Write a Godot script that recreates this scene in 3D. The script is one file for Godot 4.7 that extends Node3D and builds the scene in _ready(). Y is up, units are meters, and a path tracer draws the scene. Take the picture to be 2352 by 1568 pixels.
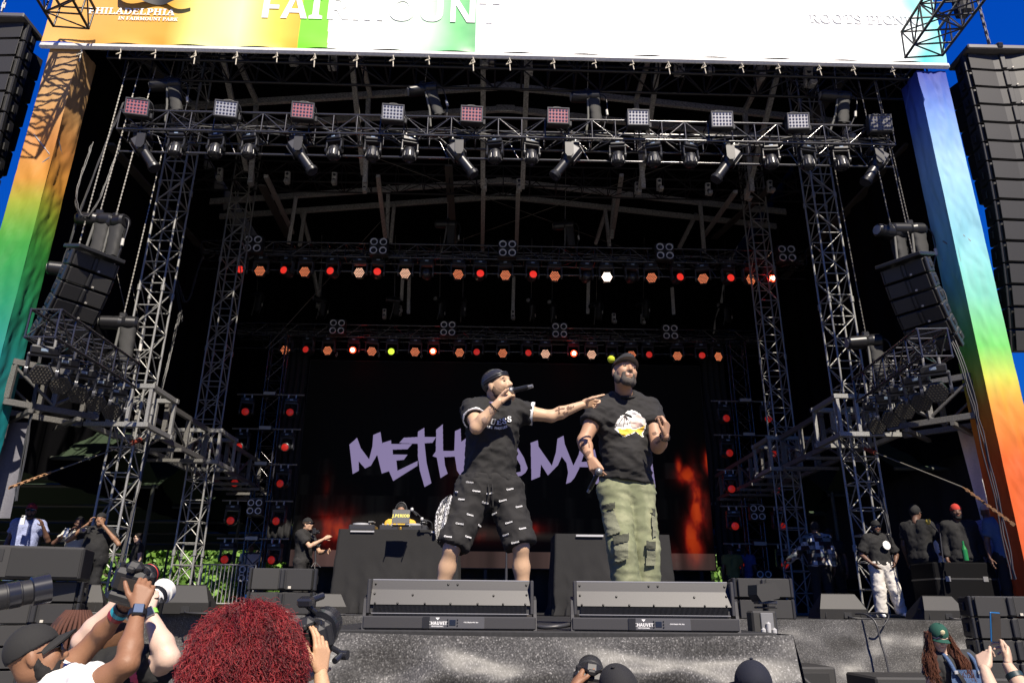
extends Node3D
# A festival stage seen from the photographers' pit. Metres, y up, camera at the origin looking towards -z.

const FOCAL := 1690.0
const DECK := 1.55
const EYE := Vector3(0, 1.66, 0)
var look: Basis
var mats := {}
var cache := {}
var used := {}
var noise := FastNoiseLite.new()
var rng := RandomNumberGenerator.new()
var tex := {}

# ---------------------------------------------------------------- placing
func P(px: float, py: float, depth: float) -> Vector3:
	# a pixel of the 2352 x 1568 view gives a direction, depth (metres in front of the camera) the distance
	var v := look * Vector3((px - 1176.0) / FOCAL, (784.0 - py) / FOCAL, -1.0)
	return EYE + v * (depth / -v.z)

func on_deck(px: float, depth: float) -> Vector3:
	var p := P(px, 1400.0, depth)
	return Vector3(p.x, DECK, -depth)

func on_ground(px: float, depth: float) -> Vector3:
	var p := P(px, 1400.0, depth)
	return Vector3(p.x, 0.0, -depth)

# ---------------------------------------------------------------- nodes
func numbered(called: String) -> String:
	var n: int = used.get(called, 0)
	used[called] = n + 1
	return called if n == 0 else "%s_%03d" % [called, n]

func tag(o: Node, label := "", category := "", group := "", kind := "") -> Node:
	if label: o.set_meta("label", label)
	if category: o.set_meta("category", category)
	if group: o.set_meta("group", group)
	if kind: o.set_meta("kind", kind)
	return o

func thing(called: String, label: String, category: String, at := Vector3.ZERO, group := "", kind := "") -> Node3D:
	var o := Node3D.new()
	o.name = numbered(called)
	add_child(o)
	o.position = at
	tag(o, label, category, group, kind)
	return o

func part(parent: Node3D, called: String, mesh: Mesh, mat: Material, xf := Transform3D.IDENTITY) -> MeshInstance3D:
	# xf in the parent's axes
	var o := MeshInstance3D.new()
	o.mesh = mesh
	o.material_override = mat
	if parent == null:
		o.name = numbered(called)
		add_child(o)
	else:
		o.name = called
		parent.add_child(o, true)
	o.transform = xf
	return o

func wpart(parent: Node3D, called: String, mesh: Mesh, mat: Material, xf := Transform3D.IDENTITY) -> MeshInstance3D:
	# xf in world axes
	var o := part(parent, called, mesh, mat)
	o.global_transform = xf
	return o

func copy(o: Node3D, xf: Transform3D, label := "") -> Node3D:
	var c: Node3D = o.duplicate()
	c.name = numbered(String(o.get_meta("base_name", o.name)))
	add_child(c)
	c.transform = xf
	if label: c.set_meta("label", label)
	return c

func bar(parent: Node3D, called: String, a: Vector3, b: Vector3, r: float, mat: Material, seg := 6) -> MeshInstance3D:
	return wpart(parent, called, cylinder(seg), mat, along(a, b, r, r))

func along(a: Vector3, b: Vector3, rx: float, rz: float, hint := Vector3.UP) -> Transform3D:
	var y := b - a
	var yn := y.normalized()
	var h := hint if absf(yn.dot(hint)) < 0.98 else Vector3.FORWARD
	var x := h.cross(yn).normalized()
	var z := x.cross(yn).normalized()
	return Transform3D(Basis(x * rx, y, z * rz), (a + b) * 0.5)

func beam(parent: Node3D, called: String, a: Vector3, b: Vector3, w: float, h: float, mat: Material) -> MeshInstance3D:
	# rectangular hollow-section beam, w sideways, h upright
	return wpart(parent, called, cbox(1, 1, 1, 0.03), mat, along(a, b, w, h))

func frame(at: Vector3, x: Vector3, y: Vector3, z: Vector3) -> Transform3D:
	return Transform3D(Basis(x, y, z), at)

func facing(at: Vector3, forward: Vector3, up := Vector3.UP) -> Transform3D:
	# local +z looks along forward
	var z := forward.normalized()
	var u := up if absf(z.dot(up)) < 0.99 else Vector3.FORWARD
	var x := u.cross(z).normalized()
	return Transform3D(Basis(x, z.cross(x), z), at)

# ---------------------------------------------------------------- materials
func lin(r: float, g: float, b: float) -> Color:
	return Color(r, g, b).linear_to_srgb()

func mat(key: String, r: float, g: float, b: float, rough := 0.6, metal := 0.0, spec := 0.5) -> StandardMaterial3D:
	if not mats.has(key):
		var m := StandardMaterial3D.new()
		m.albedo_color = lin(r, g, b)
		m.roughness = rough
		m.metallic = metal
		m.metallic_specular = spec
		m.cull_mode = BaseMaterial3D.CULL_DISABLED
		mats[key] = m
	return mats[key]

func glow(key: String, r: float, g: float, b: float, power: float) -> StandardMaterial3D:
	if not mats.has(key):
		var m := mat(key, r * 0.4, g * 0.4, b * 0.4, 0.25)
		m.emission_enabled = true
		m.emission = lin(r, g, b)
		m.emission_energy_multiplier = power
	return mats[key]

func noise_tex(key: String, freq: float, lo: Color, hi: Color, kind := FastNoiseLite.TYPE_SIMPLEX_SMOOTH, size := 256, octaves := 4) -> Texture2D:
	# a seamless grain as a computed image
	if not tex.has(key):
		var n := FastNoiseLite.new()
		n.seed = key.hash() & 0xffff
		n.noise_type = kind
		n.frequency = freq
		n.fractal_octaves = octaves
		var im: Image = n.get_seamless_image(size, size)
		im.convert(Image.FORMAT_RGB8)
		for y in size:
			for x in size:
				im.set_pixel(x, y, lo.lerp(hi, im.get_pixel(x, y).r))
		tex[key] = ImageTexture.create_from_image(im)
	return tex[key]

func grained(key: String, r: float, g: float, b: float, rough: float, metal: float, freq: float, scale: float, depth: float, bump := 0.0) -> StandardMaterial3D:
	# base colour with a fine uneven grain, the same whichever way the light falls
	if not mats.has(key):
		var m := mat(key, r, g, b, rough, metal)
		m.albedo_texture = noise_tex("grain%.3f_%.2f" % [freq, depth], freq, Color(1 - depth, 1 - depth, 1 - depth), Color.WHITE)
		m.uv1_triplanar = true
		m.uv1_world_triplanar = true
		m.uv1_scale = Vector3.ONE * scale
		if bump > 0.0:
			m.heightmap_enabled = true
			m.heightmap_texture = m.albedo_texture
			m.heightmap_scale = bump
	return mats[key]

# ---------------------------------------------------------------- meshes
class MB:
	# collects triangles; winding follows the given normal
	var v := PackedVector3Array()
	var n := PackedVector3Array()
	var uv := PackedVector2Array()
	func tri(a: Vector3, b: Vector3, c: Vector3, na: Vector3, nb: Vector3, nc: Vector3, ua := Vector2.ZERO, ub := Vector2.ZERO, uc := Vector2.ZERO) -> void:
		if (c - a).cross(b - a).dot(na + nb + nc) < 0.0:
			v.append(a); v.append(c); v.append(b)
			n.append(na); n.append(nc); n.append(nb)
			uv.append(ua); uv.append(uc); uv.append(ub)
		else:
			v.append(a); v.append(b); v.append(c)
			n.append(na); n.append(nb); n.append(nc)
			uv.append(ua); uv.append(ub); uv.append(uc)
	func flat(a: Vector3, b: Vector3, c: Vector3, towards: Vector3) -> void:
		var m := (b - a).cross(c - a).normalized()
		if m.dot(towards) < 0.0: m = -m
		tri(a, b, c, m, m, m)
	func quad(a: Vector3, b: Vector3, c: Vector3, d: Vector3, towards: Vector3) -> void:
		flat(a, b, c, towards)
		flat(a, c, d, towards)
	func add(m: Mesh, xf: Transform3D) -> void:
		var s := m.surface_get_arrays(0)
		var vs: PackedVector3Array = s[Mesh.ARRAY_VERTEX]
		var ns: PackedVector3Array = s[Mesh.ARRAY_NORMAL]
		var us = s[Mesh.ARRAY_TEX_UV]
		var ix = s[Mesh.ARRAY_INDEX]
		var nb := xf.basis.inverse().transposed()
		var cnt: int = ix.size() if ix != null else vs.size()
		var flip := xf.basis.determinant() < 0.0
		for i in cnt:
			var j := i
			if flip: j = i - i % 3 + [0, 2, 1][i % 3]
			var k: int = ix[j] if ix != null else j
			v.append(xf * vs[k])
			n.append((nb * ns[k]).normalized())
			uv.append(us[k] if us != null else Vector2.ZERO)
	func done() -> ArrayMesh:
		var am := ArrayMesh.new()
		var a := []
		a.resize(Mesh.ARRAY_MAX)
		a[Mesh.ARRAY_VERTEX] = v
		a[Mesh.ARRAY_NORMAL] = n
		a[Mesh.ARRAY_TEX_UV] = uv
		am.add_surface_from_arrays(Mesh.PRIMITIVE_TRIANGLES, a)
		return am

func cbox(sx: float, sy: float, sz: float, bevel: float) -> ArrayMesh:
	# chamfered box about its middle
	var key := "box%.4f_%.4f_%.4f_%.4f" % [sx, sy, sz, bevel]
	if cache.has(key): return cache[key]
	var m := MB.new()
	var h := Vector3(sx, sy, sz) * 0.5
	var e := minf(bevel, minf(h.x, minf(h.y, h.z)) * 0.9)
	for ax in 3:
		var u := (ax + 1) % 3
		var w := (ax + 2) % 3
		for s in [-1.0, 1.0]:
			var q := []
			for k in [[-1, -1], [1, -1], [1, 1], [-1, 1]]:
				var p := Vector3()
				p[ax] = s * h[ax]
				p[u] = k[0] * (h[u] - e)
				p[w] = k[1] * (h[w] - e)
				q.append(p)
			var t := Vector3(); t[ax] = s
			m.quad(q[0], q[1], q[2], q[3], t)
		if e > 0.0:
			for su in [-1.0, 1.0]:
				for sw in [-1.0, 1.0]:
					var q := []
					for k in [[-1, 0], [1, 0], [1, 1], [-1, 1]]:
						var p := Vector3()
						p[ax] = k[0] * (h[ax] - e)
						p[u] = su * (h[u] - (0.0 if k[1] else e))
						p[w] = sw * (h[w] - (e if k[1] else 0.0))
						q.append(p)
					var t := Vector3(); t[u] = su; t[w] = sw
					m.quad(q[0], q[1], q[2], q[3], t)
	if e > 0.0:
		for i in 8:
			var s := Vector3(1 if i & 1 else -1, 1 if i & 2 else -1, 1 if i & 4 else -1)
			m.flat(s * (h - Vector3(0, e, e)), s * (h - Vector3(e, 0, e)), s * (h - Vector3(e, e, 0)), s)
	cache[key] = m.done()
	return cache[key]

func lathe(profile: Array, seg: int, key := "") -> ArrayMesh:
	# profile: Vector2(radius, height) from one end to the other, turned round y
	if key and cache.has(key): return cache[key]
	var m := MB.new()
	for i in profile.size() - 1:
		var a: Vector2 = profile[i]
		var b: Vector2 = profile[i + 1]
		if a.distance_to(b) < 1e-5: continue
		var t := (b - a).normalized()
		var nr := Vector2(t.y, -t.x)
		for s in seg:
			var t0 := TAU * s / seg
			var t1 := TAU * (s + 1) / seg
			var d0 := Vector3(cos(t0), 0, sin(t0))
			var d1 := Vector3(cos(t1), 0, sin(t1))
			var n0 := d0 * nr.x + Vector3.UP * nr.y
			var n1 := d1 * nr.x + Vector3.UP * nr.y
			var p := [d0 * a.x + Vector3.UP * a.y, d1 * a.x + Vector3.UP * a.y, d1 * b.x + Vector3.UP * b.y, d0 * b.x + Vector3.UP * b.y]
			if a.x > 1e-5: m.tri(p[0], p[1], p[2], n0, n1, n1)
			if b.x > 1e-5: m.tri(p[0], p[2], p[3], n0, n1, n0)
	# the profile may run either way: turn it inside out if its normals look inwards
	var am := m.done()
	if key: cache[key] = am
	return am

func cylinder(seg: int) -> ArrayMesh:
	return lathe([Vector2(0, -0.5), Vector2(1, -0.5), Vector2(1, 0.5), Vector2(0, 0.5)], seg, "cyl%d" % seg)

func ball(seg := 10) -> ArrayMesh:
	var prof := []
	var n := seg / 2 + 1
	for i in n + 1:
		var t := -PI / 2 + PI * i / n
		prof.append(Vector2(cos(t) if i > 0 and i < n else 0.0, sin(t)))
	return lathe(prof, seg, "ball%d" % seg)

func prism(poly: PackedVector2Array, depth: float, key := "") -> ArrayMesh:
	# outline in x, y pushed through z about z = 0
	if key and cache.has(key): return cache[key]
	var m := MB.new()
	var idx := Geometry2D.triangulate_polygon(poly)
	var h := depth * 0.5
	for i in range(0, idx.size(), 3):
		for s in [-1.0, 1.0]:
			var q := []
			for j in 3: q.append(Vector3(poly[idx[i + j]].x, poly[idx[i + j]].y, s * h))
			m.flat(q[0], q[1], q[2], Vector3(0, 0, s))
	var area := 0.0
	for i in poly.size():
		area += poly[i].cross(poly[(i + 1) % poly.size()])
	for i in poly.size():
		var a := poly[i]
		var b := poly[(i + 1) % poly.size()]
		var o := Vector2(b.y - a.y, a.x - b.x) * signf(area)
		m.quad(Vector3(a.x, a.y, -h), Vector3(b.x, b.y, -h), Vector3(b.x, b.y, h), Vector3(a.x, a.y, h), Vector3(o.x, o.y, 0))
	var am := m.done()
	if key: cache[key] = am
	return am

func tube(pts: Array, r: float, seg := 5) -> ArrayMesh:
	var m := MB.new()
	var n := pts.size()
	var ring := []
	var nr := []
	var side := Vector3.ZERO
	for i in n:
		var t: Vector3 = (pts[mini(i + 1, n - 1)] - pts[maxi(i - 1, 0)]).normalized()
		if side == Vector3.ZERO:
			side = t.cross(Vector3.UP if absf(t.y) < 0.9 else Vector3.RIGHT).normalized()
		side = (side - t * side.dot(t)).normalized()
		var other := t.cross(side)
		var a := []
		var b := []
		for s in seg:
			var w := TAU * s / seg
			var d := side * cos(w) + other * sin(w)
			a.append(pts[i] + d * r)
			b.append(d)
		ring.append(a)
		nr.append(b)
	for i in n - 1:
		for s in seg:
			var k := (s + 1) % seg
			m.tri(ring[i][s], ring[i][k], ring[i + 1][k], nr[i][s], nr[i][k], nr[i + 1][k])
			m.tri(ring[i][s], ring[i + 1][k], ring[i + 1][s], nr[i][s], nr[i + 1][k], nr[i + 1][s])
	return m.done()

func curve(pts: Array, steps := 6) -> Array:
	# Catmull-Rom through the points
	var out := []
	for i in pts.size() - 1:
		var p0: Vector3 = pts[maxi(i - 1, 0)]
		var p1: Vector3 = pts[i]
		var p2: Vector3 = pts[i + 1]
		var p3: Vector3 = pts[mini(i + 2, pts.size() - 1)]
		for s in steps:
			out.append(p1.cubic_interpolate(p2, p0, p3, float(s) / steps))
	out.append(pts[-1])
	return out

func sag(a: Vector3, b: Vector3, drop: float, steps := 10) -> Array:
	var out := []
	for i in steps + 1:
		var t := float(i) / steps
		out.append(a.lerp(b, t) + Vector3.DOWN * drop * 4.0 * t * (1.0 - t))
	return out

func sheet(nu: int, nv: int, at: Callable) -> ArrayMesh:
	# smooth surface at(u, v) over the unit square
	var g := []
	for j in nv + 1:
		var row := []
		for i in nu + 1:
			row.append(at.call(float(i) / nu, float(j) / nv))
		g.append(row)
	var nn := []
	for j in nv + 1:
		var row := []
		for i in nu + 1:
			var du: Vector3 = g[j][mini(i + 1, nu)] - g[j][maxi(i - 1, 0)]
			var dv: Vector3 = g[mini(j + 1, nv)][i] - g[maxi(j - 1, 0)][i]
			row.append(du.cross(dv).normalized())
		nn.append(row)
	var m := MB.new()
	for j in nv:
		for i in nu:
			var u0 := float(i) / nu
			var u1 := float(i + 1) / nu
			var v0 := float(j) / nv
			var v1 := float(j + 1) / nv
			m.tri(g[j][i], g[j][i + 1], g[j + 1][i + 1], nn[j][i], nn[j][i + 1], nn[j + 1][i + 1], Vector2(u0, v0), Vector2(u1, v0), Vector2(u1, v1))
			m.tri(g[j][i], g[j + 1][i + 1], g[j + 1][i], nn[j][i], nn[j + 1][i + 1], nn[j + 1][i], Vector2(u0, v0), Vector2(u1, v1), Vector2(u0, v1))
	return m.done()

func lettering(words: String, height: float, depth := 0.004, face := "Droid Sans", bold := true, italic := false) -> TextMesh:
	var f := SystemFont.new()
	f.font_names = PackedStringArray([face])
	f.font_weight = 700 if bold else 400
	f.font_italic = italic
	var t := TextMesh.new()
	t.font = f
	t.text = words
	t.font_size = 64
	t.pixel_size = height / 46.0
	t.depth = depth
	t.curve_step = 4.0
	return t

# ---------------------------------------------------------------- trusses
func truss(called: String, label: String, category: String, group: String, a: Vector3, b: Vector3, w: float, h: float, bays: int, m: Material, r := 0.02, side_hint := Vector3.ZERO) -> Node3D:
	# a square lattice girder from a to b: four chords, rungs and braces, each a bar of its own
	var t := thing(called, label, category, a, group)
	var d := (b - a).normalized()
	var hint := side_hint
	if hint == Vector3.ZERO:
		hint = Vector3.UP if absf(d.y) < 0.9 else Vector3.FORWARD
	var s := d.cross(hint).normalized()
	var u := s.cross(d).normalized()
	var c := []
	for k in [[-1, -1], [1, -1], [1, 1], [-1, 1]]:
		c.append(s * (k[0] * w * 0.5) + u * (k[1] * h * 0.5))
	for k in 4:
		bar(t, "chord", a + c[k], b + c[k], r, m)
	var step := (b - a) / bays
	for i in bays + 1:
		var p := a + step * i
		for k in 4:
			bar(t, "rung", p + c[k], p + c[(k + 1) % 4], r * 0.62, m, 5)
	for i in bays:
		for k in 4:
			var flip := (i + k) % 2
			bar(t, "brace", a + step * (i + flip) + c[k], a + step * (i + 1 - flip) + c[(k + 1) % 4], r * 0.55, m, 5)
	return t

func chain_mesh(a: Vector3, b: Vector3, size := 0.03) -> ArrayMesh:
	var n := int(maxf(4, a.distance_to(b) / (size * 1.55)))
	var m := MB.new()
	var y := (b - a).normalized()
	var x := y.cross(Vector3(0.3, 0.2, 1)).normalized()
	var z := x.cross(y)
	for i in n:
		var p := a.lerp(b, (i + 0.5) / n)
		var l := size * 1.9
		if i % 2: m.add(cbox(1, 1, 1, 0), Transform3D(Basis(x * size * 0.9, y * l, z * size * 0.28), p))
		else: m.add(cbox(1, 1, 1, 0), Transform3D(Basis(x * size * 0.28, y * l, z * size * 0.9), p))
	return m.done()

func glitter_weave_tex() -> Texture2D:
	# open weave of flat plastic threads: mostly black, pale specks paint in sun glitter
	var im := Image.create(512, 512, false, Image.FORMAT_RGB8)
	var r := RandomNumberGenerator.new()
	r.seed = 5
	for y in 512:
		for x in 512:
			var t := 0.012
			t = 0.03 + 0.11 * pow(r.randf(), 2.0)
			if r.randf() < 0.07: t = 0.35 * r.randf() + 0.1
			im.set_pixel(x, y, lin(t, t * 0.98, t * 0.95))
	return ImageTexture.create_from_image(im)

# ---------------------------------------------------------------- setting
func build_setting() -> void:
	var gm := grained("asphalt", 0.27, 0.255, 0.225, 0.9, 0, 0.08, 1.5, 0.5)
	var ground := part(null, "ground", cbox(400, 0.2, 400, 0), gm, Transform3D(Basis(), Vector3(0, -0.1, -60)))
	tag(ground, "pale trodden gravel ground of the pit and the park", "ground", "", "structure")
	# stage deck
	var deckm := grained("deck", 0.02, 0.02, 0.021, 0.7, 0, 0.05, 2.0, 0.4)
	var st := thing("stage_deck", "black stage deck with a narrow runway towards the pit", "stage", Vector3(0, 0, -17), "", "")
	for k in 10:
		for j in 6:
			wpart(st, "deck_panel", cbox(2.39, 0.06, 2.39, 0.006), deckm, Transform3D(Basis(), Vector3(-10.8 + 2.4 * k, DECK - 0.03, -11.8 - 2.4 * j)))
	for k in 3:
		wpart(st, "runway_panel", cbox(2.42, 0.06, 2.15, 0.006), deckm, Transform3D(Basis(), Vector3(0.24, DECK - 0.03, -5.08 - 2.16 * k)))
	for x in [-11.8, -6, 0, 6, 11.8]:
		for z in [-12.0, -17.0, -23.0]:
			bar(st, "leg", Vector3(x, 0, z), Vector3(x, DECK - 0.06, z), 0.04, mat("steel", 0.3, 0.3, 0.3, 0.4, 0.8))
	wpart(st, "back_wall", cbox(24, DECK - 0.07, 0.05, 0), deckm, Transform3D(Basis(), Vector3(0, (DECK - 0.07) / 2, -26)))
	# skirts of woven black cloth
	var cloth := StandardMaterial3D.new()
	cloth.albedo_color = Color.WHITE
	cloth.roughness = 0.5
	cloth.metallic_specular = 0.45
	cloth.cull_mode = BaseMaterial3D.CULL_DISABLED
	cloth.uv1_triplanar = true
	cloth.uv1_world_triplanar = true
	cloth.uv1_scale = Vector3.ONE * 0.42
	cloth.albedo_texture = glitter_weave_tex()
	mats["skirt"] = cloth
	noise.seed = 3
	noise.frequency = 1.0
	noise.fractal_octaves = 3
	var front := func(u: float, v: float) -> Vector3:
		var x := lerpf(-1.0, 1.5, u)
		var y := lerpf(DECK - 0.005, 0.0, v)
		var folds := 0.055 * sin(v * 11.0 + 2.6 * noise.get_noise_2d(x * 0.5, y * 0.7) * 4.0 + x * 0.8) * smoothstep(0.0, 0.25, v)
		folds += 0.05 * noise.get_noise_3d(x * 1.3, y * 3.0, 5.0) * smoothstep(0.0, 0.1, v)
		return Vector3(x, y - 0.02 * sin(PI * u) * (1.0 - v), -3.93 + folds + 0.12 * v)
	var sk := thing("runway_skirt", "wrinkled shiny black mesh cloth on the front of the runway", "stage skirt", Vector3(0.25, 0, -3.93))
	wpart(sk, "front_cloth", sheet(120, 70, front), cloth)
	for s in [0, 1]:
		var side := func(u: float, v: float) -> Vector3:
			var z := lerpf(-3.93, -10.5, u)
			var y := lerpf(DECK - 0.005, 0.0, v)
			var f := 0.05 * noise.get_noise_3d(z * 1.2, y * 2.0, 9.0 + s * 7.0) * smoothstep(0.0, 0.15, v)
			return Vector3((-1.0 if s == 0 else 1.5) + f + (-0.15 if s == 0 else 0.15) * v, y, z + 0.12 * v * (1.0 - u))
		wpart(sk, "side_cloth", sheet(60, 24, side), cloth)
	for s in [0, 1]:
		var w := func(u: float, v: float) -> Vector3:
			var x := lerpf(-11.9, -1.05, u) if s == 0 else lerpf(1.55, 11.9, u)
			var y := lerpf(DECK - 0.005, 0.0, v)
			var f := 0.07 * noise.get_noise_3d(x * 0.8 + y * 0.9, y * 1.3 - x * 0.3, 40.0 + s * 9.0) * smoothstep(0.0, 0.2, v)
			f += 0.02 * sin(y * 9.0 + 5.0 * noise.get_noise_2d(x * 0.4, y))
			return Vector3(x, y, -10.55 + f + 0.1 * v)
		var o := thing("wing_skirt", ["wrinkled black mesh cloth below the wedge monitor beside the stacked subwoofers", "creased black mesh cloth below the man in white trousers"][s], "stage skirt", Vector3(-6 if s == 0 else 6, 0, -10.5))
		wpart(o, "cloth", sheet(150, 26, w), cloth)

func build_roof() -> void:
	var alu := grained("dull_alu", 0.74, 0.73, 0.69, 0.5, 0.35, 0.03, 2.0, 0.45)
	var black := mat("black_cloth", 0.006, 0.006, 0.007, 0.95, 0, 0.1)
	var blackm := mat("black_metal", 0.022, 0.023, 0.026, 0.35, 0.3)
	var rf := thing("stage_roof", "huge black fabric roof on pale arched beams above the stage", "roof", Vector3(0, 13.8, -17))
	var top := func(u: float, v: float) -> Vector3:
		var x := lerpf(-8.75, 8.75, u)
		var z := lerpf(-11.9, -26.0, v)
		return Vector3(x, 15.2 - absf(x) * 0.11 + 0.05 * sin(v * 40.0) * (1 - absf(2 * u - 1)), z)
	wpart(rf, "canopy", sheet(24, 24, top), black)
	for s in [-1, 1]:
		var wall := func(u: float, v: float) -> Vector3:
			var z := lerpf(-11.95, -26.0, u)
			var y := lerpf(14.6, 3.9 if s < 0 else 4.4, v)
			return Vector3(s * (8.55 + 0.5 * u + 0.06 * sin(u * 90)), y, z)
		wpart(rf, "side_drape", sheet(60, 3, wall), black)
	var back := func(u: float, v: float) -> Vector3:
		var x := lerpf(-11.5, 11.5, u)
		return Vector3(x, lerpf(15.3, 4.2, v), -25.0 + 0.12 * sin(x * 11.0 + 2.0 * sin(x * 3)))
	wpart(rf, "back_drape", sheet(200, 2, back), black)
	# arches in pairs: h above the eye about 12.5
	for d in [15.3, 16.2, 19.7, 20.6]:
		var apex := Vector3(0.1, EYE.y + 12.4, -d)
		for s in [-1, 1]:
			beam(rf, "arch_beam", apex, apex + Vector3(s * 9.2, -0.95, 0), 0.09, 0.16, alu)
		wpart(rf, "ridge_plate", cbox(0.5, 0.2, 0.12, 0.02), alu, Transform3D(Basis(), apex))
	# hanging and sloping beams: pixel, depth to pixel, depth
	var lines := [[805, 108, 12.4, 834, 400, 16.0], [505, 105, 12.4, 566, 390, 16.0], [1110, 120, 12.6, 1109, 430, 16.2], [1212, 125, 12.6, 1200, 432, 16.2], [1515, 130, 12.6, 1470, 432, 16.2], [1793, 140, 12.6, 1715, 455, 16.2],
		[824, 110, 13.6, 851, 222, 15.3], [532, 108, 13.4, 590, 236, 15.3], [1492, 130, 13.6, 1462, 226, 15.3], [1769, 140, 13.4, 1712, 252, 15.3],
		[846, 226, 15.3, 838, 420, 15.6], [588, 240, 15.3, 575, 420, 15.6], [1461, 230, 15.3, 1478, 432, 15.6], [1711, 256, 15.3, 1728, 440, 15.6],
		[868, 404, 16.2, 888, 572, 20.6], [610, 404, 16.2, 672, 535, 20.6], [1110, 440, 16.4, 1108, 576, 20.6], [1190, 440, 16.4, 1186, 576, 20.6], [1428, 402, 16.4, 1406, 545, 20.6], [1690, 440, 16.4, 1615, 545, 20.6],
		[892, 425, 19.7, 888, 566, 20.0], [905, 475, 20.6, 897, 560, 20.8], [680, 448, 19.7, 662, 560, 20.0], [700, 486, 20.6, 688, 566, 20.8], [1412, 440, 19.7, 1404, 548, 20.0], [1390, 480, 20.6, 1400, 566, 20.8], [1608, 464, 19.7, 1618, 580, 20.0],
		[690, 482, 20.6, 712, 560, 21.6], [1395, 475, 20.6, 1368, 560, 21.8], [1600, 490, 20.6, 1560, 570, 21.6],
		[720, 625, 22.6, 734, 700, 22.8], [728, 706, 22.8, 738, 620, 23.2], [925, 628, 22.6, 922, 690, 22.8], [940, 630, 22.6, 938, 720, 22.8], [1180, 635, 22.6, 1178, 730, 22.8], [1352, 640, 22.6, 1350, 720, 22.8], [1544, 660, 22.6, 1548, 722, 22.8]]
	for l in lines:
		beam(rf, "roof_strut", P(l[0], l[1], l[2]), P(l[3], l[4], l[5]), 0.11, 0.09, alu)
	# broad diagonal wind braces at both sides
	for l in [[600, 425, 16.5, 662, 545, 20.6], [1030, 380, 16.2, 1042, 560, 20.6], [1770, 430, 16.5, 1640, 548, 20.6], [330, 130, 12.6, 470, 300, 15.0], [1960, 150, 12.6, 1825, 330, 15.0], [250, 330, 13.0, 470, 580, 20.0], [2090, 330, 13.0, 1800, 640, 20.0]]:
		beam(rf, "wind_brace", P(l[0], l[1], l[2]), P(l[3], l[4], l[5]), 0.2, 0.06, mat("dark_alu", 0.07, 0.065, 0.06, 0.6, 0.2))
	# rows of end brackets under the roof edge and deeper under the roof
	var br := [[448, 122, 12.2], [676, 128, 12.2], [764, 138, 12.2], [1112, 135, 12.2], [1213, 150, 12.2], [1558, 152, 12.2], [1857, 178, 12.2], [1130, 128, 12.4], [1625, 150, 12.4], [1742, 162, 12.4], [556, 122, 12.4],
		[577, 412, 16.3], [660, 408, 16.3], [768, 410, 16.3], [838, 428, 16.3], [1112, 424, 16.3], [1192, 424, 16.3], [1464, 432, 16.3], [1514, 424, 16.3], [1626, 434, 16.3], [1716, 446, 16.3], [1768, 428, 16.3], [505, 400, 16.3], [1946, 300, 13.4], [1955, 452, 16.3],
		[735, 712, 22.7], [883, 720, 22.7], [918, 712, 22.7], [1178, 722, 22.7], [1410, 730, 22.7], [1476, 732, 22.7]]
	for b in br:
		var p := P(b[0], b[1], b[2])
		var s := 0.75 if b[2] > 16 else 1.0
		var o := wpart(rf, "beam_bracket", cbox(0.17 * s, 0.42 * s, 0.1, 0.012), alu, Transform3D(Basis(Vector3.RIGHT, 0.25), p))
		for j in 2:
			wpart(o, "pulley", lathe([Vector2(0, -0.02), Vector2(0.05 * s, -0.02), Vector2(0.05 * s, 0.02), Vector2(0, 0.02)], 10), blackm, Transform3D(Basis(Vector3.RIGHT, PI / 2), p + Vector3(0, (0.1 - 0.2 * j) * s, 0.06)))
		wpart(o, "end_box", cbox(0.14 * s, 0.12 * s, 0.16, 0.01), alu, Transform3D(Basis(), p + Vector3(0.02, -0.24 * s, 0.1)))
	# dark lattice girders along the roof
	truss("roof_edge_truss", "black lattice girder right behind the lower edge of the header banner", "truss", "", P(270, 128, 12.0), P(2110, 178, 12.0), 0.6, 0.62, 30, blackm, 0.028)
	truss("roof_inner_truss", "thin black lattice girder under the roof above the middle light truss", "truss", "", P(420, 400, 17.0), P(1880, 430, 17.0), 0.5, 0.6, 24, mat("black_metal2", 0.012, 0.012, 0.013, 0.5, 0.2), 0.022)
	# bracing wires
	var wire := mat("wire", 0.16, 0.15, 0.13, 0.6, 0.4)
	for l in [[815, 345, 15.6, 1440, 572, 20.8], [1560, 372, 15.6, 950, 590, 20.8], [215, 395, 14.0, 300, 770, 14.2], [2060, 390, 13.8, 1975, 700, 16.5], [610, 800, 20, 900, 480, 19], [300, 640, 15, 340, 860, 14]]:
		bar(rf, "bracing_wire", P(l[0], l[1], l[2]), P(l[3], l[4], l[5]), 0.009, wire, 4)

func banner_material(key: String, im: Image, through := 0.0) -> StandardMaterial3D:
	var m := StandardMaterial3D.new()
	m.albedo_texture = ImageTexture.create_from_image(im)
	m.roughness = 0.45
	m.cull_mode = BaseMaterial3D.CULL_DISABLED
	m.texture_repeat = false
	if through > 0.0:
		m.backlight_enabled = true
		m.backlight = Color(through, through, through)
	mats[key] = m
	return m

func ramp(stops: Array, t: float) -> Color:
	for i in stops.size() - 1:
		if t <= stops[i + 1][0]:
			var k := clampf((t - stops[i][0]) / maxf(stops[i + 1][0] - stops[i][0], 1e-4), 0, 1)
			return (stops[i][1] as Color).lerp(stops[i + 1][1], k)
	return stops[-1][1]

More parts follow.
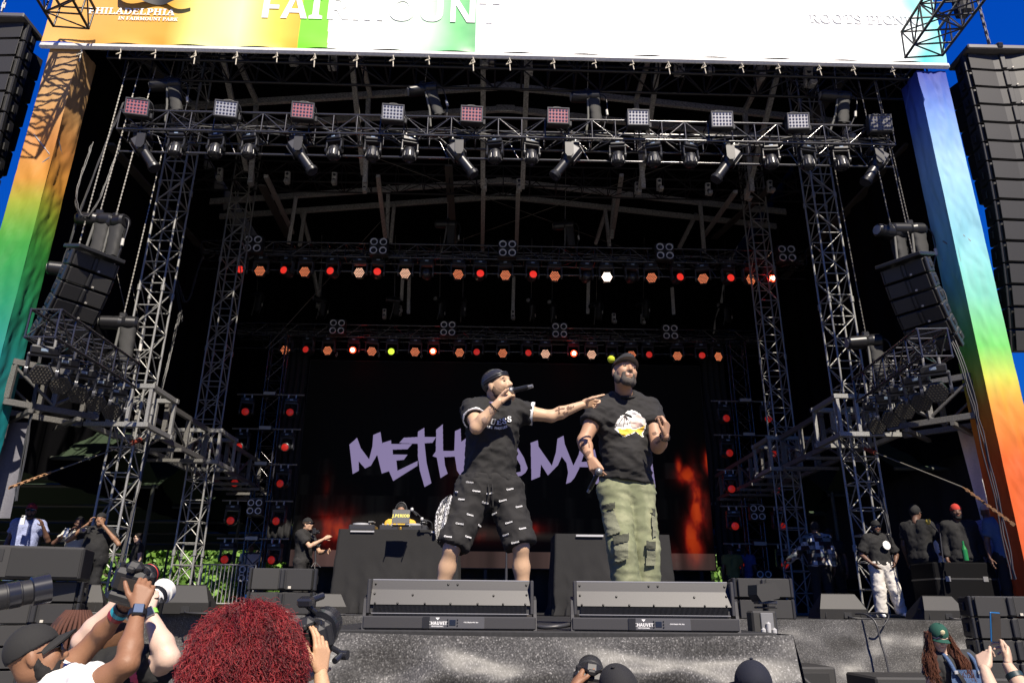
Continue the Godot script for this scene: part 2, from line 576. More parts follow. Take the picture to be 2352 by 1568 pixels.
func build_header() -> void:
	var d := 11.4
	var bl := P(96, 88, d)
	var brr := P(2180, 152, d)
	var y0 := (bl.y + brr.y) * 0.5
	var im := Image.create(1024, 256, false, Image.FORMAT_RGB8)
	# printed colours, bottom rows last: gold, green wedge, pale fields, green block, white, teal end
	var gold := Color(0.80, 0.60, 0.22)
	var pale := Color(0.93, 0.90, 0.62)
	for y in 256:
		for x in 1024:
			var u := x / 1024.0
			var v := 1.0 - y / 256.0
			var c := ramp([[0.0, Color(0.82, 0.64, 0.36)], [0.06, Color(0.82, 0.62, 0.30)], [0.13, gold], [0.16, Color(0.85, 0.85, 0.5)], [0.21, Color(0.90, 0.92, 0.66)], [0.25, Color(0.88, 0.78, 0.30)], [0.275, Color(0.84, 0.66, 0.18)]], u)
			if u > 0.112 + 0.10 * v and u < 0.152 + 0.012 * v: c = Color(0.42, 0.80, 0.22)
			if u > 0.277: c = Color(0.45, 0.85, 0.15)
			if u > 0.298 + 0.012 * v: c = ramp([[0.3, Color(0.93, 0.96, 0.90)], [0.36, Color(0.95, 0.96, 0.94)], [0.42, Color(0.72, 0.87, 0.74)], [0.45, Color(0.30, 0.70, 0.38)], [0.472, Color(0.04, 0.55, 0.25)]], u)
			if u > 0.472: c = Color(0.94, 0.94, 0.94)
			if u > 0.93: c = ramp([[0.93, Color(0.94, 0.94, 0.94)], [0.965, Color(0.85, 0.93, 0.93)], [0.985, Color(0.25, 0.72, 0.72)], [1.0, Color(0.5, 0.85, 0.85)]], u + 0.012 * sin(v * 14.0))
			im.set_pixel(x, y, c)
	var m := banner_material("header_print", im)
	var hb := thing("header_banner", "wide printed banner across the top of the stage, gold and green fading to white", "banner", Vector3(0, y0, -d))
	var up := 3.4
	var f := func(u: float, v: float) -> Vector3:
		var x := lerpf(bl.x, brr.x, u)
		var w := 0.006 * noise.get_noise_2d(x * 0.9 + v * 3, v * 5.0) * (1.0 - v * 0.5) + 0.03 * sin(x * 5.0 + v * 6.0) * exp(-v * 45.0)
		return Vector3(x, y0 + up * v, -d + w)
	wpart(hb, "cloth", sheet(260, 24, f), m)
	var white := grained("white_vinyl", 0.78, 0.78, 0.76, 0.5, 0, 0.03, 1.5, 0.15)
	# the rolled hem below the print, with ties
	wpart(hb, "hem_pipe", cbox(brr.x - bl.x, 0.13, 0.1, 0.04), white, Transform3D(Basis(), Vector3((bl.x + brr.x) / 2, y0 - 0.1, -d + 0.02)))
	var ex := bl.x + 0.8
	var rope := mat("rope", 0.5, 0.46, 0.38, 0.9)
	while ex < brr.x - 0.5:
		var p := Vector3(ex, y0 - 0.16, -d + 0.02)
		var s := rng.randf_range(0.7, 1.3)
		wpart(hb, "tie_rope", tube([p + Vector3(-0.02, 0.1, 0), p + Vector3(0.04 * s, -0.1 * s, 0.03), p + Vector3(-0.05, -0.14 * s, 0.02), p + Vector3(0.01, -0.02, 0.0), p + Vector3(0.03, -0.26 * s, 0.02)], 0.012, 4), rope)
		ex += rng.randf_range(0.65, 0.85)
	# lettering stands a few millimetres proud of the cloth
	var wl := mat("white_print", 0.86, 0.86, 0.85, 0.6)
	var put := func(words: String, px: float, py: float, size: float, mm: Material, face: String, italic: bool) -> void:
		var o := wpart(hb, "lettering", lettering(words, size, 0.006, face, true, italic), mm, Transform3D(Basis(), P(px, py, d - 0.09) * Vector3(1, 1, 0) + Vector3(0, 0, -d + 0.012)))
		o.set_meta("label", "printed words " + words)
	put.call("PHILADELPHIA", 297, 19, 0.15, wl, "Droid Serif", false)
	put.call("IN FAIRMOUNT PARK", 335, 36, 0.075, wl, "Droid Serif", false)
	put.call("FAIRMOUNT", 872, 14, 0.57, wl, "Droid Sans", true)
	put.call("ROOTS PICNIC", 1992, 38, 0.22, mat("pale_print", 0.62, 0.64, 0.64, 0.7), "Droid Serif", false)
	var flap := func(u: float, v: float) -> Vector3:
		return P(lerpf(270, 440, u), -4.0 + 9.0 * sin(u * 2.2) - 22.0 * v * (1 - u * 0.6), d - 0.1) + Vector3(0, 0.0, 0.08 * sin(u * 9))
	wpart(hb, "dark_print", sheet(20, 4, flap), mat("dark_print", 0.03, 0.03, 0.03, 0.7))
	# gantries that carry the loudspeaker columns
	var blackm := mat("black_metal", 0.022, 0.023, 0.026, 0.35, 0.3)
	truss("outrigger_truss", "black outrigger truss jutting from the gold end of the header banner", "truss", "outrigger trusses", P(170, 40, 11.0), P(40, -190, 9.0), 0.62, 0.5, 6, blackm, 0.028)
	truss("outrigger_truss", "black outrigger truss jutting from the teal end of the header banner", "truss", "outrigger trusses", P(2118, 100, 10.9), P(2300, -160, 8.2), 0.66, 0.55, 7, blackm, 0.028)

func build_columns() -> void:
	# printed vinyl sleeves over the portal towers
	var stops := [
		[[0.0, Color(0.70, 0.56, 0.38)], [0.10, Color(0.80, 0.62, 0.38)], [0.18, Color(0.80, 0.53, 0.24)], [0.25, Color(0.80, 0.55, 0.16)], [0.29, Color(0.62, 0.66, 0.14)], [0.36, Color(0.20, 0.60, 0.20)], [0.45, Color(0.05, 0.55, 0.36)], [0.53, Color(0.0, 0.53, 0.52)], [0.72, Color(0.0, 0.56, 0.62)], [1.0, Color(0.1, 0.5, 0.75)]],
		[[0.0, Color(0.14, 0.22, 0.62)], [0.08, Color(0.40, 0.56, 0.86)], [0.17, Color(0.60, 0.78, 0.90)], [0.31, Color(0.52, 0.78, 0.84)], [0.41, Color(0.48, 0.80, 0.72)], [0.49, Color(0.44, 0.80, 0.40)], [0.54, Color(0.78, 0.80, 0.30)], [0.58, Color(0.86, 0.58, 0.20)], [0.66, Color(0.82, 0.36, 0.10)], [1.0, Color(0.75, 0.25, 0.06)]]]
	var ropem := mat("truss_inside", 0.25, 0.25, 0.25, 0.5, 0.5)
	for s in [0, 1]:
		var sg := -1.0 if s == 0 else 1.0
		var im := Image.create(8, 512, false, Image.FORMAT_RGB8)
		for y in 512:
			for x in 8:
				im.set_pixel(x, y, ramp(stops[s], y / 511.0) * (0.86 if s == 0 else 0.97))
		var m := banner_material("column%d" % s, im, [0.15, 0.6][s])
		m.roughness = 0.7
		var x0 := sg * 8.02    # inner edge of the front face
		var wdt := 0.56
		var zf := -11.42
		var ytop: float = P(180, 104, 11.42).y if s == 0 else P(2110, 162, 11.42).y
		var o := thing("portal_column", ["square truss column wrapped in vinyl fading from tan over green to teal", "square truss column wrapped in vinyl fading from blue over green to orange"][s], "column", Vector3(x0 + sg * wdt / 2, 0, zf - wdt / 2), "wrapped portal columns")
		var faces := [[Vector3(x0, 0, zf), Vector3(x0 + sg * wdt, 0, zf)], [Vector3(x0, 0, zf - wdt), Vector3(x0, 0, zf)], [Vector3(x0 + sg * wdt, 0, zf), Vector3(x0 + sg * wdt, 0, zf - wdt)]]
		var names := ["front_wrap", "inner_wrap", "outer_wrap"]
		for k in 3:
			var a: Vector3 = faces[k][0]
			var b: Vector3 = faces[k][1]
			var nrm := Vector3.UP.cross(b - a).normalized()
			if (k == 1 and nrm.x * sg > 0) or (k == 2 and nrm.x * sg < 0) or (k == 0 and nrm.z < 0): nrm = -nrm
			var sh := func(u: float, v: float) -> Vector3:
				var p := a.lerp(b, u)
				var y := lerpf(ytop, 0.0, v)
				var edge := smoothstep(0.0, 0.2, u) * smoothstep(1.0, 0.8, u)
				var wv := 0.028 * noise.get_noise_3d(p.x * 1.5 + u * 2, y * 0.9, p.z * 1.5 + k * 9) + 0.012 * noise.get_noise_3d(u * 4.0, y * 3.2 + u * 3.0, k * 5.0 + s * 3)
				var pinch: float = 0.05 * exp(-pow((y - 9.0 + s * 1.5 - u * 0.8) * 3.0, 2.0))
				return p + nrm * (wv * (0.3 + edge) - pinch * edge) + Vector3(0, y, 0)
			wpart(o, names[k], sheet(12, 150, sh), m)
		# the lattice inside shows through the thin cloth
		var c := []
		for k in [[0.06, 0.06], [0.5, 0.06], [0.5, 0.5], [0.06, 0.5]]:
			c.append(Vector3(x0 + sg * k[0], 0, zf - k[1]))
		for k in 4:
			bar(o, "chord", c[k], c[k] + Vector3.UP * ytop, 0.025, ropem)
		var nb := 24
		for i in nb:
			var ya := ytop * i / nb
			var yb := ytop * (i + 1) / nb
			for k in 4:
				bar(o, "brace", c[k] + Vector3.UP * (ya if i % 2 else yb), c[(k + 1) % 4] + Vector3.UP * (yb if i % 2 else ya), 0.016, ropem, 5)

func build_towers() -> void:
	var silver := grained("silver", 0.42, 0.42, 0.40, 0.38, 0.35, 0.05, 3.0, 0.35)
	for s in [-1, 1]:
		var where := "behind the tan column" if s < 0 else "behind the blue column"
		for k in 2:
			var z: float = [-13.7, -17.3][k]
			var base := Vector3(s * 6.88, DECK, z)
			var t := truss("support_tower", ("front silver truss tower " if k == 0 else "rear silver truss tower ") + where, "tower", "silver support towers", base, base + Vector3.UP * 12.2, 0.46, 0.46, 26, silver, 0.024)
			for j in 5:
				for c in [[-1, -1], [1, -1], [1, 1], [-1, 1]]:
					bar(t, "joint", base + Vector3(c[0] * 0.23, 1.2 + j * 2.4 - 0.06, c[1] * 0.23), base + Vector3(c[0] * 0.23, 1.2 + j * 2.4 + 0.06, c[1] * 0.23), 0.042, silver)
			wpart(t, "base_plate", cbox(0.9, 0.05, 0.9, 0.01), silver, Transform3D(Basis(), base + Vector3(0, 0.03, 0)))
			# sleeve block that slides on the tower
			var cy := EYE.y + 3.42
			var cg := thing("sleeve_block", "square aluminium sleeve clamped round the " + ("front" if k == 0 else "rear") + " tower " + where, "sleeve block", Vector3(base.x, cy - 0.45, z), "sleeve blocks")
			for y in [-0.36, 0.36]:
				for side in [-1, 1]:
					beam(cg, "ring_beam", Vector3(base.x - 0.58, cy + y, z + side * 0.52), Vector3(base.x + 0.58, cy + y, z + side * 0.52), 0.085, 0.085, silver)
					beam(cg, "ring_beam", Vector3(base.x + side * 0.52, cy + y - 0.003, z - 0.475), Vector3(base.x + side * 0.52, cy + y - 0.003, z + 0.475), 0.085, 0.085, silver)
			for cx in [-0.52, -0.17, 0.17, 0.52]:
				for side in [-1, 1]:
					beam(cg, "post", Vector3(base.x + cx, cy - 0.315, z + side * 0.515), Vector3(base.x + cx, cy + 0.315, z + side * 0.515), 0.06, 0.07, silver)
		# girder running back along the sleeves
		var gi := thing("side_girder", "heavy aluminium box girder resting on the sleeves " + where, "girder", Vector3(s * 7.0, EYE.y + 3.0, -13), "side girders")
		var galu := grained("girder_alu", 0.22, 0.215, 0.2, 0.45, 0.3, 0.05, 3.0, 0.4)
		for seg in [[Vector2(8.3, -12.0), Vector2(7.3, -13.05)], [Vector2(7.0, -14.4), Vector2(7.0, -16.7)], [Vector2(7.0, -17.95), Vector2(7.0, -22.5)]]:
			var g0 := Vector3(s * seg[0].x, EYE.y + 3.42, seg[0].y)
			var g1 := Vector3(s * seg[1].x, EYE.y + 3.42, seg[1].y)
			var across := (g1 - g0).cross(Vector3.UP).normalized() * 0.4
			var n := maxi(2, int(round(g0.distance_to(g1) / 0.95)))
			for e in [-1, 1]:
				for y in [-0.34, 0.34]:
					beam(gi, "chord", g0 + across * e + Vector3.UP * y, g1 + across * e + Vector3.UP * y, 0.075, 0.10, galu)
				for i in n + 1:
					var p: Vector3 = g0.lerp(g1, (i + 0.06) / (n + 0.12)) + across * e
					beam(gi, "post", p + Vector3.UP * -0.285, p + Vector3.UP * 0.285, 0.09, 0.06, galu)
					if i < n:
						var p2: Vector3 = g0.lerp(g1, (i + 1.06) / (n + 0.12)) + across * e
						bar(gi, "diagonal", p + Vector3.UP * (-0.26 if i % 2 else 0.26), p2 + Vector3.UP * (0.26 if i % 2 else -0.26), 0.028, galu)
			for i in n:
				var p := g0.lerp(g1, (i + 0.5) / n) + Vector3.UP * -0.46
				beam(gi, "cross_beam", p - across * 1.5, p + across * 1.5, 0.07, 0.07, galu)
		# turnbuckle stays
		var wire := mat("wire", 0.16, 0.15, 0.13, 0.6, 0.4)
		var rig := thing("guy_chain", "rusty chain and wire stay with a turnbuckle " + where, "stay", Vector3(s * 7.6, DECK, -10.5), "guy chains")
		var lo := P(20, 1120, 10.4) if s < 0 else P(2330, 1205, 10.4)
		var mid := P(115, 1085, 11.4) if s < 0 else P(2215, 1120, 11.6)
		var hi := P(390, 985, 14.4) if s < 0 else P(1912, 1000, 14.4)
		wpart(rig, "chain", chain_mesh(lo, mid, 0.05), mat("rust", 0.35, 0.2, 0.1, 0.7, 0.4))
		bar(rig, "wire", mid, hi, 0.012, wire, 4)
		bar(rig, "turnbuckle", mid.lerp(hi, 0.62), mid.lerp(hi, 0.70), 0.045, mat("rust2", 0.25, 0.05, 0.03, 0.5, 0.3))

# ---------------------------------------------------------------- lamps and hoists: prototypes hang from y = 0 and look along +z
func begin(called: String, label: String, category: String, group: String) -> Node3D:
	var t := thing(called, label, category, Vector3.ZERO, group)
	t.set_meta("base_name", called)
	return t

func jpart(p: Node3D, called: String, pieces: Array, m: Material) -> MeshInstance3D:
	# pieces: [mesh, transform] joined into one part
	var b := MB.new()
	for q in pieces: b.add(q[0], q[1])
	return part(p, called, b.done(), m)

func T(x: float, y: float, z: float, b := Basis()) -> Transform3D:
	return Transform3D(b, Vector3(x, y, z))

func S(x: float, y: float, z: float) -> Basis:
	return Basis.from_scale(Vector3(x, y, z))

const RX := PI / 2

func yoke_pieces(w: float, drop: float, th: float) -> Array:
	var out := [[cbox(w + th * 2, th * 1.2, 0.16, 0.015), T(0, -0.13, 0)]]
	for s in [-1, 1]:
		out.append([cbox(th, drop, 0.13, 0.015), T(s * (w * 0.5 + th * 0.5), -0.13 - drop * 0.5, 0)])
		out.append([cylinder(10), T(s * (w * 0.5 + th * 0.5), -0.13 - drop, 0, Basis(Vector3.BACK, RX) * S(0.085, th, 0.085))])
	return out

func base_parts(t: Node3D, w: float) -> void:
	var dk := mat("fixture", 0.017, 0.0175, 0.02, 0.38, 0.1)
	var b := part(t, "base", cbox(w, 0.12, 0.24, 0.02), dk, T(0, -0.05, 0))
	part(b, "display", cbox(0.09, 0.04, 0.006, 0.002), mat("lcd", 0.25, 0.33, 0.42, 0.3), T(0, 0.005, 0.122))
	for s in [-1, 1]:
		part(t, "clamp", cbox(0.035, 0.13, 0.06, 0.008), mat("clamp", 0.55, 0.55, 0.53, 0.35, 0.6), T(s * w * 0.28, 0.06, 0))

func make_wash() -> Node3D:
	# ribbed moving head that points at the floor
	var t := begin("wash_light", "black moving wash light with a ribbed silver head", "stage light", "ribbed moving lights under the front truss")
	var dk := mat("fixture", 0.017, 0.0175, 0.02, 0.38, 0.1)
	var gr := mat("fixture_grey", 0.075, 0.075, 0.078, 0.35, 0.3)
	base_parts(t, 0.36)
	jpart(t, "yoke", yoke_pieces(0.32, 0.24, 0.045), dk)
	var h := part(t, "head", lathe([Vector2(0, -0.2), Vector2(0.12, -0.2), Vector2(0.15, -0.16), Vector2(0.155, 0.0), Vector2(0.12, 0.1), Vector2(0.06, 0.14), Vector2(0, 0.14)], 16), dk, T(0, -0.4, 0))
	var ribs := []
	for k in 14:
		var a := TAU * k / 14
		ribs.append([cbox(0.03, 0.17, 0.012, 0.004), Transform3D(Basis(Vector3.UP, a) * Basis(Vector3.RIGHT, -0.12), Vector3(sin(a) * 0.154, -0.07, cos(a) * 0.154))])
	jpart(h, "ribs", ribs, gr)
	part(h, "lens", lathe([Vector2(0, -0.215), Vector2(0.11, -0.205), Vector2(0.11, -0.198), Vector2(0, -0.198)], 14), mat("dark_glass", 0.03, 0.03, 0.035, 0.15), Transform3D.IDENTITY)
	return t

func make_profile() -> Node3D:
	# long barrel spot, tilted
	var t := begin("profile_spot", "long black profile spot tilted down", "stage light", "long profile spots")
	var dk := mat("fixture", 0.017, 0.0175, 0.02, 0.38, 0.1)
	var gr := mat("fixture_side", 0.024, 0.024, 0.026, 0.45, 0.1)
	base_parts(t, 0.4)
	part(t, "yoke_arm", prism(PackedVector2Array([Vector2(-0.1, 0.02), Vector2(0.1, 0.02), Vector2(0.1, -0.28), Vector2(0.05, -0.36), Vector2(-0.05, -0.36), Vector2(-0.1, -0.28)]), 0.05, "armshape"), gr, T(0.06, -0.12, 0.19))
	part(t, "yoke_arm", cache["armshape"], gr, T(0.06, -0.12, -0.19))
	var b := Basis(Vector3.BACK, 0.62)
	var barrel := part(t, "barrel", lathe([Vector2(0, -0.62), Vector2(0.14, -0.62), Vector2(0.15, -0.55), Vector2(0.12, -0.5), Vector2(0.115, -0.1), Vector2(0.17, 0.0), Vector2(0.18, 0.25), Vector2(0.12, 0.36), Vector2(0, 0.36)], 14), dk, T(0.06, -0.42, 0, b))
	var fins := []
	for s in [-1, 1]:
		fins.append([cbox(0.02, 0.34, 0.2, 0.006), T(s * 0.172, 0.12, 0)])
		fins.append([cbox(0.2, 0.34, 0.02, 0.006), T(0, 0.12, s * 0.172)])
	jpart(barrel, "cooling_fins", fins, mat("fixture_grey", 0.075, 0.075, 0.078, 0.35, 0.3))
	part(barrel, "lens", lathe([Vector2(0, -0.632), Vector2(0.125, -0.63), Vector2(0.125, -0.622), Vector2(0, -0.622)], 14), mat("dark_glass", 0.03, 0.03, 0.035, 0.15), Transform3D.IDENTITY)
	return t

func make_panel() -> Node3D:
	# strobe panel with 24 lens cells behind glass; stands on y = 0
	var t := begin("strobe_panel", "black strobe panel with rows of glass lens cells", "strobe panel", "strobe panels along the front truss")
	var dk := mat("fixture", 0.017, 0.0175, 0.02, 0.38, 0.1)
	var box := part(t, "housing", cbox(0.42, 0.34, 0.17, 0.015), dk, T(0, 0.17, 0))
	var rim := []
	for s in [-1, 1]:
		rim.append([cbox(0.42, 0.025, 0.02, 0.004), T(0, s * 0.152 + 0.012, 0.092)])
		rim.append([cbox(0.025, 0.28, 0.02, 0.004), T(s * 0.197, 0.012, 0.093)])
	jpart(box, "rim", rim, mat("fixture_grey", 0.075, 0.075, 0.078, 0.35, 0.3))
	part(box, "reflector", cbox(0.37, 0.28, 0.004, 0), mat("cell_back", 0.30, 0.10, 0.12, 0.4), T(0, 0.012, 0.087))
	var cells := []
	for i in 6:
		for j in 4:
			cells.append([ball(8), T(-0.153 + 0.061 * i, -0.088 + 0.067 * j, 0.088, S(0.024, 0.024, 0.012))])
	jpart(box, "lens_cells", cells, mat("cell", 0.055, 0.06, 0.10, 0.08, 0.0))
	part(box, "bracket", cbox(0.05, 0.1, 0.08, 0.008), mat("fixture_side", 0.024, 0.024, 0.026, 0.45, 0.1), T(0.24, -0.1, -0.02))
	part(t, "cable", tube(curve([Vector3(-0.12, 0.33, -0.05), Vector3(-0.1, 0.42, -0.06), Vector3(0.06, 0.45, -0.1), Vector3(0.2, 0.36, -0.14), Vector3(0.22, 0.1, -0.2)]), 0.009, 5), mat("cable", 0.03, 0.03, 0.032, 0.4))
	return t

func make_blinder(called := "blinder", label := "square blinder with four round white lamps", group := "four-lamp blinders") -> Node3D:
	var t := begin(called, label, "stage light", group)
	var dk := mat("fixture", 0.017, 0.0175, 0.02, 0.38, 0.1)
	for j in 2:
		var h := part(t, "housing", cbox(0.5, 0.24, 0.2, 0.02), dk, T(0, -0.125 - 0.25 * j, 0))
		for i in 2:
			var c := part(h, "lamp", lathe([Vector2(0, -0.012), Vector2(0.07, -0.006), Vector2(0.082, 0.02), Vector2(0.1, 0.02), Vector2(0.1, 0.0), Vector2(0.1, -0.03), Vector2(0, -0.03)], 16, "blindercup"), mat("lamp_cup", 0.75, 0.76, 0.8, 0.3, 0.1), T(-0.125 + 0.25 * i, 0, 0.105, Basis(Vector3.RIGHT, RX)))
			c.name = "lamp"
	return t

func make_beam(called: String, label: String, glowkey: StandardMaterial3D, group: String, size := 1.0) -> Node3D:
	# beam moving head looking at the camera with a round coloured lens
	var t := begin(called, label, "stage light", group)
	var dk := mat("fixture", 0.017, 0.0175, 0.02, 0.38, 0.1)
	base_parts(t, 0.36)
	jpart(t, "yoke", yoke_pieces(0.3, 0.24, 0.04), mat("fixture_side2", 0.06, 0.062, 0.07, 0.35, 0.2))
	var h := part(t, "head", lathe([Vector2(0, -0.2), Vector2(0.11, -0.2), Vector2(0.14, -0.1), Vector2(0.14, 0.06), Vector2(0.12, 0.16), Vector2(0.105, 0.17), Vector2(0.1, 0.15), Vector2(0, 0.15)], 16, "beamhead"), dk, T(0, -0.39, 0, Basis(Vector3.RIGHT, RX + 0.12)))
	part(h, "lens", lathe([Vector2(0, 0.155), Vector2(0.098, 0.155), Vector2(0.085, 0.172), Vector2(0.05, 0.184), Vector2(0, 0.19)], 16, "beamlens"), glowkey)
	if glowkey == mats.get("lens_hot"): part(h, "lamp_core", ball(10), glow("lamp_core", 1.0, 0.86, 0.6, 12.0), T(0, 0.17, 0, S(0.062, 0.03, 0.062)))
	return t

func make_hex(called: String, label: String, glowkey: StandardMaterial3D, group: String) -> Node3D:
	# hexagonal LED wash: 37 small lamps
	var t := begin(called, label, "stage light", group)
	var dk := mat("fixture", 0.017, 0.0175, 0.02, 0.38, 0.1)
	base_parts(t, 0.36)
	jpart(t, "yoke", yoke_pieces(0.34, 0.24, 0.04), mat("fixture_side2", 0.06, 0.062, 0.07, 0.35, 0.2))
	var h := part(t, "head", lathe([Vector2(0, -0.16), Vector2(0.12, -0.16), Vector2(0.16, -0.06), Vector2(0.165, 0.05), Vector2(0.15, 0.06), Vector2(0, 0.06)], 6, "hexhead"), dk, T(0, -0.4, 0, Basis(Vector3.RIGHT, RX + 0.12)))
	var dots := []
	for q in range(-3, 4):
		for r in range(-3, 4):
			if absi(q + r) > 3: continue
			dots.append([ball(6), T((q + r * 0.5) * 0.043, 0.064, r * 0.0372, S(0.0125, 0.010, 0.0125))])
	jpart(h, "lamp_cells", dots, glowkey)
	return t

func make_hoist(called: String, label: String, group: String) -> Node3D:
	# electric chain hoist with its chain bag; hook at the bottom, y = 0 the motor axis
	var t := begin(called, label, "chain hoist", group)
	var dk := grained("hoist", 0.03, 0.03, 0.033, 0.35, 0.2, 0.06, 6.0, 0.6)
	var m := part(t, "motor", lathe([Vector2(0, -0.34), Vector2(0.09, -0.34), Vector2(0.11, -0.31), Vector2(0.12, -0.05), Vector2(0.105, 0.0), Vector2(0.125, 0.06), Vector2(0.125, 0.2), Vector2(0.1, 0.24), Vector2(0, 0.24)], 14), dk, T(0.0, 0, 0, Basis(Vector3.BACK, -RX)))
	part(m, "end_cap", lathe([Vector2(0, -0.35), Vector2(0.08, -0.345), Vector2(0.08, -0.335), Vector2(0, -0.335)], 14), mat("hoist_cap", 0.3, 0.3, 0.28, 0.5, 0.3))
	var bag := func(u: float, v: float) -> Vector3:
		var a := TAU * u
		var w := lerpf(0.125, 0.105, v)
		var sq := 1.0 / maxf(absf(cos(a)), absf(sin(a)))
		return Vector3(0.1 + cos(a) * w * lerpf(1.0, sq, 0.55) + 0.008 * sin(v * 17 + u * 9), -0.1 - 0.55 * v + 0.02 * sin(a * 3), sin(a) * w * 0.8 * lerpf(1.0, sq, 0.55))
	var bg := part(t, "chain_bag", sheet(20, 10, bag), grained("bag", 0.05, 0.05, 0.048, 0.75, 0, 0.08, 5.0, 0.5))
	part(bg, "bag_bottom", cbox(0.22, 0.02, 0.18, 0.005), mats["bag"], T(0.1, -0.64, 0))
	part(t, "hook_block", cbox(0.12, 0.16, 0.1, 0.02), dk, T(0, 0.1, 0))
	part(t, "sling", tube([Vector3(-0.02, -0.1, 0.05), Vector3(-0.06, -0.5, 0.04), Vector3(-0.14, -0.85, 0)], 0.022, 5), mat("sling", 0.12, 0.12, 0.11, 0.8))
	part(t, "cable", tube(curve([Vector3(0.2, 0.05, 0.03), Vector3(0.34, -0.05, 0.04), Vector3(0.33, -0.4, 0.05), Vector3(0.2, -0.8, 0.02)]), 0.012, 5), mat("cable", 0.03, 0.03, 0.032, 0.4))
	part(t, "plug", lathe([Vector2(0, -0.07), Vector2(0.025, -0.07), Vector2(0.025, 0.05), Vector2(0, 0.06)], 8), mat("plug", 0.5, 0.48, 0.43, 0.5), T(0.32, -0.42, 0.06))
	return t

func light_truss(called: String, label: String, a: Vector3, b: Vector3, bays: int, key: String, w := 0.42) -> Node3D:
	var m := mat("truss_black" + key, 0.026, 0.026, 0.03, 0.2, 0.0, 0.8)
	var t := truss(called, label, "truss", "black lighting trusses", a, b, w, w, bays, m, 0.024)
	# cables lying in the truss
	var d := (b - a)
	for k in 5:
		var pts := []
		var n := 40
		for i in n + 1:
			var u := float(i) / n
			pts.append(a + d * u + Vector3(0, -0.12 + 0.07 * k * 0.6 + 0.07 * noise.get_noise_2d(i * 1.7, k * 30.0 + 5), 0.16 * noise.get_noise_2d(i * 1.1, k * 20.0)))
		wpart(t, "cable", tube(pts, 0.013, 4), mat("cable_grey" if k % 2 else "cable_mid", 0.16 if k % 2 else 0.06, 0.16 if k % 2 else 0.06, 0.16 if k % 2 else 0.06, 0.4))
	if key.begins_with("s"): return t
	wpart(t, "spare_pipe", cylinder(6), m, along(a + Vector3(0, -w * 1.35, 0), b + Vector3(0, -w * 1.35, 0), 0.024, 0.024))
	for i in int(bays / 3.0):
		var u := (i + 0.5) / (bays / 3.0)
		bar(t, "drop_bar", a + d * u + Vector3(0, -w * 0.5, 0), a + d * (u + 0.012) + Vector3(0, -w * 1.35, 0), 0.014, m, 5)
	return t

func hang_chain(o: Node3D, top: Vector3, bottom: Vector3) -> void:
	wpart(o, "chain", chain_mesh(top, bottom, 0.022), mat("chain", 0.42, 0.40, 0.36, 0.35, 0.7))

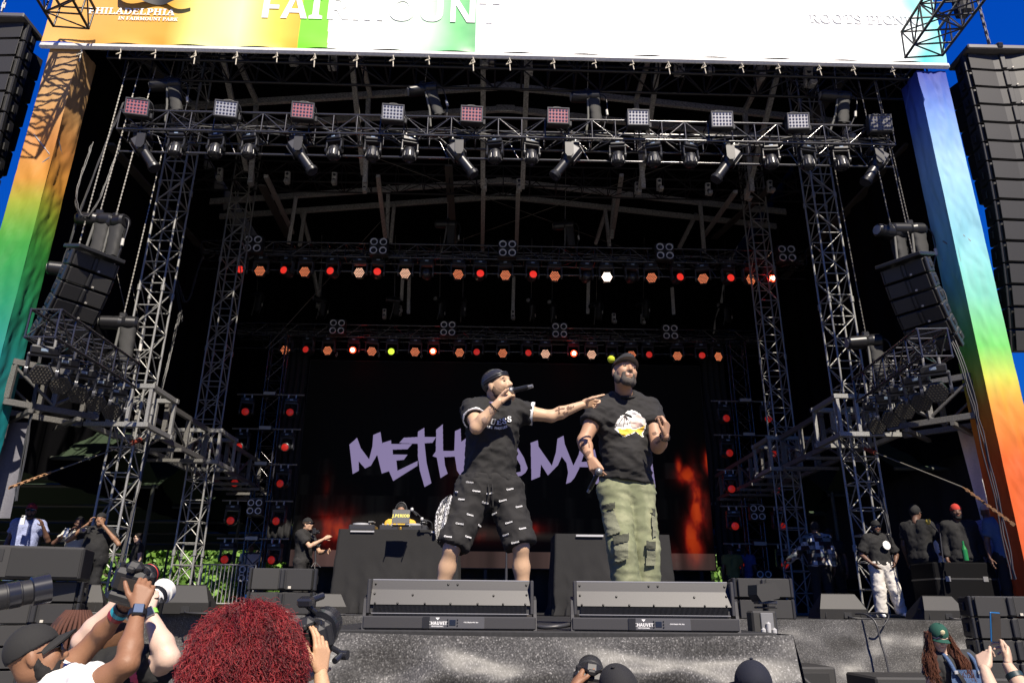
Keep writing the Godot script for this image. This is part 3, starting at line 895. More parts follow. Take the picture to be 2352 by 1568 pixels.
func build_rig() -> void:
	noise.frequency = 0.35
	# --- front truss
	var fd := 12.0
	var fa := P(283, 294, fd)
	var fb := P(2040, 322, fd)
	var fy := (fa.y + fb.y) / 2
	fa.y = fy; fb.y = fy
	light_truss("lighting_truss", "front black lighting truss carrying strobe panels in the sun", fa, fb, 33, "f")
	var at_f := func(px: float) -> Vector3:
		var p := P(px, 300, fd)
		return Vector3(p.x, fy, p.z)
	var proto := make_panel()
	var i := 0
	for px in [330, 531, 704, 907, 1084, 1278, 1457, 1644, 1814, 1997]:
		var p: Vector3 = at_f.call(px) + Vector3(0, -0.04, 0.32)
		var xf := Transform3D(Basis(Vector3.UP, 0.18 - 0.03 * i) * Basis(Vector3.RIGHT, 0.16), p)
		var c: Node3D = proto if i == 0 else copy(proto, xf)
		if i == 0: c.transform = xf
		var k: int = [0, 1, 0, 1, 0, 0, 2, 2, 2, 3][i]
		var back: StandardMaterial3D = [mat("cell_back", 0.30, 0.10, 0.12, 0.4), mat("cell_back1", 0.28, 0.29, 0.33, 0.4), mat("cell_back2", 0.42, 0.42, 0.44, 0.3), mat("cell_back3", 0.12, 0.12, 0.12, 0.4)][k]  # third reflector is a paler copy, sun glare put into its colour
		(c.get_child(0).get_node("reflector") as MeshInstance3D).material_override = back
		c.set_meta("label", ["strobe panel with red-tinted lens rows on the front truss", "strobe panel with blue-grey lens rows on the front truss", "strobe panel on the front truss with lens rows painted paler as sun glare", "dark grey strobe panel on the front truss near the blue column"][k])
		i += 1
	i = 0
	proto = make_wash()
	for px in [417, 507, 583, 775, 862, 945, 1138, 1220, 1414, 1495, 1577, 1758, 1840, 1915]:
		var xf := Transform3D(Basis(Vector3.UP, rng.randf_range(-0.3, 0.3)), at_f.call(px) + Vector3(0, -0.22, 0.1)).scaled_local(Vector3.ONE * 0.8)
		var c: Node3D = proto if i == 0 else copy(proto, xf)
		if i == 0: c.transform = xf
		i += 1
	i = 0
	proto = make_profile()
	for a in [[335, 1], [690, 1], [1052, 1], [1310, -1], [1670, -1], [2002, -1]]:
		var xf := Transform3D(Basis(Vector3.UP, 0.0 if a[1] > 0 else PI), at_f.call(a[0]) + Vector3(0, -0.22, 0.05)).scaled_local(Vector3.ONE * 0.8)
		var c: Node3D = proto if i == 0 else copy(proto, xf)
		if i == 0: c.transform = xf
		c.set_meta("label", "long black profile spot under the front truss leaning away from the " + ("tan" if a[1] > 0 else "blue") + " column")
		i += 1
	# --- hoists that carry it
	i = 0
	proto = make_hoist("chain_hoist", "electric chain hoist with its bag above the front truss", "chain hoists above the front truss")
	var hp := []
	for a in [[386, 195, 0.25, 1], [975, 205, 0.35, 1], [1350, 222, 0.1, 1], [1925, 222, -0.15, 1]]:
		var p := P(a[0], a[1], fd)
		var xf := Transform3D(Basis(Vector3.UP, 0.6 * a[2]) * Basis(Vector3.BACK, a[2]), p)
		hp.append([xf, p])
		if i == 0: proto.transform = xf
		else: hp[i].append(copy(proto, xf))
		i += 1
	hp[0].append(proto)
	for h in hp: hang_chain(h[2], h[1] + Vector3(0.15 if h[0] else 0, 3.0, 0), h[1] + Vector3(0, 0.15, 0))
	# --- middle truss
	var red := glow("lens_red", 0.75, 0.03, 0.02, 0.6)
	var red_dim := glow("lens_red_dim", 0.45, 0.02, 0.015, 0.5)
	var hot := glow("lens_hot", 1.0, 0.06, 0.02, 3.0)
	var orange := glow("cells_orange", 1.0, 0.27, 0.11, 0.85)
	var orange_hot := glow("cells_hot", 1.0, 0.55, 0.36, 1.2)
	var dark_lens := mat("dark_glass", 0.03, 0.03, 0.035, 0.15)
	var md := 18.0
	var ma := P(468, 575, md)
	var mb := P(1846, 600, md)
	var my := (ma.y + mb.y) / 2
	ma.y = my; mb.y = my
	light_truss("lighting_truss", "middle black lighting truss with orange hexagonal lamps", ma, mb, 34, "m", 0.4)
	var beam_r := make_beam("beam_light", "black moving light with a glowing red lens under the middle truss", red, "red moving lights under the middle truss")
	var beam_d := make_beam("beam_light", "unlit black moving light under the middle truss", dark_lens, "unlit moving lights under the middle truss")
	var beam_h := make_beam("beam_light", "moving light with a dazzling red lens at the end of the middle truss", hot, "dazzling red moving lights")
	var hex_o := make_hex("led_wash", "hexagonal LED wash glowing orange under the middle truss", orange, "orange hexagonal washes under the middle truss")
	var hex_h := make_hex("led_wash", "hexagonal LED wash glowing almost white under the middle truss", orange_hot, "bright hexagonal washes")
	var four := make_blinder()
	four.set_meta("label", "four-lamp blinder on the middle truss")
	var first := {}
	var set_at := func(o: Node3D, xf: Transform3D) -> Node3D:
		if not first.has(o):
			first[o] = true
			o.transform = xf
			return o
		return copy(o, xf)
	var at_m := func(px: float) -> Vector3:
		var p := P(px, 590, md)
		return Vector3(p.x, my - 0.22, p.z + 0.05)
	for px in [557, 664, 768, 870, 1103, 1222, 1552, 1667]:
		set_at.call(beam_r, Transform3D(Basis(Vector3.UP, rng.randf_range(-0.35, 0.35)), at_m.call(px)))
	for px in [982, 1345, 1448]:
		set_at.call(beam_d, Transform3D(Basis(Vector3.UP, rng.randf_range(-0.3, 0.3)), at_m.call(px)))
	set_at.call(beam_h, Transform3D(Basis(), at_m.call(1762)))
	for px in [604, 706, 1053, 1162, 1273, 1493, 1610, 1715]:
		set_at.call(hex_o, Transform3D(Basis(Vector3.UP, rng.randf_range(-0.35, 0.35)), at_m.call(px)))
	var hex_w := make_hex("led_wash", "hexagonal LED wash blazing white under the middle truss", glow("cells_white", 1.0, 0.78, 0.62, 5.0), "")
	set_at.call(hex_w, Transform3D(Basis(), at_m.call(1391)))
	for px in [830, 934]:
		set_at.call(hex_h, Transform3D(Basis(Vector3.UP, rng.randf_range(-0.1, 0.1)), at_m.call(px)))
	for a in [[590, 567], [874, 572], [1165, 580], [1519, 584], [1793, 592]]:
		set_at.call(four, Transform3D(Basis(), at_m.call(a[0]) + Vector3(0, 0.47, 0.3)))
	# --- rear truss
	var rd := 21.5
	var ra := P(545, 762, rd)
	var rb := P(1752, 778, rd)
	var ry := (ra.y + rb.y) / 2
	ra.y = ry; rb.y = ry
	light_truss("lighting_truss", "rear black lighting truss right above the video wall", ra, rb, 34, "r", 0.4)
	var at_r := func(px: float) -> Vector3:
		var p := P(px, 780, rd)
		return Vector3(p.x, ry - 0.22, p.z + 0.05)
	first.clear()
	var r_red := make_beam("beam_light", "black moving light with a dull red lens under the rear truss", red_dim, "red moving lights under the rear truss")
	var r_hot := make_beam("beam_light", "moving light with a dazzling red lens above the video wall", hot, "dazzling lights above the video wall")
	var r_lime := make_beam("beam_light", "moving light with a lime green lens above the video wall", glow("lens_lime", 0.55, 0.8, 0.05, 0.9), "")
	var r_dark := make_beam("beam_light", "unlit moving light under the rear truss", dark_lens, "unlit moving lights under the rear truss")
	var r_hex := make_hex("led_wash", "hexagonal LED wash glowing orange above the video wall", orange, "orange hexagonal washes above the video wall")
	var r_hexh := make_hex("led_wash", "hexagonal LED wash glowing pale above the video wall", orange_hot, "pale hexagonal washes above the video wall")
	var r_four := make_blinder()
	r_four.set_meta("label", "four-lamp blinder on the rear truss")
	for px in [711, 1098, 1210, 1485, 1607]:
		set_at.call(r_red, Transform3D(Basis(Vector3.UP, rng.randf_range(-0.3, 0.3)), at_r.call(px)))
	for px in [815, 997, 1316]:
		set_at.call(r_hot, Transform3D(Basis(), at_r.call(px)))
	set_at.call(r_lime, Transform3D(Basis(Vector3.RIGHT, 0.1), at_r.call(902)))
	set_at.call(r_dark, Transform3D(Basis(), at_r.call(1404)))
	for px in [660, 757, 856, 955, 1058, 1156, 1448, 1552, 1643]:
		set_at.call(r_hex, Transform3D(Basis(Vector3.UP, rng.randf_range(-0.35, 0.35)), at_r.call(px)))
	for px in [1252, 1357]:
		set_at.call(r_hexh, Transform3D(Basis(), at_r.call(px)))
	for px in [779, 1030, 1283, 1533]:
		set_at.call(r_four, Transform3D(Basis(), at_r.call(px) + Vector3(0, 0.5, 0.3)))
	# the red lamps that light their surroundings
	for a in [[1762, 640, md, 0.5], [815, 803, rd, 0.7], [997, 807, rd, 0.5], [1316, 813, rd, 0.7]]:
		var l := OmniLight3D.new()
		l.name = "lamp_glow"
		add_child(l, true)
		l.position = P(a[0], a[1], a[2] - 0.45)
		l.light_color = Color(1.0, 0.08, 0.04)
		l.light_energy = a[3] * 0.08
		l.light_size = 0.1
		l.omni_range = 30.0
		l.omni_attenuation = 2.0
		l.shadow_enabled = true
	# --- hoists over the middle and rear trusses
	first.clear()
	var h2 := make_hoist("chain_hoist", "dark chain hoist above the middle truss", "chain hoists above the middle truss")
	for a in [[1028, 515, 0.0, 19.0], [1298, 518, 0.1, 19.0]]:
		var p := P(a[0], a[1], md)
		var o: Node3D = set_at.call(h2, Transform3D(Basis(Vector3.BACK, a[2]), p))
	var hoists := [[1028, 515, md], [1298, 518, md], [540, 492, md]]
	var h3 := make_hoist("chain_hoist", "small dark chain hoist hanging above the rear truss", "chain hoists above the rear truss")
	for a in [[737, 690], [906, 690], [1010, 692], [1063, 694], [1220, 696], [1268, 700], [1370, 700], [1478, 696], [1664, 704], [590, 680]]:
		var o: Node3D = set_at.call(h3, Transform3D(Basis(Vector3.UP, rng.randf_range(-1.5, 1.5)) * S(0.8, 0.8, 0.8), P(a[0], a[1], 22.4)))
		hoists.append([a[0], a[1], 22.4])
	var chains := thing("hoist_chain", "steel chain hanging from the roof to the dark hoist behind", "chain", P(1028, 515, md), "hoist chains")
	wpart(chains, "chain", chain_mesh(P(1030, 365, md), P(1028, 505, md), 0.022), mat("chain", 0.42, 0.40, 0.36, 0.35, 0.7))
	for k in range(1, hoists.size()):
		var h = hoists[k]
		var top := P(h[0] + 2, h[1] - 150, h[2])
		var o := thing("hoist_chain", "steel chain hanging from the roof to the dark hoist behind", "chain", P(h[0], h[1], h[2]), "hoist chains")
		wpart(o, "chain", chain_mesh(top, P(h[0], h[1] - 8, h[2]), 0.02), mat("chain", 0.42, 0.40, 0.36, 0.35, 0.7))
	build_side_rig()
	build_ladders()

func line_box(w: float, h: float, dp: float, proto: String) -> Array:
	# one loudspeaker cabinet: two angled grilles and a slot; front looks along +z
	var key := "lb" + proto
	if not cache.has(key):
		var m := MB.new()
		m.add(cbox(w, h * 0.96, dp * 0.8, 0.02), T(0, 0, -dp * 0.1))
		cache[key] = m.done()
		var g := MB.new()
		for s in [-1, 1]:
			g.add(cbox(w * 0.42, h * 0.9, 0.02, 0.004), T(s * w * 0.27, 0, dp * 0.33, Basis(Vector3.UP, s * -0.12)))
		cache[key + "g"] = g.done()
		cache[key + "s"] = cbox(w * 0.07, h * 0.86, 0.05, 0.01)
	return [cache[key], cache[key + "g"], cache[key + "s"]]

func add_line_box(parent: Node3D, w: float, h: float, dp: float, proto: String, xf: Transform3D) -> void:
	var a := line_box(w, h, dp, proto)
	var c := part(parent, "cabinet", a[0], mat("cabinet", 0.016, 0.016, 0.0165, 0.5), xf)
	part(c, "grille", a[1], grained("grille", 0.038, 0.037, 0.035, 0.55, 0.1, 0.3, 6.0, 0.3))
	part(c, "slot", a[2], mat("cabinet", 0.02, 0.02, 0.02, 0.5), T(0, 0, dp * 0.32))
	part(c, "badge", cbox(0.035, 0.03, 0.006, 0.002), mat("badge", 0.5, 0.47, 0.4, 0.4), T(0.02 + w * 0.1, -h * 0.36, dp * 0.345))
	for s in [-1, 1]:
		part(c, "rigging", cbox(0.04, h * 0.98, 0.1, 0.01), mat("rigging", 0.035, 0.035, 0.036, 0.35, 0.4), T(s * (w / 2 + 0.018), 0, dp * 0.2))
		part(c, "handle", cbox(0.03, h * 0.4, 0.1, 0.01), mat("cabinet2", 0.012, 0.012, 0.012, 0.6), T(s * (w / 2 + 0.012), 0, -dp * 0.2))

func build_side_rig() -> void:
	# main loudspeaker columns outside the portal
	for s in [0, 1]:
		var sg := -1.0 if s == 0 else 1.0
		var corner := P(58, 37, 11.9) if s == 0 else P(2220, 108, 11.9)
		var w := 1.46
		var t := thing("loudspeaker_array", ["tall column of black loudspeaker cabinets outside the tan wrapped column", "tall column of black loudspeaker cabinets outside the blue wrapped column"][s], "loudspeakers", corner + Vector3(sg * w / 2, -6.5, 0), "hung loudspeaker columns")
		var p := corner + Vector3(sg * w / 2, -0.1, -0.2)
		wpart(t, "fly_frame", cbox(w + 0.06, 0.11, 0.7, 0.02), mat("rigging2", 0.16, 0.155, 0.15, 0.4, 0.4), Transform3D(Basis(), p + Vector3(0, 0.05, -0.05)))
		wpart(t, "fly_bar", cbox(0.12, 0.12, 0.9, 0.02), mat("rigging", 0.035, 0.035, 0.036, 0.35, 0.4), Transform3D(Basis(Vector3.RIGHT, 0.3), p + Vector3(sg * -0.1, 0.2, -0.1)))
		var tilt := 0.0
		var turn := -sg * 0.06
		for k in 15:
			var h := 0.418
			var bs := Basis(Vector3.UP, turn) * Basis(Vector3.RIGHT, tilt)
			p += bs * Vector3(0, -h * 0.5, 0)
			var xf := Transform3D(bs, p)
			add_line_box(t, w, h * 0.97, 0.5, "main", t.global_transform.affine_inverse() * xf)
			p += bs * Vector3(0, -h * 0.5, 0)
			tilt += 0.006 + 0.002 * k
		# chain and hoist above
		wpart(t, "chain_bag", cbox(0.3, 0.6, 0.3, 0.08), mat("bag", 0.05, 0.05, 0.048, 0.75), Transform3D(Basis(), corner + Vector3(sg * 0.05, 1.0, 0.1)))
		wpart(t, "lifting_chain", chain_mesh(corner + Vector3(sg * 0.5, 2.6, 0), corner + Vector3(sg * 0.5, 0.1, 0), 0.07), mat("chain", 0.42, 0.40, 0.36, 0.35, 0.7))
		# loudspeaker row hanging behind the main one
		var sub := thing("subwoofer_array", ["black subwoofer column hanging behind the main loudspeakers by the tan column", "black subwoofer column hanging behind the main loudspeakers by the blue column"][s], "loudspeakers", corner + Vector3(-sg * 0.15, -4, -1.2), "hung subwoofer columns")
		for k in 5:
			var q := corner + Vector3(sg * (0.5 + 0.02 * k), -0.5 - 0.58 * k, -0.75)
			var xf := Transform3D(Basis(Vector3.UP, sg * 0.3), q)
			var c := wpart(sub, "cabinet", cbox(0.5, 0.56, 0.7, 0.03), mat("cabinet", 0.016, 0.016, 0.0165, 0.5), xf)
			part(c, "port", cbox(0.02, 0.3, 0.4, 0.01), mat("cabinet2", 0.012, 0.012, 0.012, 0.6), T(-sg * 0.25, 0, 0))
	# small hung side-fill arrays inside the portal
	for s in [0, 1]:
		var sg := -1.0 if s == 0 else 1.0
		var top := P(215, 590, 11.0) if s == 0 else P(2080, 606, 11.0)
		var t := thing("side_fill_array", ["curved hanging side-fill loudspeakers beside the tan wrapped column", "curved hanging side-fill loudspeakers beside the blue wrapped column"][s], "loudspeakers", top + Vector3(0, -1.6, 0), "hung side fills")
		var p := top
		var tilt := 0.28
		var face := Basis(Vector3.UP, -sg * 0.95)
		wpart(t, "fly_frame", cbox(0.75, 0.06, 0.6, 0.01), mat("rigging", 0.035, 0.035, 0.036, 0.35, 0.4), Transform3D(face * Basis(Vector3.RIGHT, tilt), p + Vector3(0, 0.06, 0)))
		for k in 6:
			var bs := face * Basis(Vector3.RIGHT, tilt)
			p += bs * Vector3(0, -0.13, 0)
			add_line_box(t, 0.68, 0.25, 0.42, "fill", t.global_transform.affine_inverse() * Transform3D(bs, p))
			p += bs * Vector3(0, -0.13, 0)
			tilt += 0.09
	# side lighting trusses
	var sd := [[P(98, 742, 9.9), P(286, 866, 12.4)], [P(2148, 786, 9.9), P(1990, 880, 12.4)]]
	var head := make_hex("side_wash", "black moving wash light hanging under the side truss", mat("pearl_glass", 0.05, 0.045, 0.035, 0.2), "wash lights under the side trusses")
	var ho := make_hoist("chain_hoist", "chain hoist with a hanging bag above a side truss", "chain hoists above the side trusses")
	var used_head := false
	var used_hoist := false
	var chain_no := 0
	for s in 2:
		var a: Vector3 = sd[s][0]
		var b: Vector3 = sd[s][1]
		b.y = a.y
		light_truss("lighting_truss", ["short black side truss with lamps beside the tan wrapped column", "short black side truss with lamps beside the blue wrapped column"][s], a, b, 6, "s%d" % s, 0.42)
		for k in 5:
			var p := a.lerp(b, 0.08 + 0.21 * k) + Vector3(0, -0.28, 0)
			var xf := Transform3D(Basis(Vector3.UP, (0.5 if s == 0 else -0.5) + rng.randf_range(-0.2, 0.2)) * Basis(Vector3.RIGHT, 0.35), p)
			var hl: String = ["black moving wash light under the side truss by the tan column", "black moving wash light under the side truss by the blue column"][s]
			if not used_head: head.transform = xf; used_head = true; head.set_meta("label", hl)
			else: copy(head, xf, hl)
		for q in ([[165, 622, 11.8], [280, 742, 12.6], [225, 505, 11.9], [262, 512, 11.9]] if s == 0 else [[2115, 665, 11.8], [1992, 785, 12.6], [2050, 535, 11.9], [2092, 528, 11.9]]):
			var p := P(q[0], q[1], q[2])
			var xf := Transform3D(Basis(Vector3.UP, rng.randf_range(-0.6, 0.6)) * Basis(Vector3.BACK, rng.randf_range(-0.15, 0.15)) * S(1.1, 1.1, 1.1), p)
			var o: Node3D
			var ol: String = ["chain hoist with a hanging bag beside the tan column", "chain hoist with a hanging bag beside the blue column"][s]
			if not used_hoist: ho.transform = xf; used_hoist = true; o = ho; ho.set_meta("label", ol)
			else: o = copy(ho, xf, ol)
			var c := thing("hoist_chain", "long steel chain dropping to a side hoist beside the " + ("tan" if s == 0 else "blue") + " wrapped column", "chain", p, "side hoist chains")
			wpart(c, "chain", chain_mesh(Vector3(p.x + (0.15 if s == 0 else -0.1), 11.6, minf(p.z, -11.8)), p + Vector3(0, 0.15, 0), 0.024), mat("chain_dull", 0.2, 0.19, 0.17, 0.45, 0.5))
			chain_no += 1
	# bundles of cable hanging inside the portal
	var cb := [[[[285, 240, 12], [205, 440, 12], [120, 700, 12], [85, 900, 12], [40, 1150, 12]], 5, "thick bundle of grey cables running down beside the tan column"], [[[280, 330, 12.3], [225, 470, 12], [190, 500, 11.6], [180, 440, 11.8], [215, 330, 12]], 4, "looped cables above the side fill by the tan column"], [[[420, 740, 15], [405, 640, 15.5], [430, 695, 15.5], [460, 610, 16], [468, 590, 16]], 4, "hanging loop of black cables between the two silver towers"], [[[415, 720, 15], [385, 850, 14.6], [320, 1120, 14], [255, 1400, 13.6]], 5, "grey cable bundle tied along the front silver tower"], [[[2160, 720, 11.2], [2215, 850, 11], [2270, 1060, 10.9], [2330, 1330, 10.8]], 3, "grey cable bundle dropping beside the orange end of the blue column"], [[[1905, 985, 13.4], [2000, 1080, 13.4], [2030, 1160, 13.4], [2060, 1330, 13.4]], 3, "black cables strapped to the front tower by the blue column"]]
	for c in cb:
		var pts := []
		for q in c[0]: pts.append(P(q[0], q[1], q[2]))
		var sm := curve(pts, 7)
		var o := thing("cable_bundle", c[2], "cables", pts[-1], "cable bundles")
		for k in c[1]:
			var off := []
			for j in sm.size():
				var q: Vector3 = sm[j]
				off.append(q + Vector3(0.03 * noise.get_noise_2d(j * 1.2, k * 40.0) + 0.022 * (k - c[1] / 2.0), 0.03 * noise.get_noise_2d(j * 1.5, k * 31.0 + 7), 0.02 * k))
			wpart(o, "cable", tube(off, 0.010, 5), mat("cable_grey2", 0.045, 0.045, 0.044, 0.45) if k % 2 else mat("cable", 0.03, 0.03, 0.032, 0.4))

func build_ladders() -> void:
	# ladders of moving lights beside the video wall
	var m := mat("truss_blackm", 0.03, 0.031, 0.036, 0.22, 0.35)
	var head: Node3D
	var strobe_done := false
	var d := 20.5
	for s in 2:
		var sg := -1.0 if s == 0 else 1.0
		var foot := on_deck(566, d) if s == 0 else on_deck(1752, d)
		var who := "left of the words" if s == 0 else "right of the words"
		who = "on the videographer's side of the video wall" if s == 0 else "on the white trousers' side of the video wall"
		var t := truss("light_ladder", "black lattice ladder of moving lights " + who, "light ladder", "light ladders", foot, foot + Vector3.UP * 7.6, 0.46, 0.3, 16, m, 0.024)
		var rows := [[936, 920], [1006, 993], [1088, 1069], [1172, 1147], [1262, 1235]]
		for k in 5:
			var y := 1.78 + 0.99 * (4 - k)
			var p := foot + Vector3(0, y, 0.2)
			bar(t, "cross_pipe", p + Vector3(-0.95, 0, 0), p + Vector3(0.95, 0, 0), 0.024, mat("pipe", 0.3, 0.28, 0.25, 0.4, 0.5))
			for e in [-1, 1]:
				var xf := Transform3D(Basis(Vector3.UP, rng.randf_range(-0.2, 0.2)) * S(1.02, 1.02, 1.02), p + Vector3(e * 0.62, -0.13, 0.02))
				if head == null:
					head = make_beam("ladder_light", "black moving light with a dark red lens on a light ladder", glow("lens_ladder", 0.5, 0.02, 0.015, 0.22), "moving lights on the ladders")
					head.transform = xf
					head.set_meta("label", "moving light with a dark red lens on the ladder beside the videographer")
				else: copy(head, xf, "moving light with a dark red lens on the ladder beside the " + ("videographer" if s == 0 else "olive tee"))
			var sb := wpart(t, "strobe_bar", cbox(0.36, 0.12, 0.1, 0.01), mat("fixture", 0.025, 0.026, 0.03, 0.38), Transform3D(Basis(), p + Vector3(0, 0.0, 0.1)))
			part(sb, "strobe_glass", cbox(0.33, 0.09, 0.012, 0.002), mat("strobe_glass", 0.42, 0.42, 0.38, 0.2), T(0, 0, 0.055))
		for q in [[0.0, 0.75], [0.0, 2.45]]:
			var f := make_blinder("ladder_blinder", "four-lamp blinder " + ("near the floor" if q[1] < 1 else "at mid height") + " of the light ladder beside the " + ("videographer" if s == 0 else "olive tee"), "blinders on the ladders")
			f.transform = Transform3D(S(0.85, 0.85, 0.85), foot + Vector3(q[0], q[1] + 0.35, 0.32))

# ---------------------------------------------------------------- on the stage
func build_stage_gear() -> void:
	build_screen()
	build_tables()
	build_bars()
	build_monitors()

func build_screen() -> void:
	var d := 22.0
	var bl := P(663, 1300, d)
	var tr := P(1612, 840, d)
	var x0 := bl.x
	var x1: float = P(1645, 1309, d).x
	var y0 := (bl.y + P(1645, 1309, d).y) / 2
	var y1 := (tr.y + P(709, 828, d).y) / 2
	var w := 512
	var h := 270
	var im := Image.create(w, h, false, Image.FORMAT_RGB8)
	var uv := func(px: float, py: float) -> Vector2:
		var p := P(px, py, d)
		return Vector2((p.x - x0) / (x1 - x0), (y1 - p.y) / (y1 - y0))
	# blurred red figures of the video: centre, radii in screen pixels, strength
	var blobs := [[770, 1225, 45, 70, 0.5], [735, 1210, 30, 60, 0.3], [800, 1190, 30, 35, 0.35], [750, 1120, 12, 45, 0.18], [715, 1280, 30, 30, 0.25], [1035, 1120, 25, 80, 0.14], [1060, 1070, 20, 50, 0.2],
		[1120, 1230, 120, 28, 0.22], [1230, 1215, 45, 22, 0.3], [1000, 1235, 80, 25, 0.22], [1600, 1160, 26, 95, 0.75], [1580, 1095, 34, 26, 0.7], [1625, 1060, 18, 30, 0.6], [1560, 1075, 12, 28, 0.55], [1590, 1240, 32, 60, 0.7], [1620, 1180, 24, 60, 0.5], [1545, 1270, 30, 30, 0.35], [1480, 1215, 30, 40, 0.12], [925, 1230, 60, 60, 0.12]]
	var bb := []
	for b in blobs:
		var c: Vector2 = uv.call(b[0], b[1])
		var e: Vector2 = uv.call(b[0] + b[2], b[1] + b[3])
		bb.append([c.x, c.y, absf(e.x - c.x), absf(e.y - c.y), b[4]])
	var n2 := FastNoiseLite.new()
	n2.seed = 8
	n2.frequency = 0.02
	for y in h:
		for x in w:
			var u := (x + 0.5) / w
			var v := (y + 0.5) / h
			var r := 0.0
			for b in bb:
				var q: float = pow((u - b[0]) / b[2], 2) + pow((v - b[1]) / b[3], 2)
				if q < 4.0: r = maxf(r, b[4] * exp(-q * 1.1))
			r = 0.55 * r + 0.6 * smoothstep(0.08, 0.6, r * (0.85 + 1.3 * n2.get_noise_2d(x * 1.5, y * 0.7)))
			var base := 0.008
			# dim grey blocks paint in reflections of the scenery, lower half
			if v > 0.5 and v < 0.86:
				base += 0.035 * clampf(n2.get_noise_2d(x * 1.6, floorf(y / 26.0) * 90.0) * 2.0, 0, 1)
			var col := Color(base + r * 0.66, base + r * 0.10 + maxf(0, r - 0.6) * 0.25, base + r * 0.06)
			if v > 0.925: col = col.lerp(Color(0.46, 0.36, 0.34), 0.8 * (0.7 + 0.6 * n2.get_noise_2d(x * 0.6, 400)))
			im.set_pixel(x, y, col.clamp())
	im.resize(1536, 810, Image.INTERPOLATE_BILINEAR)
	# the words, traced stroke by stroke
	var A := Vector2(574.2, 803.9)
	var B := Vector2(1148.4, 803.9)
	var shapes := [
		[A, [932, 887, 1005, 822, 1040, 920, 1118, 1025, 1150, 900, 1158, 795, 1225, 767, 1245, 900, 1205, 985, 1190, 990, 1135, 1085, 1080, 1112, 1020, 1045, 1022, 1132, 963, 1165]],
		[A, [1245, 870, 1325, 845, 1327, 880, 1525, 880, 1480, 930, 1340, 935, 1342, 980, 1480, 982, 1445, 1030, 1375, 1037, 1385, 1132, 1575, 1040, 1575, 1085, 1345, 1230, 1305, 1137, 1237, 1160, 1195, 985]],
		[A, [1400, 872, 1445, 822, 1575, 815, 1577, 765, 1638, 728, 1640, 815, 1750, 815, 1715, 870, 1640, 875, 1660, 1060, 1705, 1250, 1640, 1287, 1595, 1130, 1577, 1000, 1577, 880]],
		[A, [1750, 745, 1812, 695, 1815, 945, 1920, 945, 1927, 760, 1980, 735, 1985, 860, 2040, 820, 2045, 1000, 2010, 1140, 1975, 1178, 1945, 1130, 1925, 1000, 1825, 1005, 1832, 1080, 1858, 1160, 1790, 1203, 1755, 1010, 1715, 995, 1745, 950]],
		[B, [-40, 900, 60, 880, 170, 920, 225, 1010, 260, 1110, 240, 1150, 200, 1180, 105, 1195, 60, 1190, 60, 1150, 150, 1150, 195, 1140, 190, 1080, 120, 960, 30, 930]],
		[B, [287, 870, 355, 845, 362, 905, 487, 1085, 525, 960, 540, 830, 597, 803, 608, 880, 690, 1085, 740, 980, 750, 930, 800, 900, 795, 960, 745, 1110, 700, 1200, 665, 1240, 620, 1257, 640, 1150, 625, 1060, 580, 1000, 545, 1080, 450, 1178, 385, 1075, 375, 1190, 295, 1222]],
		[B, [700, 1100, 760, 1050, 850, 1045, 860, 940, 890, 930, 960, 1240, 900, 1260, 860, 1098]],
		[B, [1300, 880, 1385, 890, 1418, 940, 1465, 1290, 1440, 1305, 1380, 1150, 1300, 960]]]
	var lilac := Color(0.57, 0.52, 0.68)
	for sdef in shapes:
		var poly := PackedVector2Array()
		var o: Vector2 = sdef[0]
		for i in range(0, sdef[1].size(), 2):
			var q: Vector2 = uv.call(o.x + sdef[1][i] * 0.24416, o.y + sdef[1][i + 1] * 0.24416)
			poly.append(Vector2(q.x * 1536, q.y * 810))
		var lo := poly[0]
		var hi := poly[0]
		for q in poly:
			lo = lo.min(q)
			hi = hi.max(q)
		for y in range(int(lo.y), int(hi.y) + 1):
			for x in range(int(lo.x), int(hi.x) + 1):
				if x >= 0 and x < 1536 and y >= 0 and y < 810 and Geometry2D.is_point_in_polygon(Vector2(x, y), poly):
					im.set_pixel(x, y, lilac * (0.95 if y % 4 < 2 else 1.03))
	var m := StandardMaterial3D.new()
	m.albedo_color = Color(0.03, 0.03, 0.03)
	m.roughness = 0.6
	m.metallic_specular = 0.2
	m.emission_enabled = true
	m.emission = Color.BLACK
	m.emission_texture = ImageTexture.create_from_image(im)
	m.emission_energy_multiplier = 0.5
	m.texture_repeat = false
	var t := thing("led_screen", "giant video wall showing lilac brush lettering over dark red figures", "video wall", Vector3((x0 + x1) / 2, y0, -d))
	var scr := MB.new()
	var n := Vector3.BACK
	var q := [Vector3(x0, y1, -d), Vector3(x1, y1, -d), Vector3(x1, y0, -d), Vector3(x0, y0, -d)]
	scr.tri(q[0], q[1], q[2], n, n, n, Vector2(0, 0), Vector2(1, 0), Vector2(1, 1))
	scr.tri(q[0], q[2], q[3], n, n, n, Vector2(0, 0), Vector2(1, 1), Vector2(0, 1))
	wpart(t, "display", scr.done(), m)
	var dk := mat("screen_frame", 0.012, 0.012, 0.013, 0.6)
	wpart(t, "cabinet", cbox(x1 - x0 + 0.06, y1 - y0 + 0.06, 0.18, 0.01), dk, Transform3D(Basis(), Vector3((x0 + x1) / 2, (y0 + y1) / 2, -d - 0.1)))
	for k in 9:
		wpart(t, "hanging_shackle", tube([Vector3(0, 0.12, 0), Vector3(0.03, 0, 0), Vector3(0, -0.05, 0), Vector3(-0.03, 0, 0), Vector3(0, 0.04, 0)], 0.012, 4), mat("clamp", 0.55, 0.55, 0.53, 0.35, 0.6), Transform3D(Basis(), Vector3(lerpf(x0 + 0.8, x1 - 0.8, k / 8.0), y1 + 0.16, -d + 0.08)))
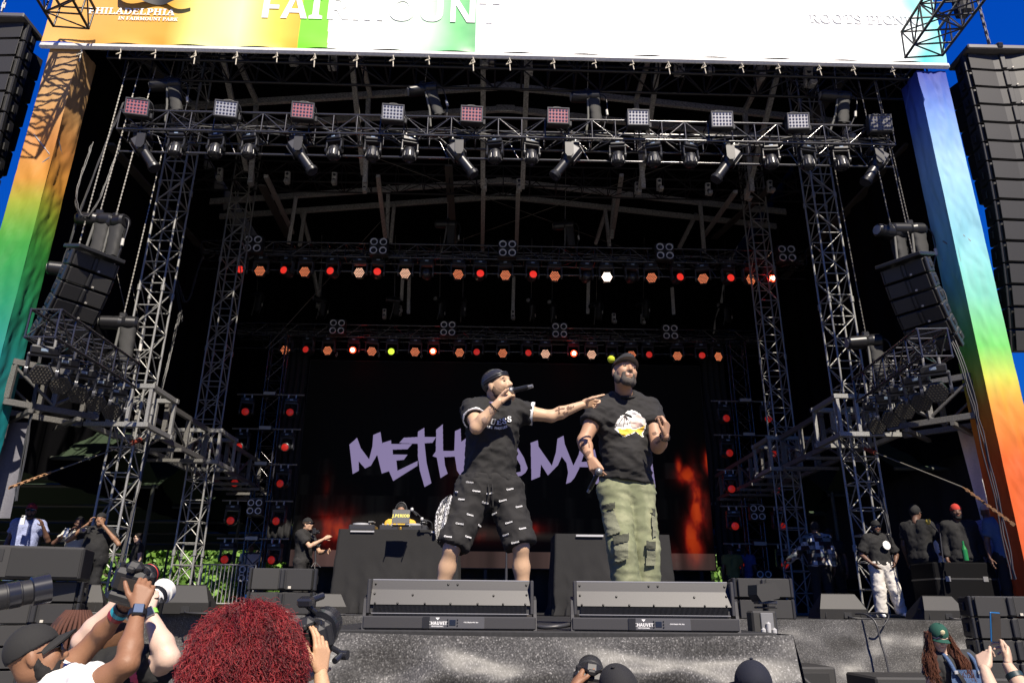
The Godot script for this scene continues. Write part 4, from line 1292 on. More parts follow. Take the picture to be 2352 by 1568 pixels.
	for k in 12:
		wpart(t, "support_leg", cbox(0.1, y0 - DECK - 0.03, 0.1, 0.01), dk, Transform3D(Basis(), Vector3(lerpf(x0 + 0.4, x1 - 0.4, k / 11.0), (y0 + DECK) / 2 - 0.015, -d - 0.1)))
	# black drapes that close the sides of the screen
	for s in 2:
		var xs := x0 - 0.03 if s == 0 else x1 + 0.03
		var f := func(u: float, v: float) -> Vector3:
			return Vector3(xs + (-1 if s == 0 else 1) * 0.75 * u, lerpf(y1 + 0.7, y0 + 0.1, v), -d + 0.02 + 0.05 * sin(u * 26 + 2.0 * sin(v * 9)))
		var o := thing("black_drape", ["black ruffled drape between the video wall and the ladder by the videographer", "black ruffled drape between the video wall and the ladder by the white trousers"][s], "drape", Vector3(xs, y0, -d), "black drapes")
		wpart(o, "cloth", sheet(30, 20, f), mat("drape", 0.012, 0.012, 0.013, 0.9))

func cloth_box(called: String, label: String, a: Vector3, b: Vector3, height: float, depth: float, flare: float) -> Node3D:
	# table or riser hidden by a black cloth; a, b are the front bottom corners on the deck
	var m := grained("table_cloth", 0.012, 0.0115, 0.0115, 0.85, 0, 0.05, 4.0, 0.35)
	var t := thing(called, label, "covered table", (a + b) / 2)
	var x := (b - a).normalized()
	var f := func(u: float, v: float) -> Vector3:
		# runs round the left side, the front and the right side
		var p: Vector3
		if u < 0.25: p = a + Vector3(0, 0, -depth * (1 - u * 4))
		elif u < 0.75: p = a.lerp(b, (u - 0.25) * 2)
		else: p = b + Vector3(0, 0, -depth * (u - 0.75) * 4)
		var c := (a + b) / 2 + Vector3(0, 0, -depth / 2)
		var out := (p - c) * Vector3(1, 0, 1)
		var wave := 0.03 * sin(u * 60 + 3 * sin(u * 21)) * v * v + 0.05 * noise.get_noise_3d(u * 30, v * 8, height * 9) * v
		var crumple := 0.05 * sin(u * 170) * smoothstep(0.85, 1.0, v)
		return p + out * (flare * v + (wave + crumple) / maxf(out.length(), 0.3)) + Vector3(0, height * (1 - v) + 0.01, 0)
	wpart(t, "cloth", sheet(96, 20, f), m)
	wpart(t, "table_top", cbox(a.distance_to(b) - 0.02, 0.04, depth - 0.02, 0.01), m, Transform3D(Basis(), (a + b) / 2 + Vector3(0, height - 0.012, -depth / 2)))
	return t

func build_tables() -> void:
	var grey := mat("gear_grey", 0.45, 0.45, 0.45, 0.4, 0.2)
	var dark := mat("gear_dark", 0.03, 0.03, 0.032, 0.4)
	var d := 12.8
	var a := on_deck(762, d)
	var b := on_deck(1046, d)
	var h := P(900, 1217, d).y - DECK
	var t := cloth_box("dj_table", "tall table under black cloth with turntables and a laptop on it", a, b, h, 0.9, 0.05)
	wpart(t, "tape_strip", cbox(0.4, 0.025, 0.01, 0.002), grey, Transform3D(Basis(), a.lerp(b, 0.2) + Vector3(0, h - 0.03, 0.03)))
	wpart(t, "tape_strip", cbox(0.3, 0.025, 0.01, 0.002), grey, Transform3D(Basis(), a.lerp(b, 0.85) + Vector3(0, h - 0.03, 0.03)))
	for k in 2:
		var p := a.lerp(b, [0.17, 0.62][k]) + Vector3(0, h + 0.01, -0.4)
		var tt := thing("turntable", ["silver and black turntable at the open end of the covered table", "black turntable in front of the laptop stand"][k], "turntable", p, "turntables")
		part(tt, "plinth", cbox(0.45, 0.1, 0.36, 0.02), dark, T(0, 0.05, 0))
		part(tt, "platter", lathe([Vector2(0, 0.1), Vector2(0.16, 0.1), Vector2(0.16, 0.13), Vector2(0, 0.135)], 20), grey, T(-0.03, 0.0, 0))
		part(tt, "tone_arm", tube([Vector3(0.18, 0.16, -0.12), Vector3(0.17, 0.16, 0.06), Vector3(0.1, 0.15, 0.12)], 0.008), grey)
	var mx := thing("dj_mixer", "flat black mixer between the turntables", "mixer", a.lerp(b, 0.4) + Vector3(0, h + 0.01, -0.4))
	part(mx, "body", cbox(0.34, 0.1, 0.36, 0.02), dark, T(0, 0.05, 0))
	for k in 8:
		part(mx, "knob", cylinder(8), grey, T(-0.12 + 0.08 * (k % 4), 0.115, 0.06 - 0.1 * (k / 4), S(0.014, 0.03, 0.014)))
	# laptop on a stand: back of the lid towards us, with the performer's name
	var lp := P(921, 1205, d - 0.45)
	var lt := thing("laptop", "grey laptop on a wire stand with yellow lettering on its lid", "laptop", Vector3(lp.x, a.y + h + 0.01, lp.z))
	var tilt := Basis(Vector3.RIGHT, -0.16)
	var c := P(921, 1186, d - 0.45)
	var lid := wpart(lt, "lid", cbox(0.29, 0.23, 0.014, 0.008), mat("laptop_grey", 0.10, 0.10, 0.095, 0.4, 0.3), Transform3D(tilt, c))
	part(lid, "lettering", lettering("J.PERIOD", 0.048, 0.002), mat("yellow_print", 0.80, 0.72, 0.12, 0.6), T(0, 0.01, 0.0085))
	wpart(lt, "keyboard", cbox(0.29, 0.014, 0.22, 0.005), mat("laptop_grey", 0.10, 0.10, 0.095, 0.4), Transform3D(Basis(), c + Vector3(0, -0.135, -0.13)))
	for s in [-1, 1]:
		wpart(lt, "stand_leg", tube([c + Vector3(s * 0.15, -0.14, 0.0), c + Vector3(s * 0.15, -0.16, 0.05), Vector3(c.x + s * 0.15, a.y + h + 0.02, c.z + 0.03), Vector3(c.x + s * 0.15, a.y + h + 0.02, c.z - 0.2)], 0.008), grey)
	# microphones on stands
	for k in 2:
		var q: Array = [[946, 1170, 968, 1228], [969, 1192, 992, 1232]][k]
		var top := P(q[0], q[1], d - 0.2)
		var foot := P(q[2], q[3], d - 0.1)
		foot.y = a.y + h + 0.02
		var mt := thing("microphone", ["grey microphone on a curved stand, the taller of two on the covered table", "grey microphone on a curved stand, the shorter of two on the covered table"][k], "microphone", foot, "table microphones")
		wpart(mt, "stand", tube(curve([top, top.lerp(foot, 0.5) + Vector3(0.06, 0.03, 0), foot]), 0.01), dark)
		wpart(mt, "head", ball(10), grey, Transform3D(S(0.03, 0.035, 0.03), top))
		bar(mt, "body", top, top.lerp(foot, 0.35) + Vector3(0.02, 0.01, 0), 0.018, dark)
	for k in 2:
		var p := P([1001, 1013][k], 1232, d - 0.15)
		p.y = a.y + h + 0.012
		var bt := thing("water_bottle", ["clear water bottle on the covered table", "small bottle with an orange cap on the covered table"][k], "bottle", p, "bottles on the table")
		part(bt, "body", lathe([Vector2(0, 0), Vector2(0.03, 0), Vector2(0.032, 0.12), Vector2(0.012, 0.17), Vector2(0, 0.17)], 10), mat("bottle", 0.6, 0.62, 0.62, 0.15))
		part(bt, "cap", cylinder(8), mat("cap_orange", 0.7, 0.2, 0.04, 0.5) if k else grey, T(0, 0.185, 0, S(0.015, 0.03, 0.015)))
	# second covered riser
	var d2 := 11.6
	var a2 := on_deck(1277, d2)
	var b2 := on_deck(1548, d2)
	var h2 := P(1400, 1228, d2).y - DECK
	var t2 := cloth_box("covered_riser", "bare riser under black cloth behind the man in green trousers", a2, b2, h2, 0.9, 0.06)
	for u in [0.3, 0.62]:
		wpart(t2, "tape_strip", cbox(0.42, 0.03, 0.012, 0.002), grey, Transform3D(Basis(), a2.lerp(b2, u) + Vector3(0, h2 - 0.02, 0.035)))
	# microphone stand between the two
	var ms := on_deck(1162, 10.0)
	var st := thing("microphone_stand", "thin straight black microphone stand behind the man in shorts", "microphone stand", ms)
	bar(st, "pole", ms + Vector3(0, 0.02, 0), ms + Vector3(0, 1.15, 0), 0.012, dark)
	bar(st, "sleeve", ms + Vector3(0, 0.35, 0), ms + Vector3(0, 0.6, 0), 0.018, dark)
	wpart(st, "base", lathe([Vector2(0, 0), Vector2(0.14, 0), Vector2(0.13, 0.02), Vector2(0, 0.03)], 16), dark, Transform3D(Basis(), ms))

func build_bars() -> void:
	# two LED batten housings on the edge of the runway, seen from behind
	var paint := grained("bar_paint", 0.045, 0.044, 0.046, 0.5, 0.1, 0.12, 8.0, 0.2)
	var dark := mat("bar_dark", 0.012, 0.012, 0.013, 0.4)
	var edge := mat("bar_edge", 0.3, 0.3, 0.31, 0.4, 0.4)
	var screw := mat("screw", 0.02, 0.02, 0.02, 0.3, 0.6)
	var white := mat("white_ink", 0.75, 0.75, 0.75, 0.6)
	var RY := Basis(Vector3.UP, -PI / 2)
	for k in 2:
		var l := P([834, 1311][k], 1440, [4.14, 4.16][k])
		var r := P([1231, 1694][k], 1440, [4.16, 4.10][k])
		var mid := (l + r) / 2
		mid.y = DECK
		var len := l.distance_to(r)
		var t := thing("led_batten", ["grey LED batten on the runway edge in front of the man in shorts", "grey LED batten on the runway edge in front of the man in green trousers"][k], "led batten", mid, "led battens")
		t.rotation.y = atan2(-(r.z - l.z), r.x - l.x)
		var hl := len - 0.07
		var head := part(t, "housing", prism(PackedVector2Array([Vector2(-0.06, 0.243), Vector2(0.004, 0.243), Vector2(0.012, 0.205), Vector2(0.018, 0.197), Vector2(0.058, 0.122), Vector2(0.052, 0.118), Vector2(0.04, 0.116), Vector2(0.04, 0.08), Vector2(-0.06, 0.08)]), hl), paint, T(0, 0, 0, RY))
		part(head, "top_edge", cbox(0.05, 0.006, hl, 0.001), edge, T(-0.02, 0.246, 0))
		part(head, "lower_edge", cbox(0.008, 0.004, hl * 0.98, 0.001), edge, T(0.06, 0.079, 0))
		for s in [-1, 1]:
			part(head, "end_cap", cbox(0.13, 0.17, 0.018, 0.004), paint, T(-0.002, 0.162, s * (hl / 2 + 0.01)))
			part(t, "bracket", prism(PackedVector2Array([Vector2(-0.05, 0), Vector2(0.075, 0), Vector2(0.06, 0.08), Vector2(0.05, 0.15), Vector2(-0.02, 0.17), Vector2(-0.05, 0.15)]), 0.016), paint, T(s * (len / 2 - 0.009), 0, 0, RY))
		var fins := []
		var nf := 120
		for i in nf:
			fins.append([cbox(0.0025, 0.036, 0.018, 0), T(lerpf(-hl / 2 + 0.02, hl / 2 - 0.02, float(i) / (nf - 1)), 0.1, 0.05)])
		jpart(t, "cooling_fins", fins, dark)
		part(t, "base", cbox(len - 0.012, 0.062, 0.1, 0.005), paint, T(0, 0.035, 0.03))
		part(t, "spine", cbox(len - 0.1, 0.02, 0.05, 0.004), dark, T(0, 0.074, 0.02))
		var pn := part(t, "control_panel", cbox(0.32, 0.058, 0.008, 0.002), mat("bar_panel", 0.085, 0.085, 0.09, 0.4, 0.2), T(0.02, 0.036, 0.084))
		part(pn, "panel_end", cbox(0.035, 0.056, 0.003, 0), dark, T(-0.14, 0, 0.0045))
		part(pn, "display", cbox(0.032, 0.028, 0.004, 0.001), mat("bar_lcd", 0.01, 0.015, 0.03, 0.1), T(-0.005, 0, 0.0045))
		part(pn, "lettering", lettering("CHAUVET", 0.016, 0.002), white, T(-0.082, -0.003, 0.0045))
		part(pn, "lettering", lettering("PROFESSIONAL", 0.0062, 0.002), white, T(-0.082, -0.018, 0.0045))
		part(pn, "emblem", prism(PackedVector2Array([Vector2(-0.011, 0.024), Vector2(0.011, 0.024), Vector2(0, 0.012)]), 0.002), white, T(-0.082, 0, 0.0045))
		part(pn, "lettering", lettering("COLORado PXL Bar", 0.006, 0.002, "Droid Sans", true, true), white, T(0.09, 0.002, 0.0045))
		for sx in [-0.03, 0.02]:
			for sy in [-0.014, 0, 0.014]:
				part(pn, "button", cylinder(8), screw, T(sx, sy, 0.006, Basis(Vector3.RIGHT, RX) * S(0.0035, 0.004, 0.0035)))
		for q in [[-0.48, 0.225, 0.01], [0.48, 0.225, 0.01], [-0.02, 0.225, 0.01], [0.04, 0.225, 0.01], [-0.48, 0.175, 0.033], [0.48, 0.175, 0.033], [-0.24, 0.17, 0.036], [0.27, 0.17, 0.036], [-0.47, 0.128, 0.058], [-0.33, 0.128, 0.058], [-0.16, 0.128, 0.058], [0.0, 0.128, 0.058], [0.17, 0.128, 0.058], [0.33, 0.128, 0.058], [0.47, 0.128, 0.058]]:
			part(t, "screw", ball(6), screw, T(q[0] * hl, q[1], q[2], S(0.006, 0.006, 0.006)))
	# shoe, cable and tape between the battens
	var p := on_deck(1265, 4.25)
	var cab := thing("power_cable", "black power cable lying between the two LED battens", "cable", p)
	wpart(cab, "cable", tube(curve([P(1225, 1436, 4.12), P(1250, 1440, 4.08), P(1285, 1438, 4.08), P(1318, 1432, 4.14)]), 0.012), mat("cable", 0.03, 0.03, 0.032, 0.4))

func make_wedge() -> ArrayMesh:
	# stage monitor: its sloping grille looks away from us
	var w := 0.66
	var m := MB.new()
	var prof := [Vector2(0.0, 0.0), Vector2(0.03, 0.13), Vector2(-0.09, 0.33), Vector2(-0.13, 0.34), Vector2(-0.46, 0.10), Vector2(-0.46, 0.0)]
	var inset := [0.0, 0.0, 0.09, 0.1, 0.03, 0.0]
	for s in [-1, 1]:
		for i in range(1, prof.size() - 1):
			var q := []
			for j in [0, i, i + 1]: q.append(Vector3(s * (w / 2 - inset[j]), prof[j].y, prof[j].x))
			m.flat(q[0], q[1], q[2], Vector3(s, 0, 0))
	for i in prof.size():
		var j := (i + 1) % prof.size()
		var e: Vector2 = prof[j] - prof[i]
		m.quad(Vector3(-w / 2 + inset[i], prof[i].y, prof[i].x), Vector3(w / 2 - inset[i], prof[i].y, prof[i].x), Vector3(w / 2 - inset[j], prof[j].y, prof[j].x), Vector3(-w / 2 + inset[j], prof[j].y, prof[j].x), Vector3(0, e.x * -1.0, e.y))
	return m.done()

func build_monitors() -> void:
	var paint := grained("cabinet_paint", 0.034, 0.033, 0.031, 0.6, 0, 0.3, 9.0, 0.3)
	var dark := mat("cabinet2", 0.012, 0.012, 0.012, 0.6)
	var wm := make_wedge()
	var list := [[414, 10.3, 1.06, 0.05, "wedge monitor beside the white telephoto lens at the stage edge"], [165, 9.6, 1.0, 0.25, "wedge monitor next to the stacked subwoofers under the photographer in black"], [1936, 11.0, 1.0, -0.02, "wedge monitor beside the feet of the man in white trousers"], [2168, 11.0, 0.95, 0.1, "wedge monitor next to the loudspeaker stack behind the green cap"], [748, 10.6, 0.8, 0.3, "small wedge monitor at the corner of the covered table"]]
	for a in list:
		var p := on_deck(a[0], a[1])
		var t := thing("wedge_monitor", a[4], "stage monitor", p, "wedge monitors")
		t.rotation.y = a[3]
		t.scale = Vector3.ONE * a[2]
		part(t, "cabinet", wm, paint, T(0, 0.003, 0))
		part(t, "connector_recess", cbox(0.11, 0.08, 0.02, 0.004), dark, T(0.06, 0.05, 0.012))
		for s in [-1, 1]:
			part(t, "handle_slot", cbox(0.014, 0.08, 0.01, 0.002), dark, T(s * 0.25, 0.06, 0.016))
			part(t, "side_handle", cbox(0.014, 0.07, 0.1, 0.004), dark, T(s * 0.3, 0.12, -0.12))
		part(t, "cable", tube(curve([Vector3(0.06, 0.04, 0.02), Vector3(0.1, 0.02, 0.08), Vector3(0.25, 0.012, 0.1), Vector3(0.5, 0.012, 0.06)]), 0.01), mat("cable", 0.03, 0.03, 0.032, 0.4))
	# loudspeaker stacks at both wings
	var mk := func(label: String, px: float, d: float, rows: int, y0: float, w: float, h: float, turn: float) -> Node3D:
		var p := on_ground(px, d)
		var t := thing("loudspeaker_stack", label, "loudspeakers", p, "loudspeaker stacks")
		t.rotation.y = turn
		for k in rows:
			add_line_box(t, w, h, 0.5, "st%.2f_%.2f" % [w, h], T(0, y0 + h * (k + 0.5), 0))
		if y0 > 0.05:
			part(t, "base", cbox(w, y0 - 0.01, 0.5, 0.02), paint, T(0, y0 / 2, 0))
		return t
	mk.call("stack of small black loudspeaker cabinets in the wing below the photographer in black", 88, 9.2, 6, 0.5, 0.84, 0.235, 0.22)
	var sb := on_ground(62, 9.1)
	var sub := thing("subwoofer", "large black subwoofer lying on the loudspeaker stack below the red cap", "loudspeaker", sb + Vector3(0, 1.92, 0), "subwoofers")
	sub.rotation.y = 0.3
	part(sub, "cabinet", cbox(0.95, 0.36, 0.6, 0.02), paint, T(0.05, 0.18, 0))
	part(sub, "grille", cbox(0.72, 0.31, 0.02, 0.005), mat("grille_dark", 0.010, 0.010, 0.010, 0.7), T(0.14, 0.18, 0.3))
	part(sub, "handle", cbox(0.1, 0.14, 0.01, 0.004), dark, T(-0.33, 0.25, 0.3))
	mk.call("stack of black loudspeaker cabinets at the wing behind the raised phone", 2308, 9.6, 5, 0.6, 0.86, 0.25, -0.14)
	# front fill on the deck beside the runway
	var fp := on_deck(645, 9.4)
	var ff := thing("front_fill", "two stacked black front-fill cabinets on the deck beside the red hair", "loudspeakers", fp)
	ff.rotation.y = 0.1
	for k in 2:
		add_line_box(ff, 0.72, 0.26, 0.42, "ff", T(0, 0.14 + 0.27 * k, 0))
	var fp2 := on_deck(1750, 9.0)
	var ff2 := thing("front_fill", "black front-fill cabinets on the deck behind the flood lamp", "loudspeakers", fp2)
	for k in 2:
		add_line_box(ff2, 0.62, 0.22, 0.42, "ff2", T(0, 0.12 + 0.23 * k, 0))
	# subwoofers standing in the pit
	var ps := [[1813, 8.4, 0.85, 1.1, "tall black subwoofer in the pit beside the rubble of clamps"], [2080, 8.2, 0.85, 1.02, "black subwoofer in the pit right behind the green cap"], [2245, 8.4, 1.2, 1.0, "wide black subwoofer in the pit behind the raised phone"]]
	ps[0][4] = "tall black subwoofer in the pit beside the runway corner"
	for a in ps:
		var p := on_ground(a[0], a[1])
		var t := thing("subwoofer", a[4], "loudspeaker", p, "subwoofers")
		part(t, "cabinet", cbox(a[2], a[3], 0.7, 0.02), paint, T(0, a[3] / 2, -0.35))
		part(t, "grille", cbox(a[2] * 0.86, a[3] * 0.9, 0.02, 0.005), mat("grille_dark", 0.010, 0.010, 0.010, 0.7), T(-0.02, a[3] / 2, 0.0))
		part(t, "badge", cbox(0.05, 0.05, 0.006, 0.002), mat("badge", 0.5, 0.47, 0.4, 0.4), T(a[2] * 0.4, a[3] - 0.3, 0.014))
	# flood lamp and connector boxes at the runway corner
	var fl := P(1756, 1362, 4.6)
	var lamp := thing("flood_lamp", "grey angular flood lamp on a black bracket at the runway corner", "stage light", Vector3(fl.x, DECK, fl.z))
	wpart(lamp, "housing", prism(PackedVector2Array([Vector2(-0.07, 0.045), Vector2(0.04, 0.06), Vector2(0.075, 0.0), Vector2(0.06, -0.03), Vector2(-0.05, -0.05), Vector2(-0.075, -0.01)]), 0.13), paint, Transform3D(Basis(Vector3.UP, 0.1), fl))
	wpart(lamp, "lens", cbox(0.11, 0.02, 0.1, 0.004), mat("dark_glass", 0.03, 0.03, 0.035, 0.15), Transform3D(Basis(), fl + Vector3(0, -0.052, 0.0)))
	bar(lamp, "stem", Vector3(fl.x, DECK + 0.01, fl.z), fl + Vector3(0, -0.05, 0), 0.012, dark)
	wpart(lamp, "bracket", cbox(0.12, 0.012, 0.06, 0.003), dark, Transform3D(Basis(), fl + Vector3(0, -0.08, 0)))
	var bx := P(1752, 1440, 4.35)
	var cbx := thing("connector_box", "grey connector box with plugs hanging at the runway corner", "junction box", bx + Vector3(0, -0.12, 0))
	wpart(cbx, "case", cbox(0.14, 0.17, 0.1, 0.01), paint, Transform3D(Basis(), bx))
	wpart(cbx, "face", cbox(0.07, 0.15, 0.012, 0.003), mat("gear_grey2", 0.2, 0.2, 0.2, 0.4, 0.3), Transform3D(Basis(), bx + Vector3(0.01, 0, 0.055)))
	for k in 3:
		wpart(cbx, "plug", lathe([Vector2(0, -0.03), Vector2(0.012, -0.03), Vector2(0.014, 0.02), Vector2(0, 0.03)], 8), mat("gear_grey", 0.45, 0.45, 0.45, 0.4, 0.2), Transform3D(Basis(), bx + Vector3(-0.02 + 0.03 * k, -0.03 + 0.03 * (k % 2), 0.07)))
	wpart(cbx, "cable", tube(curve([bx + Vector3(0.0, -0.05, 0.07), bx + Vector3(0.0, -0.2, 0.08), bx + Vector3(0.05, -0.3, 0.05), bx + Vector3(0.03, -0.6, 0.02)]), 0.008), mat("cable", 0.03, 0.03, 0.032, 0.4))
	# microphone stand clamp gear below
	var cl := P(1810, 1528, 4.5)
	var rig := thing("folded_stand", "folded black tripod stand with chrome clamps leaning in the pit", "tripod", Vector3(cl.x, 0, cl.z))
	bar(rig, "tube", cl + Vector3(-0.06, 0.06, 0), cl + Vector3(0.1, -0.1, 0.05), 0.016, dark)
	bar(rig, "tube", cl + Vector3(-0.09, 0.0, 0), Vector3(cl.x + 0.2, 0.02, cl.z + 0.1), 0.018, dark)
	bar(rig, "tube", cl + Vector3(-0.11, 0.0, 0), Vector3(cl.x - 0.1, 0.02, cl.z + 0.1), 0.018, dark)
	wpart(rig, "clamp", cbox(0.06, 0.03, 0.03, 0.006), mat("clamp", 0.55, 0.55, 0.53, 0.35, 0.6), Transform3D(Basis(Vector3.BACK, -0.5), cl + Vector3(-0.06, 0.08, 0.01)))
	# cables along the wing
	var cp := thing("wing_cable", "black cable looping down over the creased skirt below the white trousers", "cable", P(2050, 1412, 10.45))
	wpart(cp, "cable", tube(curve([P(1965, 1409, 10.6), P(1990, 1411, 10.45), P(2012, 1430, 10.35), P(2024, 1475, 10.3), P(2035, 1510, 10.25), P(2045, 1560, 10.2)]), 0.013), mat("cable", 0.03, 0.03, 0.032, 0.4))
	wpart(cp, "cable", tube(curve([P(1990, 1408, 10.7), P(2040, 1410, 10.5), P(2030, 1436, 10.4), P(2012, 1436, 10.4)]), 0.011), mat("cable", 0.03, 0.03, 0.032, 0.4))
	var cq := thing("wing_cable", "black cables lying along the wing deck beside the white telephoto lens", "cable", P(520, 1409, 10.45))
	for k in 3:
		wpart(cq, "cable", tube(curve([P(440, 1409, 10.5), P(500, 1411 - k, 10.5), P(560, 1408 + k, 10.55), P(640, 1410, 10.5)]), 0.016), mat("cable", 0.03, 0.03, 0.032, 0.4))

# ---------------------------------------------------------------- bodies: distance fields meshed as surface nets
func cap_(a: Vector3, b: Vector3, ra: float, rb: float, k := 0.02, flat_end := false) -> Array:
	return [0, a, b, ra, rb, k, flat_end]

func ell(c: Vector3, r: Vector3, axes: Basis, k := 0.02) -> Array:
	return [2, c, r, axes, axes.inverse(), k]

func minus(p: Array) -> Array:
	var q := p.duplicate()
	q[0] += 1
	return q

func sdf(prims: Array, cell: float, clips := [], wrinkle := 0.0, wfreq := Vector3(6, 3, 6), wseed := 0) -> ArrayMesh:
	var lo := Vector3.ONE * 1e6
	var hi := -lo
	for p in prims:
		if p[0] == 0:
			var r: float = maxf(p[3], p[4])
			lo = lo.min((p[1] as Vector3).min(p[2]) - Vector3.ONE * r)
			hi = hi.max((p[1] as Vector3).max(p[2]) + Vector3.ONE * r)
		elif p[0] == 2:
			var r: Vector3 = p[2]
			var m: float = maxf(r.x, maxf(r.y, r.z))
			lo = lo.min(p[1] - Vector3.ONE * m)
			hi = hi.max(p[1] + Vector3.ONE * m)
	lo -= Vector3.ONE * cell * 2.5
	hi += Vector3.ONE * cell * 2.5
	var nx := int(ceil((hi.x - lo.x) / cell)) + 1
	var ny := int(ceil((hi.y - lo.y) / cell)) + 1
	var nz := int(ceil((hi.z - lo.z) / cell)) + 1
	var f := PackedFloat32Array()
	f.resize(nx * ny * nz)
	f.fill(9.0)
	var nxy := nx * ny
	for p in prims:
		var kind: int = p[0]
		var k: float = p[5]
		var pad := k + cell * 2.0
		var a: Vector3 = p[1]
		var b: Vector3 = p[2]
		var bl: Vector3
		var bh: Vector3
		var ra := 0.0
		var rb := 0.0
		var axes_inv := Basis()
		var least := 1.0
		if kind < 2:
			ra = p[3]
			rb = p[4]
			var r := maxf(ra, rb) + pad
			bl = a.min(b) - Vector3.ONE * r
			bh = a.max(b) + Vector3.ONE * r
		else:
			var m := maxf(b.x, maxf(b.y, b.z)) + pad
			bl = a - Vector3.ONE * m
			bh = a + Vector3.ONE * m
			axes_inv = p[4]
			least = minf(b.x, minf(b.y, b.z))
		var i0 := maxi(0, int((bl.x - lo.x) / cell))
		var j0 := maxi(0, int((bl.y - lo.y) / cell))
		var k0 := maxi(0, int((bl.z - lo.z) / cell))
		var i1 := mini(nx - 1, int((bh.x - lo.x) / cell) + 1)
		var j1 := mini(ny - 1, int((bh.y - lo.y) / cell) + 1)
		var k1 := mini(nz - 1, int((bh.z - lo.z) / cell) + 1)
		var ba := b - a
		var bb := 1.0 / maxf(ba.length_squared(), 1e-9)
		var bn := ba.normalized()
		var flat_end: bool = p[6] if kind < 2 else false
		for zz in range(k0, k1 + 1):
			for yy in range(j0, j1 + 1):
				var idx := zz * nxy + yy * nx + i0
				var q := Vector3(lo.x + i0 * cell, lo.y + yy * cell, lo.z + zz * cell)
				for xx in range(i0, i1 + 1):
					var d: float
					if kind < 2:
						var pa := q - a
						var h := clampf(pa.dot(ba) * bb, 0.0, 1.0)
						d = (pa - ba * h).length() - (ra + (rb - ra) * h)
						if flat_end: d = maxf(d, (q - b).dot(bn))
					else:
						var l := axes_inv * (q - a)
						d = ((l / b).length() - 1.0) * least
					var c := f[idx]
					if kind & 1:
						d = -d
						var e := maxf(k - absf(c - d), 0.0)
						f[idx] = maxf(c, d) + e * e * 0.25 / k
					else:
						var e := maxf(k - absf(c - d), 0.0)
						f[idx] = minf(c, d) - e * e * 0.25 / k
					idx += 1
					q.x += cell
	for cp in clips:
		var n: Vector3 = cp[0]
		var dd: float = cp[1]
		for zz in nz:
			for yy in ny:
				var idx := zz * nxy + yy * nx
				var base := n.y * (lo.y + yy * cell) + n.z * (lo.z + zz * cell) + n.x * lo.x - dd
				for xx in nx:
					var v := base + n.x * xx * cell
					if f[idx] < v: f[idx] = v
					idx += 1
	# surface nets
	var at := PackedInt32Array()
	at.resize(nx * ny * nz)
	at.fill(-1)
	var verts := PackedVector3Array()
	var offs := [0, 1, nx, nx + 1, nxy, nxy + 1, nxy + nx, nxy + nx + 1]
	var edges := [[0, 1], [2, 3], [4, 5], [6, 7], [0, 2], [1, 3], [4, 6], [5, 7], [0, 4], [1, 5], [2, 6], [3, 7]]
	var cv := PackedFloat32Array()
	cv.resize(8)
	var far := cell * 2.2
	for zz in nz - 1:
		for yy in ny - 1:
			var idx := zz * nxy + yy * nx
			for xx in nx - 1:
				var f0 := f[idx]
				if f0 < far and f0 > -far:
					var mask := 0
					for c in 8:
						var v := f[idx + offs[c]]
						cv[c] = v
						if v < 0.0: mask |= 1 << c
					if mask != 0 and mask != 255:
						var s := Vector3.ZERO
						var cnt := 0
						for e in edges:
							var e0: int = e[0]
							var e1: int = e[1]
							if ((mask >> e0) & 1) != ((mask >> e1) & 1):
								var t := cv[e0] / (cv[e0] - cv[e1])
								var p0 := Vector3(e0 & 1, (e0 >> 1) & 1, (e0 >> 2) & 1)
								var p1 := Vector3(e1 & 1, (e1 >> 1) & 1, (e1 >> 2) & 1)
								s += p0.lerp(p1, t)
								cnt += 1
						at[idx] = verts.size()
						verts.append(lo + (Vector3(xx, yy, zz) + s / cnt) * cell)
				idx += 1
	var ix := PackedInt32Array()
	var quad := func(a: int, b: int, c: int, d: int, flip: bool) -> void:
		if a < 0 or b < 0 or c < 0 or d < 0: return
		if flip:
			ix.append_array([a, b, c, a, c, d])
		else:
			ix.append_array([a, c, b, a, d, c])
	for zz in range(1, nz - 1):
		for yy in range(1, ny - 1):
			var idx := zz * nxy + yy * nx + 1
			for xx in range(1, nx - 1):
				if at[idx] >= 0 or at[idx - 1] >= 0 or at[idx - nx] >= 0 or at[idx - nxy] >= 0:
					var ins := f[idx] < 0.0
					if ins != (f[idx + 1] < 0.0): quad.call(at[idx - nx - nxy], at[idx - nxy], at[idx], at[idx - nx], not ins)
					if ins != (f[idx + nx] < 0.0): quad.call(at[idx - nxy - 1], at[idx - 1], at[idx], at[idx - nxy], not ins)
					if ins != (f[idx + nxy] < 0.0): quad.call(at[idx - 1 - nx], at[idx - nx], at[idx], at[idx - 1], not ins)
				idx += 1
	var nor := normals_of(verts, ix)
	if wrinkle > 0.0:
		var nz2 := FastNoiseLite.new()
		nz2.seed = 77 + wseed
		nz2.frequency = 1.0
		nz2.fractal_octaves = 2
		nz2.fractal_type = FastNoiseLite.FRACTAL_RIDGED
		for i in verts.size():
			var p := verts[i]
			verts[i] = p + nor[i] * (wrinkle * nz2.get_noise_3d(p.x * wfreq.x + p.y * wfreq.y * 0.5, p.y * wfreq.y, p.z * wfreq.z))
		nor = normals_of(verts, ix)
	var am := ArrayMesh.new()
	var arr := []
	arr.resize(Mesh.ARRAY_MAX)
	arr[Mesh.ARRAY_VERTEX] = verts
	arr[Mesh.ARRAY_NORMAL] = nor
	arr[Mesh.ARRAY_INDEX] = ix
	am.add_surface_from_arrays(Mesh.PRIMITIVE_TRIANGLES, arr)
	return am

